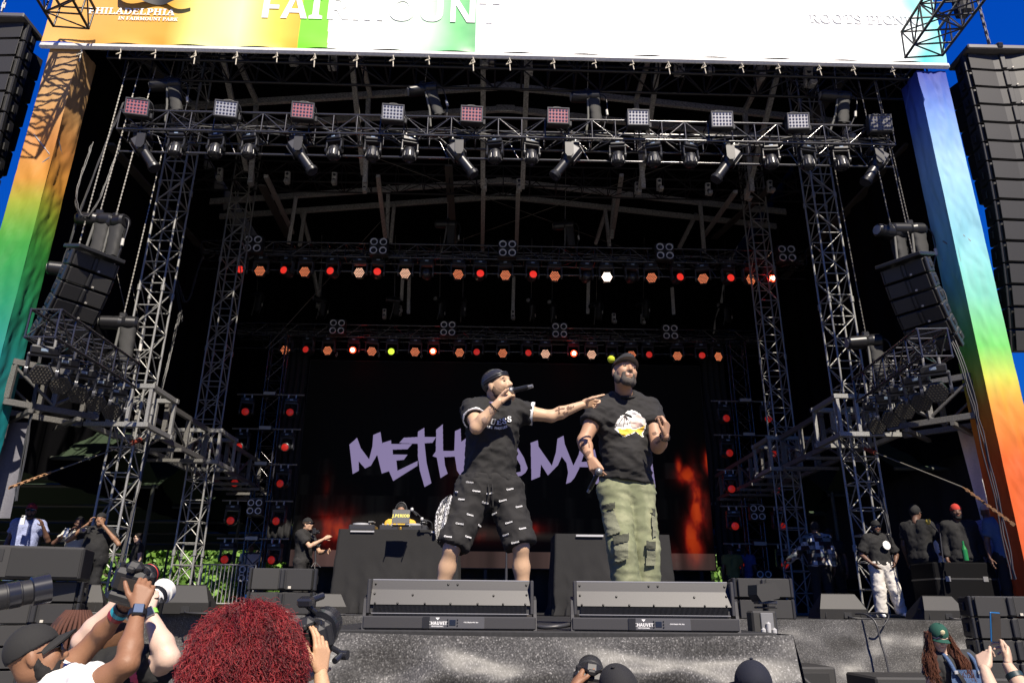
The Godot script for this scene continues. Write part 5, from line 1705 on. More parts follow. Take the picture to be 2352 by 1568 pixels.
func normals_of(v: PackedVector3Array, ix: PackedInt32Array) -> PackedVector3Array:
	var n := PackedVector3Array()
	n.resize(v.size())
	for i in range(0, ix.size(), 3):
		var a := ix[i]
		var b := ix[i + 1]
		var c := ix[i + 2]
		var m := (v[c] - v[a]).cross(v[b] - v[a])
		n[a] += m
		n[b] += m
		n[c] += m
	for i in n.size(): n[i] = n[i].normalized()
	return n

func merged(list: Array) -> ArrayMesh:
	var v := PackedVector3Array()
	var n := PackedVector3Array()
	var ix := PackedInt32Array()
	for m in list:
		var s: Array = m.surface_get_arrays(0)
		var base := v.size()
		v.append_array(s[Mesh.ARRAY_VERTEX])
		n.append_array(s[Mesh.ARRAY_NORMAL])
		for i in s[Mesh.ARRAY_INDEX]: ix.append(base + i)
	var am := ArrayMesh.new()
	var arr := []
	arr.resize(Mesh.ARRAY_MAX)
	arr[Mesh.ARRAY_VERTEX] = v
	arr[Mesh.ARRAY_NORMAL] = n
	arr[Mesh.ARRAY_INDEX] = ix
	am.add_surface_from_arrays(Mesh.PRIMITIVE_TRIANGLES, arr)
	return am

func hand_prims(w: Vector3, dir: Vector3, back: Vector3, side: Vector3, curl: Array, s := 1.0, thumb := Vector3.ZERO) -> Array:
	# w wrist, dir towards the knuckles, back out of the back of the hand, side towards the thumb; curl per finger in radians
	var D := dir.normalized()
	var N := (back - D * back.dot(D)).normalized()
	var Sd := D.cross(N).normalized()
	if Sd.dot(side) < 0.0: Sd = -Sd
	var out := []
	for i in 4:
		var o := (0.029 - 0.0195 * i) * s
		var b := w + D * (0.092 - 0.004 * i * i * 0.5) * s + Sd * o
		out.append(cap_(w + D * 0.012 * s + Sd * o * 0.55, b, 0.0165 * s, 0.0125 * s, 0.012))
		var ln: float = [0.96, 1.06, 0.98, 0.78][i]
		var c: float = curl[i]
		var p := b
		var ang := 0.0
		var seg := [0.046, 0.028, 0.022]
		for j in 3:
			ang += c * [0.75, 1.0, 0.7][j]
			var q: Vector3 = p + (D * cos(ang) - N * sin(ang)).normalized() * seg[j] * ln * s
			out.append(cap_(p, q, (0.0098 - 0.001 * j) * s, (0.0092 - 0.0012 * j) * s, 0.003))
			p = q
	var t := thumb.normalized() if thumb != Vector3.ZERO else (D * 0.7 + Sd * 0.65 - N * 0.35).normalized()
	var tb := w + D * 0.028 * s + Sd * 0.024 * s - N * 0.006 * s
	var t1 := tb + t * 0.042 * s
	var t2 := t1 + (t * 0.8 + D * 0.35).normalized() * 0.03 * s
	var t3 := t2 + (t * 0.7 + D * 0.5).normalized() * 0.024 * s
	out.append(cap_(tb, t1, 0.015 * s, 0.0115 * s, 0.01))
	out.append(cap_(t1, t2, 0.0112 * s, 0.0102 * s, 0.004))
	out.append(cap_(t2, t3, 0.0102 * s, 0.0085 * s, 0.003))
	return out

func head_prims(c: Vector3, X: Vector3, U: Vector3, F: Vector3, s: float, neck: Vector3, detail := true) -> Array:
	var ax := Basis(X, U, F)
	var L := func(x: float, y: float, z: float) -> Vector3: return c + (X * x + U * y + F * z) * s
	var out := [
		ell(L.call(0, 0.032, -0.014), Vector3(0.076, 0.086, 0.096) * s, ax),
		ell(L.call(0, -0.022, 0.02), Vector3(0.062, 0.086, 0.074) * s, ax, 0.03),
		cap_(L.call(-0.04, -0.066, 0.012), L.call(0.04, -0.066, 0.012), 0.028 * s, 0.028 * s, 0.03),
		cap_(L.call(-0.012, -0.096, 0.056), L.call(0.012, -0.096, 0.056), 0.021 * s, 0.021 * s, 0.03),
		cap_(L.call(0, -0.05, -0.025), neck, 0.056 * s, 0.062 * s, 0.03),
		cap_(L.call(0, 0.018, 0.086), L.call(0, -0.022, 0.106), 0.010 * s, 0.0145 * s, 0.012),
		ell(L.call(-0.077, -0.004, -0.012), Vector3(0.011, 0.033, 0.02) * s, ax, 0.008),
		ell(L.call(0.077, -0.004, -0.012), Vector3(0.011, 0.033, 0.02) * s, ax, 0.008)]
	if detail:
		out.append(cap_(L.call(-0.013, -0.026, 0.095), L.call(0.013, -0.026, 0.095), 0.009 * s, 0.009 * s, 0.008))
		out.append(cap_(L.call(-0.038, 0.032, 0.074), L.call(0.038, 0.032, 0.074), 0.013 * s, 0.013 * s, 0.015))
		for e in [-1, 1]:
			out.append(cap_(L.call(e * 0.042, -0.018, 0.062), L.call(e * 0.046, -0.03, 0.05), 0.022 * s, 0.02 * s, 0.02))
			out.append(minus(cap_(L.call(e * 0.026, 0.012, 0.1), L.call(e * 0.042, 0.012, 0.094), 0.011 * s, 0.011 * s, 0.012)))
		out.append(cap_(L.call(-0.022, -0.049, 0.086), L.call(0.022, -0.049, 0.086), 0.008 * s, 0.008 * s, 0.006))
		out.append(cap_(L.call(-0.018, -0.063, 0.084), L.call(0.018, -0.063, 0.084), 0.0085 * s, 0.0085 * s, 0.006))
		out.append(minus(cap_(L.call(-0.02, -0.056, 0.098), L.call(0.02, -0.056, 0.098), 0.003 * s, 0.003 * s, 0.004)))
	return out

func brim_mesh(c: Vector3, X: Vector3, U: Vector3, F: Vector3, s: float, reach: float, flatness: float) -> ArrayMesh:
	# curved peak, a few millimetres thick
	var f := func(off: float) -> Callable:
		return func(u: float, v: float) -> Vector3:
			var a := lerpf(-1.15, 1.15, u)
			var x := sin(a) * (0.082 + 0.01 * v)
			var z := cos(a) * 0.098 + v * reach * sqrt(maxf(0.0, 1.0 - pow(absf(u * 2 - 1), 2.6))) - 0.012
			var y := -flatness * pow(absf(u * 2 - 1), 2.0) - 0.015 * v + off
			return c + (X * x + U * y + F * z) * s
	var m := MB.new()
	m.add(sheet(16, 6, f.call(0.0022)), Transform3D.IDENTITY)
	m.add(sheet(16, 6, f.call(-0.0022)), Transform3D.IDENTITY)
	return m.done()

func skin(key: String, r: float, g: float, b: float, rough := 0.56) -> StandardMaterial3D:
	var m := grained("skin_" + key, r, g, b, rough, 0, 0.12, 9.0, 0.16)
	return m

func fabric(key: String, r: float, g: float, b: float, depth := 0.25, scale := 7.0) -> StandardMaterial3D:
	return grained("fabric_" + key, r, g, b, 0.88, 0, 0.1, scale, depth)

func stand(foot: Vector3, h: float, yaw: float) -> Dictionary:
	# joints of a relaxed standing body; A is the body's side at the viewer's left when it faces the viewer
	var F := Vector3(sin(yaw), 0, cos(yaw))
	var X := Vector3(cos(yaw), 0, -sin(yaw))
	var at := func(x: float, y: float, z: float) -> Vector3: return foot + (X * x + F * z) * h / 1.8 + Vector3.UP * y * h
	var j := {"s": h / 1.8, "F": F, "X": X, "head": at.call(0, 0.93, 0.03), "hf": F, "hu": Vector3.UP, "neck": at.call(0, 0.845, -0.02), "pel": at.call(0, 0.54, 0), "foot": foot}
	for e in [["A", -1.0], ["B", 1.0]]:
		var n: String = e[0]
		var g: float = e[1]
		j["s" + n] = at.call(g * 0.19, 0.81, -0.01)
		j["e" + n] = at.call(g * 0.26, 0.645, -0.03)
		j["w" + n] = at.call(g * 0.27, 0.50, 0.06)
		j["h" + n] = at.call(g * 0.095, 0.52, 0)
		j["k" + n] = at.call(g * 0.11, 0.285, 0.02)
		j["a" + n] = at.call(g * 0.12, 0.045, -0.02)
		j["t" + n] = at.call(g * 0.14, 0.02, 0.13)
	return j

func off(j: Dictionary, x: float, y: float, z: float) -> Vector3:
	# a point in the body's own axes, in metres above its feet
	return (j["foot"] as Vector3) + (j["X"] as Vector3) * x + Vector3.UP * y + (j["F"] as Vector3) * z

func torso_prims(j: Dictionary, ease: float, fat: float) -> Array:
	var s: float = j["s"]
	var pel: Vector3 = j["pel"]
	var neck: Vector3 = j["neck"]
	var out := []
	var mid: Vector3 = (j["sA"] + j["sB"]) * 0.5
	for n in ["A", "B"]:
		var hip: Vector3 = j["h" + n]
		var sh: Vector3 = j["s" + n]
		var low := pel.lerp(hip, 0.75)
		var wst := pel.lerp(mid, 0.42) + (hip - pel) * 0.55 * fat
		var top := mid.lerp(sh, 0.52) + (pel - mid).normalized() * 0.075 * s
		out.append(cap_(low, wst, (0.105 * fat) * s + ease, (0.098 * fat) * s + ease, 0.05))
		out.append(cap_(wst, top, (0.098 * fat) * s + ease, (0.108 + 0.02 * (fat - 1)) * s + ease, 0.05))
		out.append(cap_(neck + (neck - mid) * 0.2 + (sh - neck) * 0.12, sh, 0.045 * s + ease, 0.052 * s + ease, 0.05))
	out.append(cap_(j["sA"], j["sB"], 0.06 * s + ease, 0.06 * s + ease, 0.04))
	return out

func figure(called: String, label: String, j: Dictionary, o: Dictionary, group := "") -> Node3D:
	var s: float = j["s"]
	var fat: float = o.get("fat", 1.0)
	var cell: float = o.get("cell", 0.014)
	var sk: Material = o["skin"]
	var foot: Vector3 = j["foot"]
	var t := thing(called, label, "person", foot, group)
	# --- skin
	var trunk := torso_prims(j, 0.0, fat)
	var wide: float = o.get("limb", 1.0)
	for n in ["A", "B"]:
		if o.get("legs", true):
			var kn: Vector3 = j["k" + n]
			var an: Vector3 = j["a" + n]
			var hp: Vector3 = j["h" + n]
			trunk.append(cap_(hp, kn, 0.082 * s * wide, 0.056 * s * wide, 0.04))
			trunk.append(cap_(kn, kn.lerp(an, 0.32) - (j["F"] as Vector3) * 0.012 * s, 0.05 * s * wide, 0.053 * s * wide, 0.03))
			trunk.append(cap_(kn.lerp(an, 0.32) - (j["F"] as Vector3) * 0.012 * s, an, 0.053 * s * wide, 0.035 * s * wide, 0.03))
			trunk.append(cap_(an, j["t" + n], 0.036 * s, 0.028 * s, 0.02))
	var list := [sdf(trunk, cell)]
	var arms := []
	for n in ["A", "B"]:
		var sh: Vector3 = j["s" + n]
		var el: Vector3 = j["e" + n]
		var wr: Vector3 = j["w" + n]
		arms = [cap_(sh, sh.lerp(el, 0.45), 0.055 * s * wide, 0.052 * s * wide, 0.02), cap_(sh.lerp(el, 0.45), el, 0.052 * s * wide, 0.041 * s * wide, 0.02), cap_(el, el.lerp(wr, 0.3), 0.042 * s * wide, 0.043 * s * wide, 0.02), cap_(el.lerp(wr, 0.3), wr, 0.043 * s * wide, 0.027 * s, 0.02)]
		list.append(sdf(arms, minf(cell, o.get("arm_cell", 0.012))))
		var hd: Array = o.get("hand" + n, [])
		if hd.is_empty():
			var d := (wr - el).normalized()
			hd = [d, (j["X"] as Vector3) * (-1.0 if n == "A" else 1.0) + (j["F"] as Vector3) * 0.3, j["F"], [0.4, 0.45, 0.5, 0.55]]
		var hs: float = s * o.get("hand_scale", 1.0)
		list.append(sdf(hand_prims(wr, hd[0], hd[1], hd[2], hd[3], hs, hd[4] if hd.size() > 4 else Vector3.ZERO), o.get("hand_cell", 0.008)))
	var hf: Vector3 = (j["hf"] as Vector3).normalized()
	var hu: Vector3 = (j["hu"] as Vector3)
	hu = (hu - hf * hu.dot(hf)).normalized()
	var hx := hu.cross(hf).normalized()
	var c: Vector3 = j["head"]
	var hsz: float = s * o.get("head_scale", 1.0)
	list.append(sdf(head_prims(c, hx, hu, hf, hsz, j["neck"], o.get("detail", true)), o.get("head_cell", 0.009)))
	var bm := merged(list)
	o["body_mesh"] = bm
	o["body_node"] = wpart(t, "body", bm, sk)
	var ax := Basis(hx, hu, hf)
	var L := func(x: float, y: float, z: float) -> Vector3: return c + (hx * x + hu * y + hf * z) * hsz
	if o.get("detail", true):
		var dk := mat("lash", 0.012, 0.008, 0.006, 0.6)
		for e in [-1, 1]:
			if not o.has("glasses"):
				wpart(t, "eye", ball(8), mat("eye_dark", 0.03, 0.02, 0.016, 0.3), Transform3D(ax * S(0.013 * hsz, 0.0038 * hsz, 0.007 * hsz), L.call(e * 0.033, 0.010, 0.083)))
			wpart(t, "eyebrow", ball(6), dk, Transform3D(ax * Basis(Vector3.BACK, -e * 0.12) * S(0.02 * hsz, 0.0045 * hsz, 0.008 * hsz), L.call(e * 0.034, 0.034, 0.083)))
		wpart(t, "lips", ball(8), o.get("lip", mat("lip", 0.16, 0.06, 0.045, 0.4)), Transform3D(ax * S(0.024 * hsz, 0.009 * hsz, 0.009 * hsz), L.call(0, -0.057, 0.087)))
	if o.has("glasses"):
		var gl: Material = o["glasses"]
		for e in [-1, 1]:
			wpart(t, "sunglasses", cbox(0.05, 0.036, 0.012, 0.006), gl, Transform3D(ax.scaled_local(Vector3.ONE * hsz), L.call(e * 0.032, 0.012, 0.096)))
			bar(t, "sunglasses_arm", L.call(e * 0.06, 0.016, 0.09), L.call(e * 0.08, 0.012, -0.01), 0.003, gl, 4)
	if o.has("beard"):
		var cell_b: float = o.get("head_cell", 0.009)
		var bp := [cap_(L.call(-0.045, -0.066, 0.016), L.call(0.045, -0.066, 0.016), 0.034 * hsz, 0.034 * hsz, 0.02), cap_(L.call(-0.014, -0.095, 0.058), L.call(0.014, -0.095, 0.058), 0.029 * hsz, 0.029 * hsz, 0.02),
			cap_(L.call(-0.066, -0.04, 0.005), L.call(-0.068, 0.0, 0.0), 0.018 * hsz, 0.010 * hsz, 0.01), cap_(L.call(0.066, -0.04, 0.005), L.call(0.068, 0.0, 0.0), 0.018 * hsz, 0.010 * hsz, 0.01),
			cap_(L.call(-0.03, -0.045, 0.076), L.call(0, -0.036, 0.09), 0.011 * hsz, 0.0105 * hsz, 0.008), cap_(L.call(0.03, -0.045, 0.076), L.call(0, -0.036, 0.09), 0.011 * hsz, 0.0105 * hsz, 0.008),
			cap_(L.call(-0.036, -0.05, 0.072), L.call(-0.03, -0.085, 0.062), 0.012 * hsz, 0.018 * hsz, 0.01), cap_(L.call(0.036, -0.05, 0.072), L.call(0.03, -0.085, 0.062), 0.012 * hsz, 0.018 * hsz, 0.01)]
		wpart(t, "beard", sdf(bp, cell_b, [], 0.002, Vector3(90, 90, 90)), o["beard"])
	if o.has("hair"):
		var r: float = o.get("hair_r", 0.008)
		var hp := [ell(L.call(0, 0.034, -0.016), Vector3(0.078 + r, 0.086 + r, 0.096 + r) * hsz, ax)]
		hp.append(minus(ell(L.call(0, -0.03, 0.075), Vector3(0.075, 0.095, 0.075) * hsz, ax, 0.01)))
		wpart(t, "hair", sdf(hp, o.get("head_cell", 0.009), [[-hu, -(hu.dot(L.call(0, -0.045, 0)))]], 0.003, Vector3(60, 60, 60)), o["hair"])
	if o.has("cap"):
		var cp: Dictionary = o["cap"]
		var cy: float = cp.get("yaw", 0.0)
		var ctilt: float = cp.get("tilt", 0.0)
		var cf := (hf * cos(cy) + hx * sin(cy)).normalized()
		var cu := (hu * cos(ctilt) - cf * sin(ctilt)).normalized()
		cf = (cf * cos(ctilt) + hu * sin(ctilt)).normalized()
		var cx := cu.cross(cf).normalized()
		var tall: float = cp.get("tall", 0.012)
		var cpr := [ell(L.call(0, 0.036 + tall * 0.3, -0.012), Vector3(0.088, 0.094 + tall, 0.107) * hsz, ax)]
		if cp.get("square", false): cpr.append(cap_(L.call(0, 0.035, 0.045), L.call(0, 0.095, 0.05), 0.05 * hsz, 0.035 * hsz, 0.05))
		var plane: Vector3 = L.call(0, cp.get("low", 0.042), 0.0)
		var cm := sdf(cpr, minf(o.get("head_cell", 0.009), 0.008), [[-cu, -(cu.dot(plane))]], cp.get("wrinkle", 0.0), Vector3(30, 30, 30))
		o["cap_mesh"] = cm
		var cap := wpart(t, "cap", cm, cp["mat"])
		o["cap_node"] = cap
		if cp.get("reach", 0.07) > 0.0:
			wpart(cap, "brim", brim_mesh(plane + cu * 0.004 - hf * 0.01 * hsz, cx, cu, cf, hsz, cp.get("reach", 0.07), cp.get("arch", 0.02)), cp.get("brim", cp["mat"]))
		var bt := wpart(cap, "button", ball(6), cp.get("button", cp["mat"]), Transform3D(S(0.01, 0.006, 0.01) * hsz, L.call(0, 0.134 + tall * 1.25, -0.012)))
	# --- clothes
	if o.has("shirt"):
		var sp: Dictionary = o["shirt"]
		var ez: float = sp.get("ease", 0.016) * s
		var pr := torso_prims(j, ez, fat)
		if sp.has("belly"):
			pr.append(ell((j["pel"] as Vector3).lerp(j["neck"], 0.28) + (j["F"] as Vector3) * 0.05 * s, Vector3(0.17, 0.17, 0.14) * s * sp["belly"], Basis(j["X"], Vector3.UP, j["F"]), 0.06))
		var hem: float = sp.get("hem", (j["pel"] as Vector3).y - 0.06 * s)
		for n in ["A", "B"]:
			var dn: Vector3 = (j["h" + n] as Vector3)
			dn.y = hem - 0.03
			pr.append(cap_((j["pel"] as Vector3).lerp(j["h" + n], 0.7), dn.lerp(Vector3((j["pel"] as Vector3).x, dn.y, (j["pel"] as Vector3).z), 0.25), 0.112 * s * fat + ez, 0.118 * s * fat + ez, 0.05))
			var sh: Vector3 = j["s" + n]
			var el: Vector3 = j["e" + n]
			var wr: Vector3 = j["w" + n]
			var sl: float = sp.get("sleeve", 0.55)
			var rr: float = sp.get("sleeve_r", 0.075) * s
			if sl > 0.0:
				if sl <= 1.0:
					pr.append(cap_(sh, sh.lerp(el, sl), 0.066 * s * wide + ez * 0.5, rr, 0.04, true))
				else:
					pr.append(cap_(sh, el, 0.066 * s + ez * 0.5, rr * 0.85, 0.04))
					pr.append(cap_(el, el.lerp(wr, sl - 1.0), rr * 0.85, rr * 0.7, 0.02, true))
		pr.append(minus(cap_((j["neck"] as Vector3) - Vector3.UP * 0.005, c, 0.062 * s, 0.085 * s, 0.012)))
		var clips := [[Vector3.DOWN, -hem]]
		if sp.has("hem_tilt"): clips = [[sp["hem_tilt"], (sp["hem_tilt"] as Vector3).dot(Vector3((j["pel"] as Vector3).x, hem, (j["pel"] as Vector3).z))]]
		var sm := sdf(pr, sp.get("cell", cell), clips, sp.get("wrinkle", 0.012), sp.get("freq", Vector3(9, 7, 9)), label.length())
		o["shirt_mesh"] = sm
		o["shirt_node"] = wpart(t, "shirt", sm, sp["mat"])
		if sp.has("cuff"):
			for n in ["A", "B"]:
				var sh: Vector3 = j["s" + n]
				var el: Vector3 = j["e" + n]
				var p := sh.lerp(el, sp.get("sleeve", 0.55))
				var d := (el - sh).normalized()
				var rr: float = sp.get("sleeve_r", 0.075) * s
				wpart(o["shirt_node"], "cuff", lathe([Vector2(rr - 0.004, -0.014), Vector2(rr + 0.004, -0.014), Vector2(rr + 0.005, 0.008), Vector2(rr - 0.004, 0.008)], 20), sp["cuff"], along(p - d * 0.5, p + d * 0.5, 1, 1))
	if o.has("pants"):
		var pp: Dictionary = o["pants"]
		var ez: float = pp.get("ease", 0.016) * s
		var waist: float = pp.get("waist", (j["pel"] as Vector3).y + 0.06 * s)
		var ln: float = pp.get("length", 2.0)
		var pr := []
		var pel: Vector3 = j["pel"]
		pr.append(cap_(j["hA"], j["hB"], 0.1 * s * fat + ez, 0.1 * s * fat + ez, 0.03))
		for n in ["A", "B"]:
			var hp: Vector3 = j["h" + n]
			var kn: Vector3 = j["k" + n]
			var an: Vector3 = j["a" + n]
			pr.append(cap_(Vector3(pel.x, waist + 0.03, pel.z).lerp(hp, 0.6) + Vector3(0, 0.05, 0), hp, 0.10 * s * fat + ez, 0.105 * s * fat + ez, 0.04))
			if ln <= 1.0:
				pr.append(cap_(hp, hp.lerp(kn, ln), 0.092 * s * wide + ez, pp.get("hem_r", 0.09) * s, 0.03, true))
			else:
				pr.append(cap_(hp, kn, 0.088 * s * wide + ez, pp.get("knee_r", 0.066) * s + ez, pp.get("k", 0.03)))
				pr.append(cap_(kn, kn.lerp(an, ln - 1.0), pp.get("knee_r", 0.066) * s + ez, pp.get("hem_r", 0.056) * s + ez, pp.get("k", 0.03), true))
		var pm := sdf(pr, pp.get("cell", cell), [[Vector3.UP, waist]], pp.get("wrinkle", 0.012), pp.get("freq", Vector3(7, 8, 7)), 3 + label.length())
		o["pants_mesh"] = pm
		o["pants_node"] = wpart(t, pp.get("name", "trousers"), pm, pp["mat"])
	if o.has("shoes"):
		for n in ["A", "B"]:
			var an: Vector3 = j["a" + n]
			var to: Vector3 = j["t" + n]
			wpart(t, "shoe", sdf([cap_(an + Vector3(0, 0.0, 0), to, 0.045 * s, 0.036 * s, 0.03), cap_(an + Vector3(0, -0.01, 0) - (to - an) * 0.3, an, 0.034 * s, 0.04 * s, 0.03)], maxf(0.012, cell), [[Vector3.DOWN, -(foot.y + 0.002)]]), o["shoes"])
	return t

# find where the view ray through a pixel meets a mesh given in world axes
func buckets(m: ArrayMesh) -> Dictionary:
	var s := m.surface_get_arrays(0)
	var v: PackedVector3Array = s[Mesh.ARRAY_VERTEX]
	var ix: PackedInt32Array = s[Mesh.ARRAY_INDEX]
	var inv := look.inverse()
	var px := PackedVector2Array()
	for p in v:
		var q := inv * (p - EYE)
		px.append(Vector2(1176.0 + FOCAL * q.x / -q.z, 784.0 - FOCAL * q.y / -q.z))
	var b := {}
	for i in range(0, ix.size(), 3):
		var c := (px[ix[i]] + px[ix[i + 1]] + px[ix[i + 2]]) / 3.0
		var key := Vector2i(int(c.x / 8), int(c.y / 8))
		if not b.has(key): b[key] = PackedInt32Array()
		b[key].append(i)
	return {"b": b, "v": v, "ix": ix}

func hit(bk: Dictionary, px: float, py: float) -> Array:
	var dir := (P(px, py, 5.0) - EYE).normalized()
	var v: PackedVector3Array = bk["v"]
	var ix: PackedInt32Array = bk["ix"]
	var best := 1e9
	var out := []
	var cx := int(px / 8)
	var cy := int(py / 8)
	for dy in range(-1, 2):
		for dx in range(-1, 2):
			var key := Vector2i(cx + dx, cy + dy)
			if not bk["b"].has(key): continue
			for i in bk["b"][key]:
				var r = Geometry3D.ray_intersects_triangle(EYE, dir, v[ix[i]], v[ix[i + 1]], v[ix[i + 2]])
				if r != null:
					var d: float = EYE.distance_to(r)
					if d < best:
						best = d
						var n := (v[ix[i + 2]] - v[ix[i]]).cross(v[ix[i + 1]] - v[ix[i]]).normalized()
						if n.dot(dir) > 0: n = -n
						out = [r, n]
	return out

func print_patch(bk: Dictionary, poly: PackedVector2Array, step: float, lift: float) -> ArrayMesh:
	# flat print that follows the cloth under an outline
	var lo := poly[0]
	var hi := poly[0]
	for q in poly:
		lo = lo.min(q)
		hi = hi.max(q)
	var nx := int((hi.x - lo.x) / step) + 2
	var ny := int((hi.y - lo.y) / step) + 2
	var g := {}
	for y in ny:
		for x in nx:
			var q := lo + Vector2(x, y) * step
			var inside := false
			for e in [Vector2(-1, -1), Vector2(1, -1), Vector2(1, 1), Vector2(-1, 1)]:
				if Geometry2D.is_point_in_polygon(q + e * step * 0.3, poly): inside = true
			if inside:
				var h := hit(bk, q.x, q.y)
				if not h.is_empty(): g[Vector2i(x, y)] = [(h[0] as Vector3) + (EYE - h[0]).normalized() * lift, h[1]]
	var m := MB.new()
	for key in g:
		var k1 := Vector2i(key.x + 1, key.y)
		var k2 := Vector2i(key.x + 1, key.y + 1)
		var k3 := Vector2i(key.x, key.y + 1)
		if g.has(k1) and g.has(k2): m.tri(g[key][0], g[k1][0], g[k2][0], g[key][1], g[k1][1], g[k2][1])
		if g.has(k2) and g.has(k3): m.tri(g[key][0], g[k2][0], g[k3][0], g[key][1], g[k2][1], g[k3][1])
	return m.done()

func scaled_poly(o: Vector2, k: float, flat: Array) -> PackedVector2Array:
	var p := PackedVector2Array()
	for i in range(0, flat.size(), 2): p.append(o + Vector2(flat[i], flat[i + 1]) * k)
	return p

func make_mic(label: String, tip: Vector3, tail: Vector3, wired := false) -> Node3D:
	var t := thing("handheld_microphone", label, "microphone", tail, "handheld microphones")
	var d := (tip - tail).normalized()
	bar(t, "body", tail, tip - d * 0.03, 0.0165, mat("mic_black", 0.012, 0.012, 0.013, 0.35), 12)
	bar(t, "collar", tip - d * 0.045, tip - d * 0.03, 0.021, mat("mic_grey", 0.3, 0.3, 0.3, 0.3, 0.6), 12)
	wpart(t, "grille", ball(12), grained("mic_mesh", 0.45, 0.45, 0.45, 0.4, 0.6, 0.4, 30.0, 0.6), along(tip - d * 0.025, tip - d * 0.024, 0.026, 0.026) * Transform3D(S(1, 26, 1), Vector3.ZERO))
	bar(t, "antenna", tail - d * 0.03, tail, 0.012, mat("mic_grey", 0.3, 0.3, 0.3, 0.3, 0.6), 10)
	return t

# ---------------------------------------------------------------- the two performers and the people on the stage
func build_people() -> void:
	build_pointing_man()
	build_man_in_green()
	build_crew()

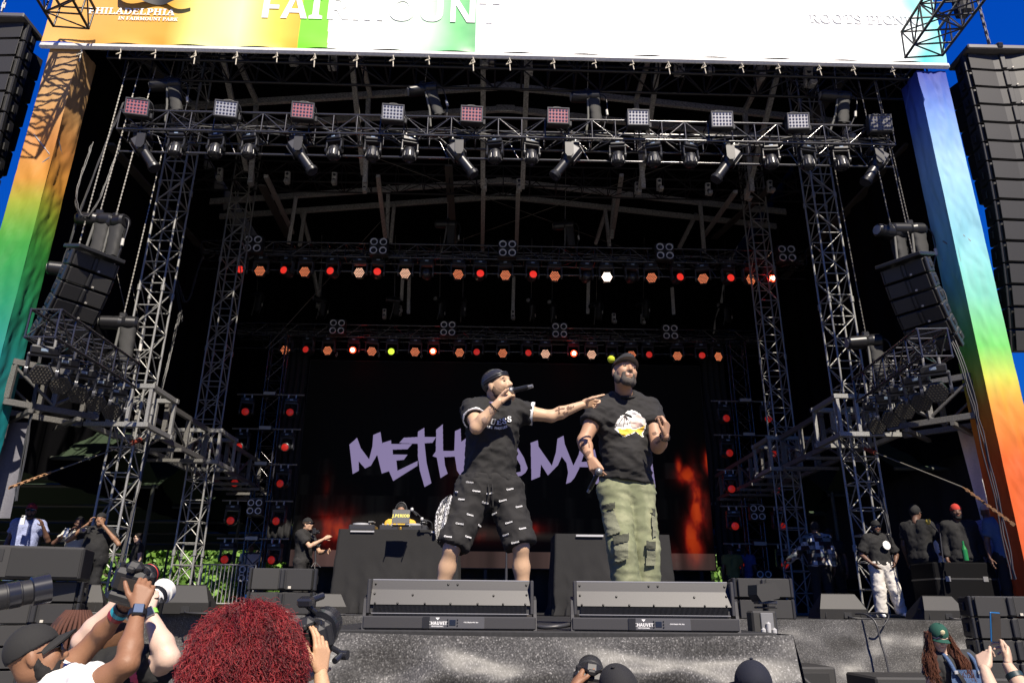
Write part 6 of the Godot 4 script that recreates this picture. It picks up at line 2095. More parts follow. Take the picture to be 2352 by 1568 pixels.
func build_pointing_man() -> void:
	var d := 4.9
	var j := {"s": 0.97, "F": Vector3(0.15, 0, 0.98).normalized(), "X": Vector3(0.98, 0, -0.15).normalized(), "foot": on_deck(1108, d),
		"head": P(1143, 886, 4.86), "hf": Vector3(0.80, 0.16, 0.56), "hu": Vector3(-0.22, 0.95, 0.1), "neck": P(1133, 927, 4.93), "pel": P(1124, 1118, 4.95),
		"sA": P(1087, 942, 4.88), "sB": P(1180, 944, 4.96), "eA": P(1094, 982, 4.70), "eB": P(1266, 956, 4.94), "wA": P(1147, 922, 4.64), "wB": P(1338, 929, 4.93),
		"hA": P(1092, 1128, 4.95), "hB": P(1157, 1126, 4.99), "kA": P(1038, 1258, 4.84), "kB": P(1196, 1255, 4.90), "aA": P(1003, 1418, 4.92), "aB": P(1204, 1418, 4.98), "tA": P(985, 1432, 4.78), "tB": P(1216, 1432, 4.84)}
	for n in ["tA", "tB"]: j[n].y = DECK + 0.03
	for n in ["aA", "aB"]: j[n].y = DECK + 0.085
	var black := fabric("black_tee", 0.013, 0.0122, 0.012)
	var white := fabric("white_trim", 0.75, 0.75, 0.75, 0.1)
	var sk := skin("tan", 0.60, 0.385, 0.24)
	var mic_tip := P(1166, 899, 4.66)
	var mic_tail := P(1214, 888.5, 4.60)
	var o := {"skin": sk, "cell": 0.013, "arm_cell": 0.009, "hand_cell": 0.005, "head_cell": 0.0055, "detail": true,
		"handA": [P(1172, 897, 4.64) - j["wA"], Vector3(-0.15, 0.55, 0.8), Vector3(-0.2, 0.9, 0.1), [1.15, 1.1, 1.1, 1.1], P(1166, 902, 4.58) - j["wA"] - (P(1172, 897, 4.64) - j["wA"]) * 0.3],
		"handB": [P(1370, 920, 4.96) - j["wB"], Vector3(0.1, 0.55, -0.75), Vector3(0.05, 0.9, 0.4), [0.02, 1.2, 1.3, 1.35], Vector3(0.6, 0.05, 0.8)],
		"beard": fabric("stubble", 0.17, 0.10, 0.06, 0.8, 30.0),
		"shirt": {"mat": black, "hem": P(1124, 1106, 4.9).y, "sleeve": 0.5, "sleeve_r": 0.079, "ease": 0.012, "wrinkle": 0.014, "cuff": white, "cell": 0.011, "freq": Vector3(7, 9, 7)},
		"pants": {"name": "shorts", "mat": fabric("black_fleece", 0.015, 0.014, 0.0138), "length": 0.99, "hem_r": 0.108, "ease": 0.03, "waist": P(1124, 1090, 4.9).y, "wrinkle": 0.011, "cell": 0.012},
		"shoes": mat("black_shoe", 0.02, 0.02, 0.02, 0.5)}
	var t := figure("person", "man in black tee and printed black shorts singing and pointing", j, o)
	# satin cap tied round the head
	var hf: Vector3 = (j["hf"] as Vector3).normalized()
	var hu: Vector3 = ((j["hu"] as Vector3) - hf * (j["hu"] as Vector3).dot(hf)).normalized()
	var hx := hu.cross(hf).normalized()
	var c: Vector3 = j["head"]
	var s := 0.97
	var L := func(x: float, y: float, z: float) -> Vector3: return c + (hx * x + hu * y + hf * z) * s
	var satin := mat("satin", 0.022, 0.022, 0.026, 0.32, 0.1)
	var dr := sdf([ell(L.call(0, 0.036, -0.016), Vector3(0.084, 0.090, 0.103) * s, Basis(hx, hu, hf))], 0.006, [[-(hu * 0.86 + hf * -0.5).normalized() * 1.0, -((hu * 0.86 + hf * -0.5).normalized().dot(L.call(0, 0.03, 0.03)))]], 0.002, Vector3(30, 30, 30))
	var dn := wpart(t, "head_scarf", dr, satin)
	for k in 2:
		var pts := []
		for i in 25:
			var a := lerpf(-2.0, 2.0, i / 24.0)
			pts.append(L.call(sin(a) * 0.087, 0.058 + 0.014 * k - 0.045 * (1 - cos(a)) * 0.5, cos(a) * 0.104 - 0.014))
		wpart(dn, "scarf_band", tube(pts, 0.008, 6), satin)
	# colourful neckerchief
	var nk := thing("neckerchief", "multicoloured rolled neckerchief round the singer's neck", "neckerchief", j["neck"])
	var cols := [[0.55, 0.5, 0.6], [0.12, 0.05, 0.25], [0.3, 0.06, 0.05], [0.05, 0.2, 0.1], [0.5, 0.3, 0.4]]
	for k in 5:
		var pts := []
		for i in 21:
			var a := TAU * i / 20.0
			pts.append((j["neck"] as Vector3) + Vector3(sin(a) * 0.078, 0.012 - 0.035 * maxf(0, cos(a)) + 0.006 * sin(a * 3 + k * 1.9) - 0.004 * k, cos(a) * 0.078 + 0.012 + 0.006 * cos(a * 4 + k * 2)))
		wpart(nk, "fold", tube(pts, 0.0125, 6), fabric("kerchief%d" % k, cols[k][0], cols[k][1], cols[k][2], 0.5, 14.0))
	# bracelet of black beads
	var br := thing("bead_bracelet", "black bead bracelet on the singer's raised wrist", "bracelet", j["wA"])
	var dw: Vector3 = (j["wA"] - j["eA"]).normalized()
	var bx := dw.cross(Vector3.UP).normalized()
	var by := dw.cross(bx)
	var bc: Vector3 = (j["wA"] as Vector3) - dw * 0.05
	for i in 16:
		var a := TAU * i / 16
		wpart(br, "bead", ball(6), mat("bead", 0.012, 0.012, 0.012, 0.2), Transform3D(S(0.0065, 0.0065, 0.0065), bc + (bx * cos(a) + by * sin(a)) * 0.035))
	make_mic("black wireless microphone held to the mouth of the singer in shorts", mic_tip, mic_tail)
	# tattoos: a cross and lettering-like strokes on the outstretched forearm, faint marks on the raised one
	var ink := mat("tattoo", 0.17, 0.105, 0.075, 0.75, 0, 0.2)
	var faint := mat("tattoo_faint", 0.30, 0.20, 0.15, 0.6)
	var bo := buckets(o["body_mesh"])
	var Z := Vector2(976.2, 832.6)
	for q in [[2040, 745, 2090, 725, 2085, 700, 2110, 690, 2112, 715, 2205, 700, 2205, 728, 2115, 742, 2118, 800, 2090, 812, 2092, 752, 2040, 768], [2215, 700, 2250, 672, 2262, 700, 2300, 660, 2300, 700, 2345, 650, 2345, 690, 2290, 730, 2225, 745], [2150, 790, 2190, 760, 2200, 785, 2245, 755, 2250, 790, 2200, 812]]:
		wpart(o["body_node"], "tattoo", print_patch(bo, scaled_poly(Z, 0.14648, q), 1.3, 0.002), ink)
	for q in [[880, 880, 940, 840, 960, 880, 1000, 820, 990, 900, 930, 960, 900, 930], [1000, 720, 1040, 700, 1050, 760, 1090, 720, 1070, 790, 1020, 800]]:
		wpart(o["body_node"], "tattoo", print_patch(bo, scaled_poly(Z, 0.14648, q), 1.3, 0.002), faint)
	# print on the shirt
	var bk := buckets(o["shirt_mesh"])
	var wl := mat("white_ink", 0.75, 0.75, 0.75, 0.6)
	for q in [["U", 1132, 968, 0.04], ["E", 1146, 969.5, 0.04], ["S", 1158.5, 967, 0.04], ["S", 1170, 963, 0.04], ["L", 1119.5, 980.5, 0.016], ["O", 1124, 981, 0.016], ["S", 1128.5, 981.5, 0.016], ["A", 1137.5, 982.5, 0.016], ["N", 1142, 983, 0.016], ["G", 1146.8, 983.2, 0.016], ["E", 1151.4, 982.8, 0.016], ["L", 1155.5, 982, 0.016], ["E", 1159.4, 981.2, 0.016], ["S", 1163.5, 980, 0.016]]:
		var h := hit(bk, q[1], q[2])
		if h.is_empty(): continue
		wpart(o["shirt_node"], "letter", lettering(q[0], q[3], 0.003, "Droid Serif" if q[3] > 0.03 else "Droid Sans"), wl, facing((h[0] as Vector3) + (h[1] as Vector3) * 0.004, h[1]))
	# small script marks scattered over the shorts
	var bp := buckets(o["pants_mesh"])
	var script := lettering("Guess", 0.0125, 0.003, "Droid Serif", true, true)
	for q in [[562, 243], [645, 360], [1062, 333], [460, 462], [975, 475], [1175, 552], [560, 655], [875, 637], [435, 765], [680, 788], [1055, 752], [1220, 828], [1015, 902], [288, 930], [537, 932], [1130, 998], [752, 500], [810, 385], [400, 365], [366, 1043]]:
		var h := hit(bp, 976.2 + q[0] * 0.18307, 1062.3 + q[1] * 0.18307)
		if h.is_empty(): continue
		var xf := facing((h[0] as Vector3) + (h[1] as Vector3) * 0.004, h[1])
		xf.basis = xf.basis * Basis(Vector3.BACK, -0.12 if q[0] < 760 else 0.25)
		wpart(o["pants_node"], "script_mark", script, wl, xf)
	for k in 2:
		var h := hit(bp, 1119.0 + 10 * k, 1112)
		if h.is_empty(): continue
		var p: Vector3 = (h[0] as Vector3) + (h[1] as Vector3) * 0.012
		wpart(o["pants_node"], "drawstring", tube(curve([p, p + Vector3(0.005, -0.05, 0.012), p + Vector3(0.008 * k, -0.10 - 0.04 * k, 0.005)]), 0.0045, 5), fabric("black_tee", 0.013, 0.0122, 0.012))
	# bandana hanging from the pocket
	var bim := Image.create(256, 256, false, Image.FORMAT_RGB8)
	var r2 := RandomNumberGenerator.new()
	r2.seed = 4
	var n2 := FastNoiseLite.new()
	n2.seed = 21
	n2.frequency = 0.045
	for y in 256:
		for x in 256:
			var e := mini(mini(x, 255 - x), mini(y, 255 - y))
			var v := 1.0 if absf(n2.get_noise_2d(x, y)) < 0.14 or (sin(x * 0.16) * sin(y * 0.16) > 0.72) else 0.02
			if e < 26: v = 0.02
			if (e > 10 and e < 13) or (e > 30 and e < 33): v = 0.9
			if e > 15 and e < 24 and (x / 8 + y / 8) % 2 == 0: v = 0.9
			bim.set_pixel(x, y, Color(v, v, v))
	var bm := StandardMaterial3D.new()
	bm.albedo_texture = ImageTexture.create_from_image(bim)
	bm.roughness = 0.85
	bm.cull_mode = BaseMaterial3D.CULL_DISABLED
	var bn := thing("bandana", "black and white paisley bandana hanging from the shorts pocket", "bandana", P(1018, 1160, 4.9))
	var outline := [[1036, 1135, 1030, 1137], [1040, 1140, 1012, 1152], [1036, 1160, 1000, 1178], [1030, 1190, 997, 1205], [1028, 1212, 998, 1222], [1018, 1232, 1001, 1232], [1012, 1248, 1004, 1246]]
	var bs := func(u: float, v: float) -> Vector3:
		var f := v * (outline.size() - 1.001)
		var i := int(f)
		var k := f - i
		var a: Array = outline[i]
		var b: Array = outline[i + 1]
		var x := lerpf(lerpf(a[2], b[2], k), lerpf(a[0], b[0], k), u)
		var y := lerpf(lerpf(a[3], b[3], k), lerpf(a[1], b[1], k), u)
		return P(x, y, 4.84 - 0.03 * sin(u * 9.0 + v * 2) * (0.4 + v) - 0.02 * (1 - v))
	wpart(bn, "cloth", sheet(24, 30, bs), bm)

func build_man_in_green() -> void:
	var j := {"s": 1.03, "F": Vector3(0.1, 0, 1).normalized(), "X": Vector3(1, 0, -0.1).normalized(), "foot": on_deck(1466, 5.35),
		"head": P(1435, 858, 5.24), "hf": Vector3(0.24, 0.20, 0.93), "hu": Vector3(0.14, 0.96, -0.2), "neck": P(1434, 913, 5.36), "pel": P(1440, 1116, 5.38),
		"sA": P(1375, 943, 5.30), "sB": P(1493, 943, 5.38), "eA": P(1341, 1012, 5.22), "eB": P(1511, 1026, 5.22), "wA": P(1356, 1053, 5.08), "wB": P(1528, 1001, 5.06),
		"hA": P(1411, 1128, 5.38), "hB": P(1466, 1128, 5.40), "kA": P(1428, 1258, 5.26), "kB": P(1483, 1258, 5.36), "aA": P(1448, 1420, 5.34), "aB": P(1488, 1420, 5.44), "tA": P(1440, 1434, 5.18), "tB": P(1496, 1434, 5.28)}
	for n in ["tA", "tB"]: j[n].y = DECK + 0.03
	for n in ["aA", "aB"]: j[n].y = DECK + 0.085
	var black := fabric("black_jersey", 0.016, 0.0148, 0.0145)
	var sk := skin("brown", 0.47, 0.27, 0.165)
	var green := cargo_cloth()
	var o := {"skin": sk, "cell": 0.014, "arm_cell": 0.009, "hand_cell": 0.005, "head_cell": 0.0055, "fat": 0.97, "limb": 1.1, "head_scale": 1.04,
		"handA": [P(1369, 1080, 5.03) - j["wA"], Vector3(-0.55, 0.2, 0.7), Vector3(0.75, 0.1, 0.3), [0.75, 0.95, 1.0, 1.05], P(1384, 1084, 5.0) - P(1361, 1060, 5.06)],
		"handB": [Vector3(0.12, 0.9, 0.25), Vector3(0.75, 0.1, 0.6), Vector3(-0.8, 0.2, 0.3), [1.0, 1.0, 1.05, 1.05], Vector3(-0.5, 0.7, 0.45)],
		"beard": fabric("grey_beard", 0.20, 0.17, 0.15, 0.9, 34.0), "lip": mat("lip2", 0.24, 0.10, 0.085, 0.4),
		"cap": {"mat": fabric("black_cap", 0.018, 0.018, 0.02, 0.2), "brim": fabric("grey_brim", 0.30, 0.28, 0.26, 0.5, 30.0), "low": 0.050, "tall": 0.008, "square": true, "reach": 0.065, "arch": 0.006, "yaw": -0.1, "tilt": 0.10, "button": mat("lime", 0.6, 0.7, 0.02, 0.5)},
		"shirt": {"mat": black, "hem": P(1438, 1104, 5.3).y, "hem_tilt": Vector3(-0.11, -0.99, 0), "sleeve": 0.46, "sleeve_r": 0.088, "ease": 0.016, "wrinkle": 0.016, "belly": 0.86, "cell": 0.011, "freq": Vector3(5, 9, 5)},
		"pants": {"mat": green, "length": 1.9, "hem_r": 0.082, "knee_r": 0.080, "ease": 0.014, "waist": P(1438, 1085, 5.3).y, "wrinkle": 0.008, "freq": Vector3(4, 9, 4), "cell": 0.012, "k": 0.02},
		"shoes": mat("black_shoe", 0.02, 0.02, 0.02, 0.5)}
	var t := figure("person", "man in black tee and faded green cargo trousers holding a microphone low", j, o)
	# collar ring, ear monitor and pompom on the cap
	var nk: Vector3 = j["neck"]
	var pts := []
	for i in 25:
		var a := TAU * i / 24
		pts.append(nk + Vector3(sin(a) * 0.086, 0.012 - 0.035 * cos(a), cos(a) * 0.084 + 0.012))
	wpart(o["shirt_node"], "collar", tube(pts, 0.010, 6), black)
	var pp := thing("cap_pompom", "lime yellow ball on the back of the tilted cap", "pompom", P(1404, 826, 5.2))
	wpart(pp, "ball", ball(10), fabric("lime_ball", 0.62, 0.72, 0.03, 0.3), Transform3D(S(0.03, 0.028, 0.03), P(1404, 825, 5.22)))
	# cap print: a red bar and a pale outline on its front
	var bc := buckets(o["cap_mesh"])
	var Y := Vector2(1292, 803.9)
	for q in [[mat("cap_red", 0.55, 0.06, 0.08, 0.7), [895, 290, 1000, 185, 1020, 225, 920, 325]], [mat("cap_pale", 0.5, 0.48, 0.46, 0.7), [1010, 200, 1040, 130, 1090, 118, 1100, 135, 1050, 150, 1035, 210]], [mat("cap_pale", 0.5, 0.48, 0.46, 0.7), [1100, 130, 1150, 160, 1200, 165, 1190, 180, 1130, 175, 1095, 150]]]:
		wpart(o["cap_node"], "cap_print", print_patch(bc, scaled_poly(Y, 0.12207, q[1]), 1.0, 0.003), q[0])
	make_mic("silver-headed microphone held low against the green trousers", P(1379, 1076, 4.99), P(1355, 1122, 5.10))
	var dw: Vector3 = (j["wB"] - j["eB"]).normalized()
	var bx := dw.cross(Vector3.RIGHT).normalized()
	var by := dw.cross(bx)
	var br := thing("bead_bracelet", "black bead bracelet on the wrist of the man in green trousers", "bracelet", j["wB"])
	for i in 16:
		var a := TAU * i / 16
		wpart(br, "bead", ball(6), mat("bead", 0.012, 0.012, 0.012, 0.2), Transform3D(S(0.0065, 0.0065, 0.0065), (j["wB"] as Vector3) - dw * 0.01 + (bx * cos(a) + by * sin(a)) * 0.036))
	var bo := buckets(o["body_mesh"])
	var ink := mat("tattoo", 0.17, 0.105, 0.075, 0.75, 0, 0.2)
	var Z := Vector2(1263.3, 976.2)
	for q in [[505, 250, 530, 235, 560, 280, 585, 300, 570, 350, 600, 370, 570, 420, 535, 440, 510, 390, 535, 340, 530, 290], [600, 480, 640, 440, 690, 430, 700, 470, 660, 520, 620, 545, 590, 520], [650, 270, 670, 300, 690, 380, 665, 390, 655, 330], [1740, 130, 1800, 110, 1850, 140, 1800, 175, 1760, 170], [1800, 300, 1870, 250, 1900, 280, 1830, 330]]:
		wpart(o["body_node"], "tattoo", print_patch(bo, scaled_poly(Z, 0.13428, q), 1.3, 0.002), ink)
	# winged emblem on the chest
	var bk := buckets(o["shirt_mesh"])
	var B := Vector2(1148.4, 803.9)
	var sh := o["shirt_node"] as Node3D
	var outer := scaled_poly(B, 0.24416, [1075, 742, 1088, 690, 1110, 650, 1140, 615, 1165, 608, 1195, 622, 1250, 640, 1245, 620, 1200, 600, 1175, 590, 1195, 572, 1240, 562, 1285, 575, 1320, 605, 1340, 630, 1368, 650, 1378, 690, 1368, 740, 1345, 790, 1360, 822, 1340, 818, 1305, 788, 1280, 770, 1250, 790, 1210, 800, 1170, 822, 1130, 792, 1110, 765])
	wpart(sh, "emblem", print_patch(bk, outer, 2.0, 0.004), mat("emblem_white", 0.78, 0.76, 0.72, 0.6))
	var yellow := scaled_poly(B, 0.24416, [1112, 735, 1150, 742, 1220, 738, 1260, 745, 1300, 738, 1365, 705, 1362, 740, 1335, 790, 1348, 812, 1300, 780, 1275, 762, 1245, 782, 1205, 792, 1172, 812, 1138, 790, 1118, 762])
	wpart(sh, "emblem", print_patch(bk, yellow, 2.0, 0.007), mat("emblem_yellow", 0.80, 0.52, 0.05, 0.6))
	var pink := scaled_poly(B, 0.24416, [1225, 655, 1262, 630, 1300, 600, 1340, 645, 1362, 665, 1365, 700, 1300, 728, 1250, 732, 1232, 700])
	wpart(sh, "emblem", print_patch(bk, pink, 2.0, 0.007), mat("emblem_pink", 0.76, 0.56, 0.48, 0.6))
	for q in [[1165, 618, 1120, 690], [1170, 618, 1160, 715], [1175, 620, 1200, 705], [1180, 620, 1222, 690], [1100, 690, 1082, 735]]:
		var a := hit(bk, B.x + q[0] * 0.24416, B.y + q[1] * 0.24416)
		var b := hit(bk, B.x + q[2] * 0.24416, B.y + q[3] * 0.24416)
		var m := hit(bk, B.x + (q[0] + q[2]) * 0.12208, B.y + (q[1] + q[3]) * 0.12208)
		if a.is_empty() or b.is_empty() or m.is_empty(): continue
		wpart(sh, "emblem_line", tube([(a[0] as Vector3) + a[1] * 0.006, (m[0] as Vector3) + m[1] * 0.006, (b[0] as Vector3) + b[1] * 0.006], 0.003, 4), mat("emblem_dark", 0.05, 0.03, 0.03, 0.7))
	# cargo pockets with darker flaps
	var bp := buckets(o["pants_mesh"])
	var tn := o["pants_node"] as Node3D
	var dark_green := fabric("dark_green", 0.075, 0.08, 0.055, 0.4)
	var pale_green := fabric("pale_green", 0.27, 0.28, 0.19, 0.4)
	var C := Vector2(1148.4, 1148.4)
	for q in [[pale_green, [880, 100, 975, 85, 1040, 265, 1000, 285, 905, 315]], [pale_green, [975, 380, 1100, 350, 1100, 500, 1020, 530, 985, 525]], [pale_green, [1255, 420, 1335, 420, 1330, 560, 1250, 560]], [pale_green, [1300, 130, 1335, 130, 1340, 310, 1305, 320]], [dark_green, [870, 40, 985, 15, 990, 75, 870, 90]], [dark_green, [965, 305, 1105, 280, 1105, 350, 970, 380]], [dark_green, [1252, 345, 1338, 355, 1338, 420, 1252, 415]], [dark_green, [1298, 65, 1330, 80, 1334, 130, 1305, 125]]]:
		var poly := scaled_poly(C, 0.26857, q[1])
		wpart(tn, "pocket" if q[0] == pale_green else "pocket_flap", print_patch(bp, poly, 2.2, 0.022 if q[0] == pale_green else 0.032), q[0])

func cargo_cloth() -> StandardMaterial3D:
	# washed-out twill: pale worn patches and crease lines on olive
	var n := FastNoiseLite.new()
	n.seed = 9
	n.frequency = 0.014
	n.fractal_octaves = 4
	var im: Image = n.get_seamless_image(256, 256)
	im.convert(Image.FORMAT_RGB8)
	for y in 256:
		for x in 256:
			var v := im.get_pixel(x, y).r
			im.set_pixel(x, y, Color(0.42, 0.44, 0.335).lerp(Color(0.53, 0.54, 0.43), smoothstep(0.3, 0.8, v)))
	var m := StandardMaterial3D.new()
	m.albedo_texture = ImageTexture.create_from_image(im)
	m.roughness = 0.9
	m.uv1_triplanar = true
	m.uv1_world_triplanar = true
	m.uv1_scale = Vector3.ONE * 1.6
	m.cull_mode = BaseMaterial3D.CULL_DISABLED
	mats["cargo"] = m
	return m


func checks_tex() -> StandardMaterial3D:
	# knitted pattern: black, white and grey blocks with a dark red band
	var im := Image.create(64, 64, false, Image.FORMAT_RGB8)
	var r := RandomNumberGenerator.new()
	r.seed = 2
	var tone := {}
	for y in 64:
		for x in 64:
			var k := Vector2i(x / 8, y / 8)
			if not tone.has(k): tone[k] = [Color(0.08, 0.08, 0.08), Color(0.85, 0.85, 0.85), Color(0.45, 0.5, 0.5), Color(0.10, 0.09, 0.09), Color(0.25, 0.09, 0.09)][r.randi() % 5]
			var c: Color = tone[k]
			if (x + y) % 3 == 0: c = c.darkened(0.25)
			im.set_pixel(x, y, c)
	var m := StandardMaterial3D.new()
	m.albedo_texture = ImageTexture.create_from_image(im)
	m.roughness = 0.95
	m.uv1_triplanar = true
	m.uv1_world_triplanar = true
	m.uv1_scale = Vector3.ONE * 1.7
	return m

func crew(label: String, px: float, d: float, h: float, yaw: float, o: Dictionary, arms := {}) -> Node3D:
	var f := on_deck(px, d)
	if o.has("floor"): f.y = o["floor"]
	var j := stand(f, h, yaw)
	for k in arms:
		if k == "hf" or k == "hu": j[k] = (j["X"] as Vector3) * arms[k].x + Vector3.UP * arms[k].y + (j["F"] as Vector3) * arms[k].z
		else: j[k] = off(j, arms[k].x, arms[k].y, arms[k].z)
	var base := {"cell": 0.026, "arm_cell": 0.016, "hand_cell": 0.011, "head_cell": 0.013, "shoes": mat("black_shoe", 0.02, 0.02, 0.02, 0.5)}
	base.merge(o, true)
	o["j"] = j
	return figure("person", label, j, base, "")

func phone(label: String, at: Vector3, face: Vector3, up: Vector3, col: Material) -> Node3D:
	var t := thing("smartphone", label, "phone", at)
	var xf := facing(at, face, up)
	var c := wpart(t, "case", cbox(0.075, 0.152, 0.01, 0.004), col, xf)
	part(c, "lens_block", cbox(0.032, 0.034, 0.003, 0.001), mat("phone_lens", 0.06, 0.06, 0.065, 0.2), T(-0.016, 0.052, 0.0065))
	part(c, "screen", cbox(0.068, 0.142, 0.001, 0), mat("phone_screen", 0.03, 0.025, 0.022, 0.1), T(0, 0, -0.0057))
	return t

func photo_camera(label: String, eye: Vector3, fwd: Vector3, up: Vector3, s: float, o := {}) -> Node3D:
	# still camera: body, prism hump, grip, lens of several rings and a hood
	var t := thing("photo_camera", label, "camera", eye)
	var xf := facing(eye, fwd, up)
	xf.basis = xf.basis.scaled_local(Vector3.ONE * s)
	var body := grained("camera_body", 0.022, 0.022, 0.023, 0.5, 0, 0.3, 40.0, 0.4)
	var ring := mat("camera_gloss", 0.016, 0.017, 0.022, 0.22)
	var b := wpart(t, "body", cbox(0.145, 0.1, 0.06, 0.018), body, xf)
	part(b, "prism", cbox(0.07, 0.045, 0.06, 0.018), body, T(0, 0.06, 0))
	part(b, "grip", cbox(0.035, 0.1, 0.05, 0.015), body, T(-0.065, 0, 0.03))
	if o.get("vertical_grip", false): part(b, "lower_grip", cbox(0.145, 0.05, 0.06, 0.015), body, T(0, -0.07, 0))
	part(b, "rear_screen", cbox(0.075, 0.055, 0.004, 0.002), mat("phone_screen", 0.03, 0.025, 0.022, 0.1), T(-0.005, -0.008, -0.032))
	part(b, "viewfinder", cbox(0.034, 0.024, 0.02, 0.006), mat("cabinet2", 0.012, 0.012, 0.012, 0.6), T(0, 0.056, -0.036))
	for q in [[-0.05, 0.055, 0.0], [0.052, 0.055, 0.0]]:
		part(b, "dial", cylinder(12), ring, T(q[0], q[1], q[2], S(0.014, 0.014, 0.014)))
	var R: float = o.get("radius", 0.042)
	var len: float = o.get("length", 0.13)
	var lm: Material = o.get("lens", body)
	var zb := Basis(Vector3.RIGHT, RX)
	var l := part(b, "lens", lathe([Vector2(0, 0.02), Vector2(R * 0.85, 0.02), Vector2(R * 0.85, len * 0.25), Vector2(R, len * 0.3), Vector2(R, len * 0.55), Vector2(R * 1.03, len * 0.56), Vector2(R * 1.03, len * 0.8), Vector2(R * 0.98, len * 0.82), Vector2(R * 0.98, len), Vector2(R * 0.8, len), Vector2(R * 0.75, len * 0.93), Vector2(0, len * 0.93)], 24), lm, T(0, 0, 0, zb))
	part(l, "zoom_ring", lathe([Vector2(R * 1.01, len * 0.58), Vector2(R * 1.06, len * 0.59), Vector2(R * 1.06, len * 0.78), Vector2(R * 1.01, len * 0.79)], 24), o.get("ring", ring), Transform3D.IDENTITY)
	part(l, "front_glass", lathe([Vector2(0, len * 0.94), Vector2(R * 0.74, len * 0.94), Vector2(R * 0.4, len * 0.965), Vector2(0, len * 0.97)], 20), mat("lens_glass", 0.01, 0.008, 0.02, 0.03), Transform3D.IDENTITY)
	if o.has("red"):
		part(l, "red_ring", lathe([Vector2(R * 0.98, len * 0.86), Vector2(R * 1.0, len * 0.865), Vector2(R * 1.0, len * 0.885), Vector2(R * 0.98, len * 0.89)], 24), mat("red_ring", 0.55, 0.03, 0.02, 0.4), Transform3D.IDENTITY)
	if o.get("hood", 0.0) > 0.0:
		var hh: float = o["hood"]
		part(l, "lens_hood", lathe([Vector2(R * 0.99, len * 0.98), Vector2(R * 1.16, len), Vector2(R * 1.22, len + hh), Vector2(R * 1.17, len + hh), Vector2(R * 1.1, len)], 24), o.get("hood_mat", ring), Transform3D.IDENTITY)
	return t

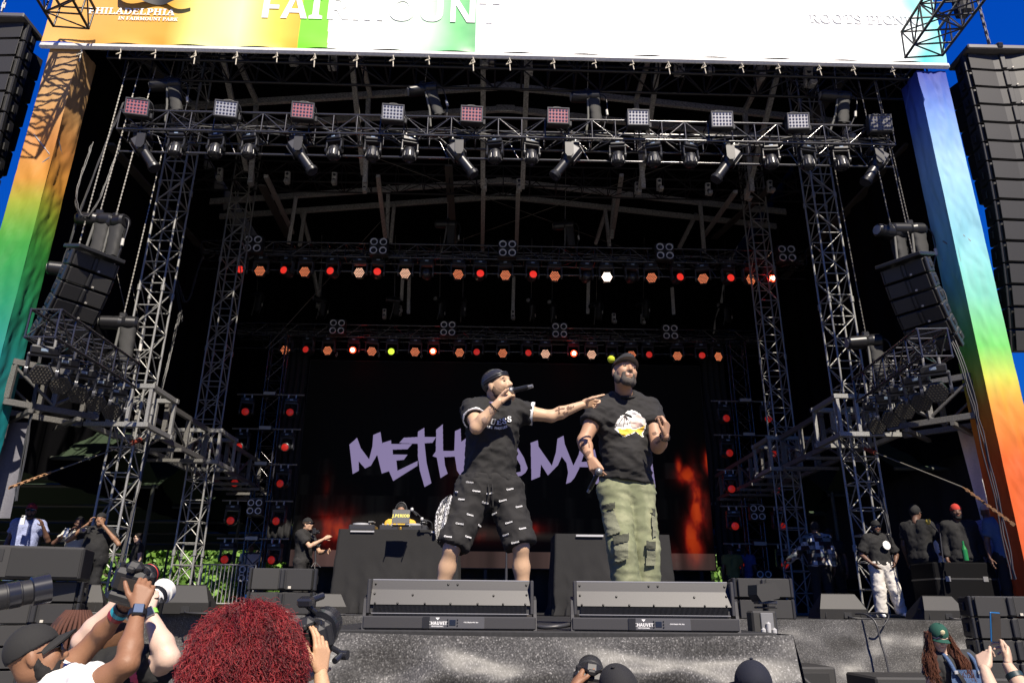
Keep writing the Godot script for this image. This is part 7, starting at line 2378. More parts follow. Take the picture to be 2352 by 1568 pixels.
func build_crew() -> void:
	var dark := skin("dark", 0.13, 0.065, 0.04)
	var mid := skin("mid", 0.30, 0.16, 0.09)
	var pale := skin("pale", 0.62, 0.42, 0.32)
	var black := fabric("black_crew", 0.009, 0.009, 0.0095)
	var white := fabric("white_crew", 0.72, 0.72, 0.70, 0.12)
	var denim := fabric("denim", 0.09, 0.16, 0.30, 0.4)
	var cream := fabric("cream", 0.55, 0.53, 0.46, 0.2)
	var bcap := {"mat": black, "reach": 0.07}
	var up := Vector3.UP
	# --- left wing
	var o := {"skin": dark, "shirt": {"mat": fabric("blue_white", 0.42, 0.48, 0.75, 0.45, 1.6), "sleeve": 0.6}, "pants": {"mat": denim}, "cap": {"mat": fabric("red_cap", 0.32, 0.02, 0.025), "brim": cream, "reach": 0.07, "square": true}, "beard": black, "glasses": mat("shades", 0.01, 0.01, 0.01, 0.1), "fat": 1.15}
	crew("man in a red cap and blue and white tee filming with a white phone", 20, 13.4, 1.76, 0.35, o, {"eB": Vector3(0.36, 1.14, 0.05), "wB": Vector3(0.26, 1.38, 0.2)})
	phone("white phone held up by the man in the red cap", P(52, 1194, 13.0), Vector3(0.1, 0.1, 1), up, mat("phone_white", 0.75, 0.75, 0.73, 0.3))
	o = {"skin": dark, "shirt": {"mat": cream, "sleeve": 0.6}, "pants": {"mat": denim}, "hair": black, "fat": 1.0}
	crew("man in a cream tee behind the photographer in black, filming with a phone", 142, 13.6, 1.58, 0.2, o, {"eB": Vector3(0.32, 1.1, 0.16), "wB": Vector3(0.14, 1.34, 0.3), "eA": Vector3(-0.3, 1.1, 0.16), "wA": Vector3(-0.02, 1.32, 0.3)})
	phone("white phone held by the man in the cream tee", P(151, 1223, 13.2), Vector3(0.1, 0.1, 1), up, mat("phone_white", 0.75, 0.75, 0.73, 0.3))
	o = {"skin": mid, "fat": 1.32, "shirt": {"mat": black, "sleeve": 0.62, "belly": 1.15, "ease": 0.02}, "pants": {"mat": black, "ease": 0.02}, "cap": {"mat": black, "reach": 0.0}, "handA": [Vector3(0.3, 0.8, 0.3), Vector3(-0.8, 0.1, 0.5), Vector3(0.2, 0.3, 0.9), [0.8, 0.8, 0.8, 0.8]], "handB": [Vector3(-0.3, 0.8, 0.3), Vector3(0.8, 0.1, 0.5), Vector3(-0.2, 0.3, 0.9), [0.8, 0.8, 0.8, 0.8]]}
	crew("stout photographer all in black with a camera at the face", 192, 12.9, 1.56, 0.1, o, {"eA": Vector3(-0.42, 1.1, 0.12), "wA": Vector3(-0.1, 1.38, 0.2), "eB": Vector3(0.4, 1.05, 0.14), "wB": Vector3(0.12, 1.35, 0.2)})
	photo_camera("black camera at the face of the photographer in black", P(196, 1219, 12.6), Vector3(0.15, 0, 1), up, 1.0, {"radius": 0.038, "length": 0.1})
	var wb := on_deck(174, 12.8)
	var bag := thing("waist_bag", "black waist bag on the hip of the photographer in black", "bag", wb + Vector3(0, 0.8, 0))
	wpart(bag, "pouch", cbox(0.36, 0.22, 0.16, 0.05), fabric("nylon", 0.015, 0.015, 0.016, 0.4), Transform3D(Basis(Vector3.BACK, 0.15), wb + Vector3(-0.02, 0.78, 0.1)))
	wpart(bag, "flap", cbox(0.34, 0.1, 0.02, 0.008), fabric("nylon", 0.015, 0.015, 0.016, 0.4), Transform3D(Basis(Vector3.BACK, 0.15), wb + Vector3(-0.02, 0.84, 0.185)))
	o = {"skin": pale, "shirt": {"mat": black, "sleeve": 0.5}, "pants": {"mat": black}, "hair": fabric("dark_hair", 0.02, 0.014, 0.012), "hair_r": 0.012, "glasses": mat("shades", 0.01, 0.01, 0.01, 0.1)}
	crew("woman with tied dark hair and sunglasses in a black top", 291, 17.6, 1.66, -0.95, o)
	o = {"skin": dark, "shirt": {"mat": white, "sleeve": 0.5}, "pants": {"mat": black}, "hair": black}
	crew("man in a white tee standing behind the ladder of lamps", 558, 21.4, 1.72, 0.5, o)
	# videographer in profile with a camera on a gimbal
	o = {"skin": skin("light", 0.55, 0.34, 0.22), "shirt": {"mat": fabric("soft_black", 0.016, 0.0155, 0.0155), "sleeve": 0.72, "sleeve_r": 0.1, "ease": 0.035, "hem": DECK + 0.86}, "pants": {"mat": fabric("charcoal", 0.02, 0.019, 0.019), "ease": 0.03}, "cap": {"mat": black, "reach": 0.075}, "hair": fabric("brown_hair", 0.06, 0.035, 0.02)}
	crew("videographer in a black tee and cap holding a camera gimbal", 684, 14.6, 1.70, 1.35, o, {"eA": Vector3(-0.22, 1.16, 0.22), "wA": Vector3(-0.12, 1.3, 0.44), "eB": Vector3(0.24, 1.08, 0.22), "wB": Vector3(0.12, 1.1, 0.42), "hf": Vector3(-0.1, 0.08, 1)})
	photo_camera("small camera on the videographer's gimbal", P(722, 1222, 14.45), Vector3(1, 0.1, 0.1), up, 0.95, {"radius": 0.036, "length": 0.09})
	var gb := thing("camera_gimbal", "black handheld gimbal with a folded tripod base below the small camera", "gimbal", P(724, 1290, 14.45))
	bar(gb, "handle", P(724, 1290, 14.45), P(724, 1240, 14.45), 0.018, mat("gear_dark", 0.03, 0.03, 0.032, 0.4), 8)
	bar(gb, "arm", P(724, 1240, 14.45), P(714, 1228, 14.5), 0.02, mat("gear_dark", 0.03, 0.03, 0.032, 0.4), 8)
	bar(gb, "side_handle", P(733, 1255, 14.4), P(732, 1238, 14.4), 0.016, mat("gear_dark", 0.03, 0.03, 0.032, 0.4), 8)
	for q in [[714, 1302], [736, 1303], [722, 1306]]:
		bar(gb, "foot", P(724, 1290, 14.45), P(q[0], q[1], 14.4), 0.008, mat("gear_dark", 0.03, 0.03, 0.032, 0.4), 6)
	# the man at the turntables
	o = {"skin": mid, "shirt": {"mat": fabric("yellow_tee", 0.72, 0.42, 0.05, 0.15), "sleeve": 0.6, "sleeve_r": 0.09}, "pants": {"mat": black}, "hair": black, "hair_r": 0.003}
	crew("man in a yellow tee behind the laptop at the turntables", 908, 13.8, 1.88, 0.1, o, {"eA": Vector3(-0.3, 1.22, 0.12), "wA": Vector3(-0.2, 1.22, 0.42), "eB": Vector3(0.3, 1.22, 0.12), "wB": Vector3(0.22, 1.24, 0.42), "head": Vector3(0, 1.76, 0.1), "hf": Vector3(0, -0.3, 1)})
	var hc: Vector3 = off(o["j"], 0, 1.76, 0.1)
	var hp := thing("headphones", "black headphones on the man in the yellow tee", "headphones", hc + Vector3(0, 0.03, 0))
	var pts := []
	for i in 13:
		var a := lerpf(-PI / 2, PI / 2, i / 12.0)
		pts.append(hc + Vector3(sin(a) * 0.105, cos(a) * 0.15, 0))
	wpart(hp, "band", tube(pts, 0.012, 6), mat("gear_dark", 0.03, 0.03, 0.032, 0.4))
	for e in [-1, 1]:
		wpart(hp, "ear_cup", cylinder(12), mat("gear_dark", 0.03, 0.03, 0.032, 0.4), Transform3D(Basis(Vector3.BACK, RX) * S(0.045, 0.035, 0.045), hc + Vector3(e * 0.1, -0.01, 0)))
	# --- right wing
	var wpants := fabric("white_pants", 0.66, 0.63, 0.58, 0.2)
	o = {"skin": dark, "shirt": {"mat": black, "sleeve": 0.85, "sleeve_r": 0.1, "ease": 0.03, "hem": DECK + 0.84}, "pants": {"mat": wpants, "ease": 0.028, "hem_r": 0.072, "knee_r": 0.08, "cell": 0.02, "wrinkle": 0.016}, "cap": {"mat": black, "square": true, "reach": 0.055}, "beard": black, "glasses": mat("shades", 0.01, 0.01, 0.01, 0.1), "shoes": mat("white_shoe", 0.7, 0.7, 0.68, 0.5), "cell": 0.022}
	crew("man in a black tee and cap with baggy white trousers, hands in pockets", 2040, 13.0, 1.58, -0.05, o, {"eA": Vector3(-0.3, 1.02, -0.02), "wA": Vector3(-0.18, 0.86, 0.1), "eB": Vector3(0.3, 1.02, -0.02), "wB": Vector3(0.2, 0.88, 0.1), "kB": Vector3(0.15, 0.45, 0.04), "aB": Vector3(0.22, 0.08, 0.0), "tB": Vector3(0.26, 0.04, 0.16)})
	var em := thing("shirt_badge", "round white print on the chest of the man in white trousers", "print", P(2037, 1252, 12.82))
	wpart(em, "disc", lathe([Vector2(0, 0), Vector2(0.075, 0), Vector2(0.07, 0.004), Vector2(0, 0.005)], 20), white, facing(P(2037.5, 1252, 12.82), Vector3(0.2, 0.1, 1)) * Transform3D(Basis(Vector3.RIGHT, RX), Vector3.ZERO))
	o = {"skin": dark, "shirt": {"mat": checks_tex(), "sleeve": 1.85, "ease": 0.035, "sleeve_r": 0.085, "hem": DECK + 0.92}, "pants": {"mat": black}, "cap": bcap, "hair": black}
	crew("man seen from behind in a black and white patterned sweater", 1897, 15.0, 1.78, 2.9, o, {"eB": Vector3(0.4, 1.16, 0.1), "wB": Vector3(0.6, 1.0, 0.25)})
	o = {"skin": dark, "shirt": {"mat": black, "sleeve": 0.6}, "pants": {"mat": black}, "cap": bcap}
	crew("man all in black facing the patterned sweater", 1928, 15.9, 1.74, -0.5, o)
	crew("tall man in a black tee and backwards cap leaning over the road cases", 2140, 13.0, 1.86, 2.2, {"skin": dark, "fat": 1.15, "shirt": {"mat": black, "sleeve": 0.7}, "pants": {"mat": black}, "cap": bcap, "hair": black}, {"eA": Vector3(-0.3, 1.2, 0.15), "wA": Vector3(-0.15, 1.1, 0.45)})
	crew("bearded man in a red beanie and black top beside the white sail", 2240, 12.4, 1.80, -0.35, {"skin": dark, "fat": 1.1, "beard": black, "shirt": {"mat": black, "sleeve": 1.8}, "pants": {"mat": black}, "cap": {"mat": fabric("red_beanie", 0.5, 0.035, 0.02), "reach": 0.0, "low": 0.03}})
	crew("man in a pale cap and blue-white tee behind the chain", 2312, 12.4, 1.80, 2.3, {"skin": dark, "shirt": {"mat": fabric("blue_white", 0.42, 0.48, 0.75, 0.45, 1.6), "sleeve": 0.7, "sleeve_r": 0.1}, "pants": {"mat": denim}, "cap": {"mat": cream, "reach": 0.07}})
	crew("man in a black cap beside the pale cap at the column", 2345, 11.9, 1.80, -0.4, {"skin": dark, "shirt": {"mat": denim, "sleeve": 0.7}, "pants": {"mat": black}, "cap": bcap})
	crew("man in a white tee in the shade behind the green bottle", 2186, 13.6, 1.66, -0.2, {"skin": dark, "shirt": {"mat": white, "sleeve": 0.6}, "pants": {"mat": black}, "hair": black})
	crew("man seen from behind in an olive printed tee beyond the ladder", 1692, 20.0, 1.72, 3.0, {"skin": dark, "shirt": {"mat": fabric("olive_tee", 0.2, 0.2, 0.05), "sleeve": 0.6}, "pants": {"mat": black}, "hair": black})
	crew("man seen from behind in a blue printed tee beyond the ladder", 1722, 20.3, 1.74, 2.8, {"skin": dark, "shirt": {"mat": fabric("blue_tee", 0.08, 0.11, 0.3), "sleeve": 0.6}, "pants": {"mat": black}, "hair": black})
	# road cases and a bottle in the right wing
	for q in [[2235, 12.0, 1.0, 0.85, "black road case under the elbows beside the red beanie"], [1962, 17.5, 0.9, 0.8, "black road case in the dark behind the white trousers"]]:
		var p := on_deck(q[0], q[1])
		var t := thing("road_case", q[4], "road case", p, "road cases")
		part(t, "box", cbox(q[2], q[3], 0.7, 0.02), mat("case_black", 0.006, 0.006, 0.0065, 0.7, 0, 0.15), T(0, q[3] / 2, -0.35))
		part(t, "lid_band", cbox(q[2] + 0.01, 0.03, 0.71, 0.005), mat("case_edge", 0.03, 0.03, 0.03, 0.5, 0.3), T(0, q[3] * 0.7, -0.35))
		for e in [-1, 1]: part(t, "latch", cbox(0.08, 0.08, 0.01, 0.003), mat("gear_grey2", 0.2, 0.2, 0.2, 0.4, 0.3), T(e * q[2] * 0.3, q[3] * 0.7, 0.008))
	var gp := P(2212, 1243, 11.6)
	gp.y = DECK + 0.851
	var gbm := thing("green_bottle", "green glass bottle on the road case by the red beanie", "bottle", gp)
	part(gbm, "glass", lathe([Vector2(0, 0), Vector2(0.04, 0), Vector2(0.04, 0.16), Vector2(0.015, 0.23), Vector2(0.015, 0.29), Vector2(0, 0.29)], 12), mat("green_glass", 0.02, 0.16, 0.04, 0.1))
	# yellow-windscreened microphone on a boom in the right wing
	var mp := P(2158, 1288, 12.2)
	mp.y = DECK
	var ms := thing("microphone_stand", "microphone with a yellow windscreen on a boom stand in the right wing", "microphone stand", mp)
	bar(ms, "pole", mp, P(2160, 1225, 12.2), 0.012, mat("gear_dark", 0.03, 0.03, 0.032, 0.4))
	bar(ms, "boom", P(2160, 1225, 12.2), P(2134, 1200, 12.1), 0.01, mat("gear_dark", 0.03, 0.03, 0.032, 0.4))
	wpart(ms, "windscreen", ball(10), fabric("yellow_foam", 0.5, 0.38, 0.06), Transform3D(S(0.04, 0.05, 0.04), P(2132, 1198, 12.1)))
	wpart(ms, "base", cylinder(14), mat("gear_dark", 0.03, 0.03, 0.032, 0.4), Transform3D(S(0.15, 0.03, 0.15), mp + Vector3(0, 0.015, 0)))

# ---------------------------------------------------------------- photographers in the pit
func pit_base(px: float, d: float, h: float, yaw: float) -> Dictionary:
	return stand(on_ground(px, d), h, yaw)

func build_pit() -> void:
	var black := fabric("black_pit", 0.010, 0.010, 0.0105)
	var white := fabric("white_pit", 0.78, 0.78, 0.76, 0.1)
	var deep := skin("deep", 0.27, 0.13, 0.068, 0.6)
	var pale := skin("pale_pit", 0.66, 0.46, 0.36)
	# --- man in the black cap raising a camera
	var d := 3.2
	var j := pit_base(60, 3.35, 1.66, 2.3)
	j.merge({"head": P(82, 1510, d), "hf": Vector3(0.80, 0.28, -0.42), "hu": Vector3(-0.28, 0.95, 0.05), "neck": P(84, 1580, 3.3), "sA": P(205, 1590, 3.05), "eA": P(291, 1524, 3.0), "wA": P(317, 1400, 3.12), "sB": P(130, 1562, 3.5), "eB": P(218, 1470, 3.5), "wB": P(284, 1394, 3.4), "X": Vector3(-0.5, 0, -0.86), "F": Vector3(0.86, 0, -0.5)}, true)
	var pel: Vector3 = (j["sA"] + j["sB"]) * 0.5
	j["pel"] = Vector3(pel.x - 0.05, 0.88, pel.z)
	var cam_at := P(300, 1335, 3.25)
	var cam_fwd := (P(368, 1307, 3.5) - cam_at).normalized()
	var o := {"skin": deep, "cell": 0.02, "arm_cell": 0.009, "hand_cell": 0.005, "head_cell": 0.007, "limb": 1.05, "hand_scale": 1.05,
		"handA": [P(332, 1346, 3.14) - j["wA"], Vector3(0.3, 0.1, 0.95), Vector3(-0.75, 0.5, 0.2), [0.95, 1.0, 1.05, 1.1], P(285, 1352, 3.12) - P(308, 1385, 3.12)],
		"handB": [P(300, 1350, 3.35) - j["wB"], Vector3(-0.5, 0.2, -0.8), Vector3(0.5, 0.6, 0.3), [0.9, 0.9, 0.9, 0.9]],
		"beard": fabric("black_beard", 0.012, 0.01, 0.01, 0.3), "glasses": mat("shades", 0.01, 0.01, 0.01, 0.1),
		"cap": {"mat": fabric("charcoal_cap", 0.016, 0.016, 0.0165, 0.2), "reach": 0.09, "tall": 0.01, "low": 0.03, "arch": 0.03, "tilt": 0.3},
		"shirt": {"mat": white, "sleeve": 0.34, "sleeve_r": 0.085, "ease": 0.02, "cell": 0.014, "hem": 0.8}, "pants": {"mat": black, "cell": 0.03}, "shoes": mat("black_shoe", 0.02, 0.02, 0.02, 0.5)}
	figure("person", "photographer in a charcoal cap and white tee raising a camera overhead", j, o)
	photo_camera("black camera with a red-ringed zoom lens raised by the charcoal cap", cam_at, cam_fwd, Vector3(0.25, 0.9, 0.4), 1.0, {"radius": 0.046, "length": 0.16, "red": true, "vertical_grip": true})
	# smart watch and wristbands
	var dw: Vector3 = (j["wA"] - j["eA"]).normalized()
	var wt := thing("smart_watch", "square black smart watch on the raised wrist with the red-ringed lens", "watch", j["wA"])
	var wp: Vector3 = (j["wA"] as Vector3) - dw * 0.02
	var wn := (EYE - wp).normalized()
	wn = (wn - dw * wn.dot(dw)).normalized()
	wpart(wt, "case", cbox(0.044, 0.048, 0.013, 0.005), mat("watch_case", 0.015, 0.015, 0.017, 0.3), facing(wp + wn * 0.034, wn, dw))
	wpart(wt, "watch_face", cbox(0.034, 0.038, 0.002, 0.001), mat("watch_glass", 0.10, 0.13, 0.2, 0.06), facing(wp + wn * 0.0415, wn, dw))
	wpart(wt, "strap", lathe([Vector2(0.031, -0.012), Vector2(0.034, -0.012), Vector2(0.034, 0.012), Vector2(0.031, 0.012)], 18), mat("watch_case", 0.015, 0.015, 0.017, 0.3), along(wp - dw * 0.5, wp + dw * 0.5, 1, 1))
	var dv: Vector3 = (j["wB"] - j["eB"]).normalized()
	for k in 3:
		var q: Vector3 = (j["wB"] as Vector3) - dv * (0.01 + 0.022 * k)
		var wb := thing("wristband", ["black wristband beside the camera grip", "turquoise festival wristband beside the camera grip", "dark red wristband beside the camera grip"][k], "wristband", q, "wristbands")
		wpart(wb, "band", lathe([Vector2(0.032, -0.01), Vector2(0.037, -0.01), Vector2(0.037, 0.01), Vector2(0.032, 0.01)], 18), mat("band%d" % k, [0.02, 0.02, 0.22][k], [0.02, 0.28, 0.02][k], [0.025, 0.36, 0.025][k], 0.5), along(q - dv * 0.5, q + dv * 0.5, 1, 1))
	# --- pale photographer behind him with a white telephoto
	j = pit_base(290, 3.8, 1.68, 2.6)
	j.merge({"head": P(268, 1478, 3.9), "hf": Vector3(0.5, 0.3, -0.8), "hu": Vector3.UP, "neck": P(262, 1530, 3.9), "sA": P(340, 1535, 3.72), "eA": P(386, 1512, 3.62), "wA": P(340, 1402, 3.66), "sB": P(205, 1530, 3.9), "eB": P(190, 1472, 3.75), "wB": P(276, 1376, 3.72)}, true)
	pel = (j["sA"] + j["sB"]) * 0.5
	j["pel"] = Vector3(pel.x, 0.9, pel.z)
	o = {"skin": pale, "cell": 0.02, "arm_cell": 0.010, "hand_cell": 0.006, "head_cell": 0.01, "limb": 1.22, "hair": fabric("ginger", 0.12, 0.05, 0.02),
		"handA": [P(345, 1372, 3.68) - j["wA"], Vector3(0.6, 0, 0.8), Vector3(-0.6, 0.6, 0.3), [0.7, 0.7, 0.7, 0.7]], "shirt": {"mat": black, "sleeve": 0.6, "sleeve_r": 0.095, "ease": 0.03, "cell": 0.016, "hem": 0.8, "belly": 1.1}, "fat": 1.2, "pants": {"mat": black, "cell": 0.03}, "shoes": mat("black_shoe", 0.02, 0.02, 0.02, 0.5)}
	figure("person", "pale-armed photographer in a black tee with small pink lettering", j, o)
	var bk := buckets(o["shirt_mesh"])
	for i in 8:
		var h := hit(bk, 300.0 + (i % 2) * 8.0 + i * 0.6, 1534.0 + 4.5 * i)
		if h.is_empty(): continue
		wpart(o["shirt_node"], "pink_letter", lettering("スタジオデイグラ"[i], 0.02, 0.002), mat("pink_ink", 0.65, 0.08, 0.16, 0.6), facing((h[0] as Vector3) + (h[1] as Vector3) * 0.004, h[1]))
	photo_camera("camera with a white telephoto lens held by the pale-armed photographer", P(325, 1396, 3.7), (P(394, 1341, 4.05) - P(325, 1396, 3.7)).normalized(), Vector3(0.2, 0.9, 0.3), 1.0, {"radius": 0.05, "length": 0.22, "lens": mat("lens_white", 0.68, 0.67, 0.63, 0.4), "hood": 0.04, "hood_mat": mat("lens_white", 0.68, 0.67, 0.63, 0.4)})
	dw = (j["wA"] - j["eA"]).normalized()
	wp = (j["wA"] as Vector3) - dw * 0.02
	wn = (EYE - wp).normalized()
	wn = (wn - dw * wn.dot(dw)).normalized()
	wt = thing("smart_watch", "steel smart watch with a lime strap on the pale forearm", "watch", wp)
	wpart(wt, "case", cbox(0.042, 0.046, 0.012, 0.005), mat("watch_steel", 0.4, 0.4, 0.4, 0.3, 0.6), facing(wp + wn * 0.035, wn, dw))
	wpart(wt, "watch_face", cbox(0.034, 0.038, 0.002, 0.001), mat("watch_dark", 0.02, 0.025, 0.04, 0.06), facing(wp + wn * 0.042, wn, dw))
	wpart(wt, "strap", lathe([Vector2(0.033, -0.012), Vector2(0.036, -0.012), Vector2(0.036, 0.012), Vector2(0.033, 0.012)], 18), mat("lime_strap", 0.25, 0.6, 0.08, 0.5), along(wp - dw * 0.5, wp + dw * 0.5, 1, 1))
	# --- woman with braids, half hidden
	j = pit_base(165, 4.2, 1.62, 2.6)
	j["head"] = P(166, 1462, 4.1)
	j["hf"] = Vector3(0.5, 0.1, -0.85)
	j["neck"] = P(172, 1512, 4.12)
	o = {"skin": skin("mid", 0.30, 0.16, 0.09), "cell": 0.024, "head_cell": 0.011, "shirt": {"mat": black, "sleeve": 0.3, "cell": 0.02}, "pants": {"mat": black, "cell": 0.03}, "hair": fabric("braid_base", 0.05, 0.02, 0.014), "hair_r": 0.012, "detail": false}
	var t := figure("person", "woman with long reddish brown braids behind the raised arms", j, o)
	var c: Vector3 = j["head"]
	for k in 30:
		var a := TAU * k / 30.0
		var p0 := c + Vector3(cos(a) * 0.05, 0.125, sin(a) * 0.05)
		var p1 := c + Vector3(cos(a) * 0.105, 0.03, sin(a) * 0.115)
		var p2 := c + Vector3(cos(a) * 0.112, -0.1, sin(a) * 0.12)
		var p3 := c + Vector3(cos(a) * 0.12, -0.26, sin(a) * 0.12)
		if sin(a) < -0.75: continue
		wpart(t, "braid", tube(curve([p0, p1, p2, p3], 5), 0.0095, 5), fabric("braid", 0.13, 0.045, 0.025, 0.5, 40.0))
	# --- woman with big red curls and a camera
	j = pit_base(575, 2.75, 1.62, 2.5)
	j.merge({"head": P(588, 1515, 2.75), "hf": Vector3(0.75, 0.15, -0.62), "hu": Vector3.UP, "neck": P(575, 1620, 2.75), "sA": P(690, 1690, 2.75), "eA": P(750, 1680, 2.85), "wA": P(736, 1545, 2.95), "sB": P(480, 1680, 2.9), "eB": P(560, 1760, 3.0), "wB": P(690, 1560, 3.2)}, true)
	j["head"].y += 0.0
	o = {"skin": skin("honey", 0.56, 0.33, 0.19), "cell": 0.024, "arm_cell": 0.009, "hand_cell": 0.0045, "head_cell": 0.01, "hand_scale": 1.02,
		"handA": [P(738, 1500, 2.95) - j["wA"], Vector3(0.75, 0.05, 0.62), Vector3(-0.8, 0.3, 0.4), [0.35, 0.4, 0.45, 0.5], P(700, 1462, 2.9) - P(728, 1510, 2.93)],
		"shirt": {"mat": black, "sleeve": 0.5, "cell": 0.024}, "pants": {"mat": black, "cell": 0.03}, "shoes": mat("black_shoe", 0.02, 0.02, 0.02, 0.5)}
	t = figure("person", "woman with a cloud of dark red curls looking through a camera", j, o)
	red_curls(t, P(557, 1568, 2.75), j["hf"])
	var ca := P(708, 1470, 3.0)
	var cf := (P(768, 1412, 3.3) - ca).normalized()
	photo_camera("black camera with follow-focus ring and shotgun microphone beside the red curls", ca, cf, Vector3(-0.2, 0.95, 0.1), 1.02, {"radius": 0.05, "length": 0.17, "hood": 0.05})
	var rg := thing("camera_rig", "black support ring, microphone and arm bolted to the camera by the red curls", "camera rig", P(745, 1430, 3.12))
	var rc := ca + cf * 0.12
	var gl := mat("camera_gloss", 0.016, 0.017, 0.022, 0.22)
	wpart(rg, "ring", lathe([Vector2(0.056, -0.012), Vector2(0.075, -0.012), Vector2(0.078, 0.012), Vector2(0.056, 0.012)], 28), gl, along(rc - cf * 0.5, rc + cf * 0.5, 1, 1))
	wpart(rg, "microphone_block", cbox(0.06, 0.035, 0.05, 0.008), gl, facing(P(702, 1382, 3.05), cf))
	bar(rg, "microphone_foam", P(706, 1380, 3.05), P(740, 1368, 3.12), 0.014, gl, 10)
	bar(rg, "bracket", P(702, 1388, 3.05), rc + Vector3(0, 0.05, 0), 0.012, gl, 8)
	bar(rg, "arm", rc + Vector3(0.03, -0.05, 0), P(786, 1502, 3.05), 0.011, gl, 8)
	bar(rg, "arm", P(786, 1502, 3.05), P(768, 1518, 3.0), 0.012, gl, 8)
	wpart(rg, "knob", cylinder(10), gl, facing(P(790, 1504, 3.05), Vector3(1, 0, 0.3)) * Transform3D(Basis(Vector3.RIGHT, RX) * S(0.018, 0.03, 0.018), Vector3.ZERO))
	# --- photographer crouching at the bottom centre
	j = pit_base(1425, 3.1, 1.50, 2.9)
	j.merge({"head": P(1425, 1592, 3.1), "hf": Vector3(-0.2, 0.45, -0.85), "hu": Vector3(-0.3, 0.8, 0.5), "neck": P(1440, 1650, 3.1), "sA": P(1505, 1690, 3.1), "eA": P(1480, 1740, 3.2), "wA": P(1390, 1640, 3.3), "sB": P(1370, 1690, 3.1), "eB": P(1310, 1700, 3.15), "wB": P(1318, 1580, 3.25)}, true)
	o = {"skin": deep, "cell": 0.024, "hand_cell": 0.006, "arm_cell": 0.012, "handB": [P(1332, 1545, 3.3) - j["wB"], Vector3(-0.8, 0, 0.5), Vector3(-0.2, 0.5, 0.8), [0.7, 0.7, 0.7, 0.7]], "cap": {"mat": fabric("washed_black", 0.014, 0.014, 0.016), "yaw": 2.6, "reach": 0.08, "low": 0.01, "tall": 0.012}, "shirt": {"mat": black, "cell": 0.024}, "pants": {"mat": black, "cell": 0.03}, "detail": false}
	figure("person", "photographer in a black cap aiming a big lens up from the runway front", j, o)
	photo_camera("camera with a wide ribbed lens pointing up in front of the runway skirt", P(1356, 1570, 3.3), (P(1356, 1488, 3.75) - P(1356, 1570, 3.3)).normalized(), Vector3(0, 0.6, 0.8), 1.0, {"radius": 0.055, "length": 0.2, "ring": grained("rubber", 0.03, 0.03, 0.031, 0.7, 0, 0.5, 60.0, 0.6)})
	# --- navy cap at the runway corner
	j = pit_base(1732, 3.2, 1.50, 3.0)
	j.merge({"head": P(1732, 1590, 3.2), "neck": P(1732, 1660, 3.2)}, true)
	figure("person", "person in a navy cap below the runway corner", j, {"skin": deep, "cell": 0.026, "hand_cell": 0.012, "cap": {"mat": fabric("navy_cap", 0.005, 0.007, 0.018), "yaw": 0.4, "reach": 0.08}, "shirt": {"mat": black, "cell": 0.026}, "pants": {"mat": black, "cell": 0.03}, "detail": false})
	build_girl()
	build_phone_hands()
	# --- lens poking in at the edge
	photo_camera("large black lens with a petal hood poking in beside the subwoofer stack", P(-70, 1385, 3.0), (P(40, 1364, 3.1) - P(-70, 1385, 3.0)).normalized(), Vector3.UP, 1.0, {"radius": 0.048, "length": 0.2, "hood": 0.06})

func red_curls(t: Node3D, c: Vector3, facing_dir: Vector3) -> void:
	var r := RandomNumberGenerator.new()
	r.seed = 31
	var R := Vector3(0.178, 0.24, 0.2)
	var hair := sdf([ell(c, R * 0.93, Basis(), 0.05), ell(c + Vector3(0, -0.16, 0.0), Vector3(0.18, 0.2, 0.19), Basis(), 0.06)], 0.012, [], 0.02, Vector3(14, 14, 14))
	var h := wpart(t, "hair", hair, fabric("red_hair_deep", 0.03, 0.002, 0.003, 0.5, 20.0))
	# curls: a few lock shapes of fine wavy strands, set all over the cloud of hair
	for kind in 9:
		var m := MB.new()
		for w in 22:
			var ph := r.randf() * 2.0
			var amp := r.randf_range(0.003, 0.009)
			var turns := r.randf_range(10.0, 24.0)
			var len := r.randf_range(0.05, 0.12)
			var o := Vector3(r.randfn() * 0.010, r.randfn() * 0.007, r.randfn() * 0.012)
			var loose := r.randf_range(0.0, 0.04) if r.randf() < 0.15 else 0.0
			var pts := []
			for i in 12:
				var u := i / 11.0
				pts.append(o + Vector3(amp * sin(ph + u * turns), amp * cos(ph + u * turns) + 0.004 + loose * u - 0.02 * u * u, len * u))
			m.add(tube(pts, r.randf_range(0.0006, 0.0013), 3), Transform3D.IDENTITY)
		var mm := MultiMesh.new()
		mm.transform_format = MultiMesh.TRANSFORM_3D
		mm.mesh = m.done()
		mm.instance_count = 150
		for k in 150:
			var th := r.randf() * TAU
			var y := r.randf_range(-0.95, 0.995)
			var q := sqrt(1 - y * y)
			var lift := r.randf_range(0.93, 1.04)
			var p := c + Vector3(cos(th) * q * R.x, y * R.y, sin(th) * q * R.z) * lift
			if y < -0.2: p = c + Vector3(cos(th) * 0.178 * lift, y * 0.30, sin(th) * 0.2 * lift)
			var n := ((p - c) / R).normalized()
			var down := (Vector3.DOWN - n * Vector3.DOWN.dot(n) + Vector3(r.randfn(), 0, r.randfn()) * 0.3).normalized()
			down = (down - n * down.dot(n)).normalized()
			mm.set_instance_transform(k, Transform3D(Basis(n.cross(down), n, down), p - t.position))
		var mi := MultiMeshInstance3D.new()
		mi.name = "curls"
		mi.multimesh = mm
		var col: Array = [[0.17, 0.008, 0.012], [0.09, 0.005, 0.008], [0.27, 0.022, 0.024]][kind % 3]
		mi.material_override = mat("curl%d" % (kind % 3), col[0], col[1], col[2], 0.5)
		mi.set_meta("kind", "stuff")
		h.add_child(mi, true)
		mi.position = t.position - h.global_position

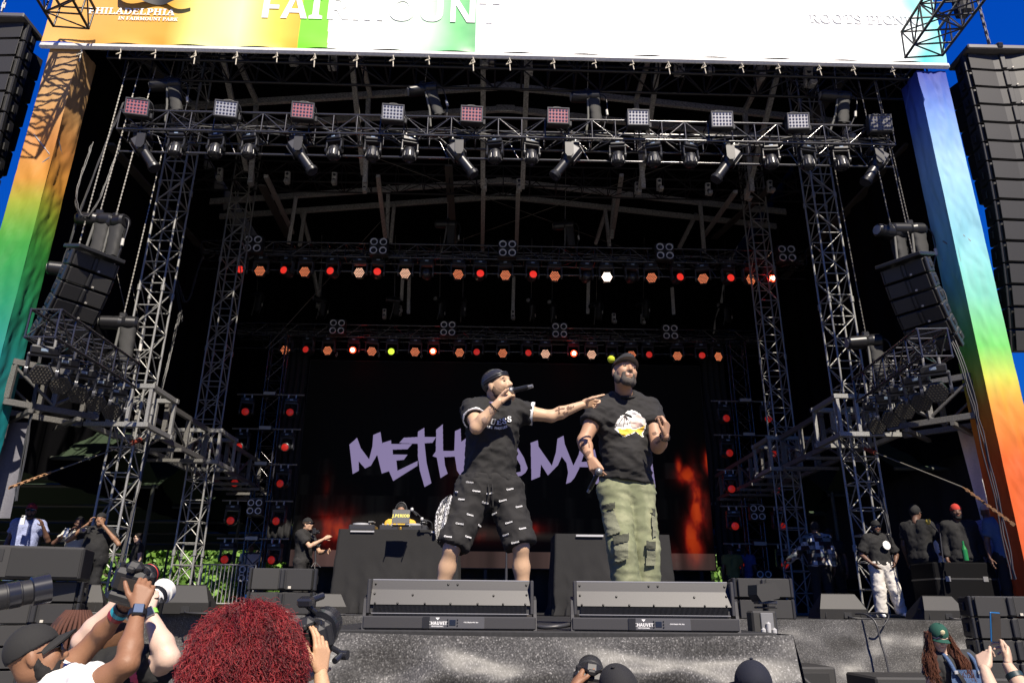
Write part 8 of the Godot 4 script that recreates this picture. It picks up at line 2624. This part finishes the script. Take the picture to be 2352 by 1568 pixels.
func build_girl() -> void:
	var d := 7.0
	var j := pit_base(2168, d, 1.56, 0.1)
	j["head"] = P(2157, 1464, d - 0.05)
	j["hf"] = Vector3(-0.1, -0.42, 0.9)
	j["hu"] = Vector3(0.02, 0.9, 0.4)
	j["neck"] = P(2166, 1505, d)
	j["eA"] = off(j, -0.27, 0.98, -0.02)
	j["eB"] = off(j, 0.27, 0.98, -0.02)
	var tee := fabric("charcoal_tee", 0.03, 0.03, 0.03)
	var denim := grained("overall_denim", 0.085, 0.15, 0.30, 0.9, 0, 0.06, 5.0, 0.5)
	var green := fabric("green_cap", 0.008, 0.075, 0.05)
	var o := {"skin": skin("fair", 0.66, 0.45, 0.35), "cell": 0.016, "arm_cell": 0.012, "hand_cell": 0.009, "head_cell": 0.008, "limb": 0.92, "cap": {"mat": green, "reach": 0.07, "low": 0.025, "tall": 0.01, "arch": 0.03}, "lip": mat("lip_red", 0.4, 0.12, 0.1, 0.4),
		"shirt": {"mat": tee, "sleeve": 0.5, "sleeve_r": 0.075, "cell": 0.013}, "pants": {"mat": denim, "cell": 0.016}, "shoes": mat("black_shoe", 0.02, 0.02, 0.02, 0.5)}
	var t := figure("person", "woman in a green cap and blue denim overalls looking down", j, o)
	# bib and straps of the overalls
	var s: float = j["s"]
	var bib := func(u: float, v: float) -> Vector3:
		var y := lerpf(1.19, 0.88, v)
		var w := lerpf(0.13, 0.17, v)
		return off(j, lerpf(-w, w, u), y, 0.135 + 0.02 * cos((u - 0.5) * 2.6) + 0.005 * sin(v * 20 + u * 7))
	var bb := wpart(t, "overall_bib", sheet(12, 12, bib), denim)
	wpart(bb, "bib_pocket", cbox(0.13, 0.11, 0.008, 0.003), denim, facing(off(j, 0.0, 1.07, 0.165), j["F"]))
	for e in [-1, 1]:
		wpart(bb, "strap", tube(curve([off(j, e * 0.11, 1.17, 0.155), off(j, e * 0.12, 1.26, 0.11), off(j, e * 0.12, 1.31, 0.02), off(j, e * 0.1, 1.2, -0.12)]), 0.018, 6), denim)
		wpart(bb, "buckle", cbox(0.035, 0.03, 0.01, 0.004), mat("clamp", 0.55, 0.55, 0.53, 0.35, 0.6), facing(off(j, e * 0.11, 1.17, 0.172), j["F"]))
	# camera strap and lanyard
	var cs := thing("camera_strap", "wide black camera strap across the denim bib", "strap", off(j, -0.05, 1.1, 0.18))
	var st := func(u: float, v: float) -> Vector3:
		var y := lerpf(1.27, 0.8, v)
		return off(j, lerpf(-0.13, 0.05, v) + 0.038 * (u - 0.5), y, lerpf(0.10, 0.185, smoothstep(0.0, 0.35, v)) + 0.003)
	wpart(cs, "band", sheet(3, 14, st), fabric("nylon", 0.015, 0.015, 0.016, 0.4))
	# long auburn hair over the shoulder
	var hc: Vector3 = j["head"]
	var m := MB.new()
	var r := RandomNumberGenerator.new()
	r.seed = 6
	for k in 480:
		var side := 1.0 if k % 4 else -1.0
		var a := r.randf_range(-0.5, 0.9)
		var p0 := hc + Vector3(side * r.randf_range(0.07, 0.088), 0.01 + 0.05 * a, -0.02 + r.randf_range(-0.06, 0.05))
		var p1 := hc + Vector3(side * r.randf_range(0.085, 0.13), -0.09, 0.0 + r.randf_range(-0.06, 0.07))
		var p2 := hc + Vector3(side * r.randf_range(0.09, 0.19), -0.2, 0.02 + r.randf_range(-0.06, 0.08))
		var p3 := hc + Vector3(side * r.randf_range(0.08, 0.2), -0.31 - r.randf() * 0.06, 0.05 + r.randf_range(-0.04, 0.07))
		m.add(tube(curve([p0, p1, p2, p3], 4), 0.0018, 3), Transform3D.IDENTITY)
	var mass := sdf([cap_(hc + Vector3(0.07, 0.02, -0.03), hc + Vector3(0.11, -0.12, 0.0), 0.035, 0.045, 0.03), cap_(hc + Vector3(0.11, -0.12, 0.0), hc + Vector3(0.13, -0.27, 0.05), 0.045, 0.03, 0.03), cap_(hc + Vector3(-0.07, 0.02, -0.03), hc + Vector3(-0.09, -0.16, 0.0), 0.03, 0.03, 0.03), cap_(hc + Vector3(-0.09, -0.16, 0.0), hc + Vector3(-0.1, -0.27, 0.06), 0.03, 0.02, 0.03)], 0.01, [], 0.012, Vector3(40, 9, 40))
	wpart(t, "hair", mass, fabric("auburn_deep", 0.11, 0.03, 0.012, 0.6, 30.0))
	wpart(t, "hair", m.done(), fabric("auburn", 0.17, 0.05, 0.018, 0.5, 30.0))
	# crest on the cap
	var hf: Vector3 = (j["hf"] as Vector3).normalized()
	wpart(t, "cap_crest", ball(8), mat("crest", 0.55, 0.5, 0.3, 0.7), Transform3D(facing(hc, hf).basis * S(0.022, 0.024, 0.008), hc + hf * 0.097 + Vector3(-0.015, 0.085, 0.03)))

func build_phone_hands() -> void:
	var d := 4.1
	var sk := skin("fair_arm", 0.60, 0.41, 0.30)
	var j := pit_base(2460, 3.9, 1.70, 2.9)
	j.merge({"wA": P(2316, 1528, 4.15), "eA": P(2368, 1610, 4.05), "wB": P(2262, 1536, 4.05), "eB": P(2306, 1660, 3.9), "sA": P(2560, 1650, 3.9), "sB": P(2400, 1700, 3.8)}, true)
	var o := {"skin": sk, "cell": 0.026, "arm_cell": 0.01, "hand_cell": 0.005, "head_cell": 0.012, "limb": 1.15, "hand_scale": 1.0,
		"handA": [P(2318, 1480, 4.2) - j["wA"], Vector3(0.75, 0.0, 0.65), Vector3(-0.7, 0.5, 0.4), [0.75, 0.85, 0.95, 1.0], P(2296, 1466, 4.12) - P(2312, 1512, 4.15)],
		"handB": [P(2258, 1490, 4.1) - j["wB"], Vector3(-0.75, 0.0, 0.65), Vector3(0.75, 0.5, 0.3), [0.85, 0.95, 1.0, 1.05], P(2275, 1450, 4.08) - P(2272, 1500, 4.06)],
		"shirt": {"mat": fabric("grey_pit", 0.2, 0.2, 0.2), "sleeve": 0.6, "cell": 0.026}, "pants": {"mat": fabric("denim", 0.09, 0.16, 0.30, 0.4), "cell": 0.03}, "hair": fabric("brown_hair", 0.06, 0.035, 0.02)}
	figure("person", "person whose two hands hold up a blue phone", j, o)
	phone("phone in a blue case held up in two hands", P(2287, 1440, 4.13), Vector3(-0.35, 0.15, -0.93), Vector3(0.12, 0.95, 0.2), mat("phone_blue", 0.01, 0.10, 0.26, 0.3))
	var dv: Vector3 = (j["wA"] - j["eA"]).normalized()
	var q: Vector3 = (j["wA"] as Vector3) - dv * 0.06
	var wb := thing("wristband", "dark teal fabric wristband below the blue phone", "wristband", q, "wristbands")
	wpart(wb, "band", lathe([Vector2(0.036, -0.013), Vector2(0.041, -0.013), Vector2(0.041, 0.013), Vector2(0.036, 0.013)], 18), mat("band_teal", 0.012, 0.03, 0.035, 0.5), along(q - dv * 0.5, q + dv * 0.5, 1, 1))

# ---------------------------------------------------------------- beyond the stage
func build_background() -> void:
	# trees
	var r := RandomNumberGenerator.new()
	r.seed = 14
	var leafm := StandardMaterial3D.new()
	leafm.albedo_color = Color.WHITE
	leafm.vertex_color_use_as_albedo = true
	leafm.roughness = 0.6
	leafm.cull_mode = BaseMaterial3D.CULL_DISABLED
	leafm.backlight_enabled = true
	leafm.backlight = Color(0.25, 0.4, 0.08)
	var crown := leaf_crown(r, 12000)
	var bark := grained("bark", 0.09, 0.07, 0.05, 0.9, 0, 0.06, 3.0, 0.5)
	var spots := [[-44, -50, 2.0], [-38, -54, 2.2], [-33, -49, 1.9], [-28, -53, 2.1], [-24, -48, 1.9], [-19.5, -52, 2.1], [-15, -49, 1.9], [-11, -54, 2.0], [-6, -56, 2.0], [-1, -55, 1.9], [4, -57, 2.1], [9, -53, 2.0], [14, -50, 1.9], [18, -54, 2.0], [23, -50, 2.1], [-30, -62, 2.6], [-21, -62, 2.6], [-13, -63, 2.5], [12, -63, 2.6], [-40, -64, 2.7]]
	var first: Node3D
	for i in spots.size():
		var q: Array = spots[i]
		var xf := Transform3D(Basis(Vector3.UP, i * 1.7) * S(q[2], q[2], q[2]), Vector3(q[0], 0, q[1]))
		if first == null:
			first = thing("park_tree", "leafy green tree in the sun beyond the stage", "tree", Vector3.ZERO, "trees beyond the stage")
			first.set_meta("base_name", "park_tree")
			part(first, "trunk", lathe([Vector2(0, 0), Vector2(0.3, 0), Vector2(0.2, 1.2), Vector2(0.16, 3.4), Vector2(0, 3.5)], 10), bark)
			for k in 4:
				part(first, "limb", tube([Vector3(0, 1.5 + 0.3 * k, 0), Vector3(cos(k * 1.6) * 0.8, 2.6 + 0.3 * k, sin(k * 1.6) * 0.8), Vector3(cos(k * 1.6) * 1.8, 3.6 + 0.2 * k, sin(k * 1.6) * 1.8)], 0.07, 6), bark)
			part(first, "crown", crown, leafm)
			first.transform = xf
		else:
			copy(first, xf)
	# dark green tent beside the stage
	var gm := fabric("tent_green", 0.02, 0.042, 0.016, 0.3, 2.0)
	var pole := mat("tent_pole", 0.05, 0.055, 0.045, 0.6, 0.1)
	for s in 2:
		var sg := -1.0 if s == 0 else 1.0
		var t := thing("event_tent", ["dark green tent roof behind the silver towers by the tan column", "dark tent roof behind the silver towers by the blue column"][s], "tent", Vector3(sg * 14, 0, -21), "event tents")
		for k in 6:
			var z0 := -14.4 - 3.1 * k
			for half in 2:
				var f := func(u: float, v: float) -> Vector3:
					var x := sg * lerpf(7.9, 22.0, u)
					var z := z0 - 1.55 * half - 1.55 * v
					var ridge := absf(v - (1.0 if half == 0 else 0.0))
					return Vector3(x, 5.2 - 0.85 * ridge - 0.10 * sin(u * PI) - 0.08 * k, z)
				wpart(t, "roof_panel", sheet(10, 6, f), gm)
			bar(t, "rafter", Vector3(sg * 7.9, 5.12 - 0.08 * k, z0 - 1.55), Vector3(sg * 22, 5.12 - 0.08 * k, z0 - 1.55), 0.04, pole)
			bar(t, "gutter", Vector3(sg * 7.9, 4.32 - 0.08 * k, z0), Vector3(sg * 22, 4.32 - 0.08 * k, z0), 0.04, pole)
			for x in [8.0, 14.0, 21.5]:
				bar(t, "pole", Vector3(sg * x, 0, z0 - 3.1), Vector3(sg * x, 4.3 - 0.08 * k, z0 - 3.1), 0.05, pole)
		if s == 1:
			var wall := func(u: float, v: float) -> Vector3:
				return Vector3(sg * lerpf(7.2, 22, u), lerpf(4.4, 0.0, v), -24.0 + 0.1 * sin(u * 60))
			wpart(t, "back_wall", sheet(80, 4, wall), mat("drape", 0.012, 0.012, 0.013, 0.9))
		else:
			var wall := func(u: float, v: float) -> Vector3:
				return Vector3(sg * lerpf(6.6, 22, u), lerpf(4.6, 4.1, v), -31.3 + 0.05 * sin(u * 60))
			wpart(t, "valance", sheet(60, 2, wall), gm)
	# sails hung beside the columns
	var sails := [[[[-40, 968], [66, 970], [22, 1190], [-60, 1190]], 12.6, fabric("grey_sail", 0.17, 0.17, 0.20, 0.15, 1.0), "grey cloth sail hanging beside the teal end of the column"], [[[2200, 988], [2284, 986], [2336, 1180], [2256, 1200]], 12.6, fabric("white_sail", 0.62, 0.61, 0.58, 0.12, 1.0), "white cloth sail hanging behind the red beanie"]]
	for q in sails:
		var c: Array = q[0]
		var w := func(u: float, v: float) -> Vector3:
			var x := lerpf(lerpf(c[0][0], c[1][0], u), lerpf(c[3][0], c[2][0], u), v)
			var y := lerpf(lerpf(c[0][1], c[1][1], u), lerpf(c[3][1], c[2][1], u), v)
			return P(x, y, q[1] + 0.06 * sin(u * 7.0 + v * 3.0))
		var t := thing("cloth_sail", q[3], "cloth sail", P(c[2][0], c[2][1], q[1]), "cloth sails")
		wpart(t, "cloth", sheet(20, 24, w), q[2])
	# black drape closing the wing beside the blue column
	var dw := thing("wing_drape", "black curtain closing the wing behind the crew by the blue column", "drape", Vector3(8.0, DECK, -18.5))
	var df := func(u: float, v: float) -> Vector3:
		return Vector3(lerpf(8.9, 9.4, u) + 0.05 * sin(u * 80), lerpf(5.2, DECK, v), lerpf(-13.2, -24.0, u))
	wpart(dw, "cloth", sheet(90, 3, df), mat("drape", 0.012, 0.012, 0.013, 0.9))
	# crowd barrier on the deck behind the towers
	var bp := on_deck(450, 19.0)
	var bq := on_deck(575, 19.0)
	var ba := thing("crowd_barrier", "grey steel barrier with upright bars behind the rear tower", "barrier", (bp + bq) / 2)
	var st := mat("barrier_steel", 0.35, 0.35, 0.34, 0.4, 0.5)
	bar(ba, "rail", bp + Vector3(0, 1.05, 0), bq + Vector3(0, 1.05, 0), 0.022, st)
	bar(ba, "rail", bp + Vector3(0, 0.15, 0), bq + Vector3(0, 0.15, 0), 0.022, st)
	for k in 15:
		var p := bp.lerp(bq, k / 14.0)
		bar(ba, "upright", p + Vector3(0, 0.0 if k % 14 == 0 else 0.15, 0), p + Vector3(0, 1.05, 0), 0.012 if k % 14 else 0.022, st)
	# dark strip of skirting below the video wall
	var sk := thing("black_drape", "black cloth skirting below the video wall", "drape", Vector3(0, DECK, -22.6))
	var sf := func(u: float, v: float) -> Vector3:
		return Vector3(lerpf(-6.2, 6.4, u), lerpf(DECK + 1.25, DECK, v), -22.6 + 0.06 * sin(u * 150))
	wpart(sk, "cloth", sheet(160, 2, sf), mat("drape", 0.012, 0.012, 0.013, 0.9))

func leaf_crown(r: RandomNumberGenerator, n: int) -> ArrayMesh:
	# clumps of leaf-sized faces through the crown
	var v := PackedVector3Array()
	var nn := PackedVector3Array()
	var col := PackedColorArray()
	var clumps := []
	for k in 46:
		var a := r.randf() * TAU
		var y := r.randf_range(0.2, 6.2)
		var w := 2.4 * sqrt(maxf(0.1, 1.0 - pow((y - 3.0) / 3.6, 2.0)))
		clumps.append([Vector3(cos(a) * w * sqrt(r.randf()), y, sin(a) * w * sqrt(r.randf())), r.randf_range(0.45, 0.95)])
	for i in n:
		var c: Array = clumps[r.randi() % clumps.size()]
		var dir := Vector3(r.randfn(), r.randfn() * 0.8, r.randfn()).normalized()
		var p: Vector3 = c[0] + dir * c[1] * pow(r.randf(), 0.4)
		var nrm := (dir + Vector3(r.randfn(), r.randfn() + 0.6, r.randfn()) * 0.5).normalized()
		var t := nrm.cross(Vector3(r.randfn(), r.randfn(), r.randfn())).normalized()
		var b := nrm.cross(t)
		var s := r.randf_range(0.07, 0.17)
		var g := r.randf()
		var color := Color(0.07 + 0.06 * g, 0.15 + 0.10 * g, 0.02 + 0.015 * g)
		var q := [p - t * s, p + b * s * 0.6, p + t * s, p - b * s * 0.6]
		for k in [0, 1, 2, 0, 2, 3]:
			v.append(q[k])
			nn.append(nrm)
			col.append(color)
	var am := ArrayMesh.new()
	var a := []
	a.resize(Mesh.ARRAY_MAX)
	a[Mesh.ARRAY_VERTEX] = v
	a[Mesh.ARRAY_NORMAL] = nn
	a[Mesh.ARRAY_COLOR] = col
	am.add_surface_from_arrays(Mesh.PRIMITIVE_TRIANGLES, a)
	return am

# ---------------------------------------------------------------- the scene
func _ready() -> void:
	rng.seed = 11
	# camera
	look = Basis(Vector3.UP, deg_to_rad(-1.15)) * Basis(Vector3.RIGHT, deg_to_rad(19.9)) * Basis(Vector3.BACK, deg_to_rad(0.5))
	var cam := Camera3D.new()
	cam.name = "camera"
	add_child(cam)
	cam.transform = Transform3D(look, EYE)
	cam.fov = rad_to_deg(2.0 * atan(784.0 / FOCAL))
	cam.near = 0.05
	cam.far = 600.0
	cam.current = true
	# sky
	var sky_mat := ProceduralSkyMaterial.new()
	sky_mat.sky_top_color = Color(0.0, 0.20, 0.55)
	sky_mat.sky_horizon_color = Color(0.07, 0.36, 0.69)
	sky_mat.sky_curve = 0.2
	sky_mat.ground_bottom_color = Color(0.10, 0.10, 0.09)
	sky_mat.ground_horizon_color = Color(0.22, 0.24, 0.22)
	sky_mat.sun_angle_max = 4.0
	var sky := Sky.new()
	sky.sky_material = sky_mat
	var env := Environment.new()
	env.background_mode = Environment.BG_SKY
	env.sky = sky
	env.tonemap_mode = Environment.TONE_MAPPER_LINEAR
	env.tonemap_exposure = 1.75
	env.sdfgi_enabled = true
	env.ssao_enabled = true
	env.ssil_enabled = true
	var we := WorldEnvironment.new()
	we.name = "environment"
	we.environment = env
	add_child(we)
	# sun: behind the camera's right shoulder, high
	var sun := DirectionalLight3D.new()
	sun.name = "sun"
	add_child(sun)
	var to_sun := Vector3(sin(deg_to_rad(18.0)) * cos(deg_to_rad(46.0)), sin(deg_to_rad(46.0)), cos(deg_to_rad(18.0)) * cos(deg_to_rad(46.0)))
	sun.look_at_from_position(Vector3.ZERO, -to_sun, Vector3.UP)
	sun.light_color = Color(1.0, 0.955, 0.89)
	sun.light_energy = 1.6
	sun.light_angular_distance = 0.53
	sun.shadow_enabled = true
	# structure
	build_setting()
	build_roof()
	build_header()
	build_columns()
	build_towers()
	build_rig()
	build_stage_gear()
	build_people()
	build_pit()
	build_background()
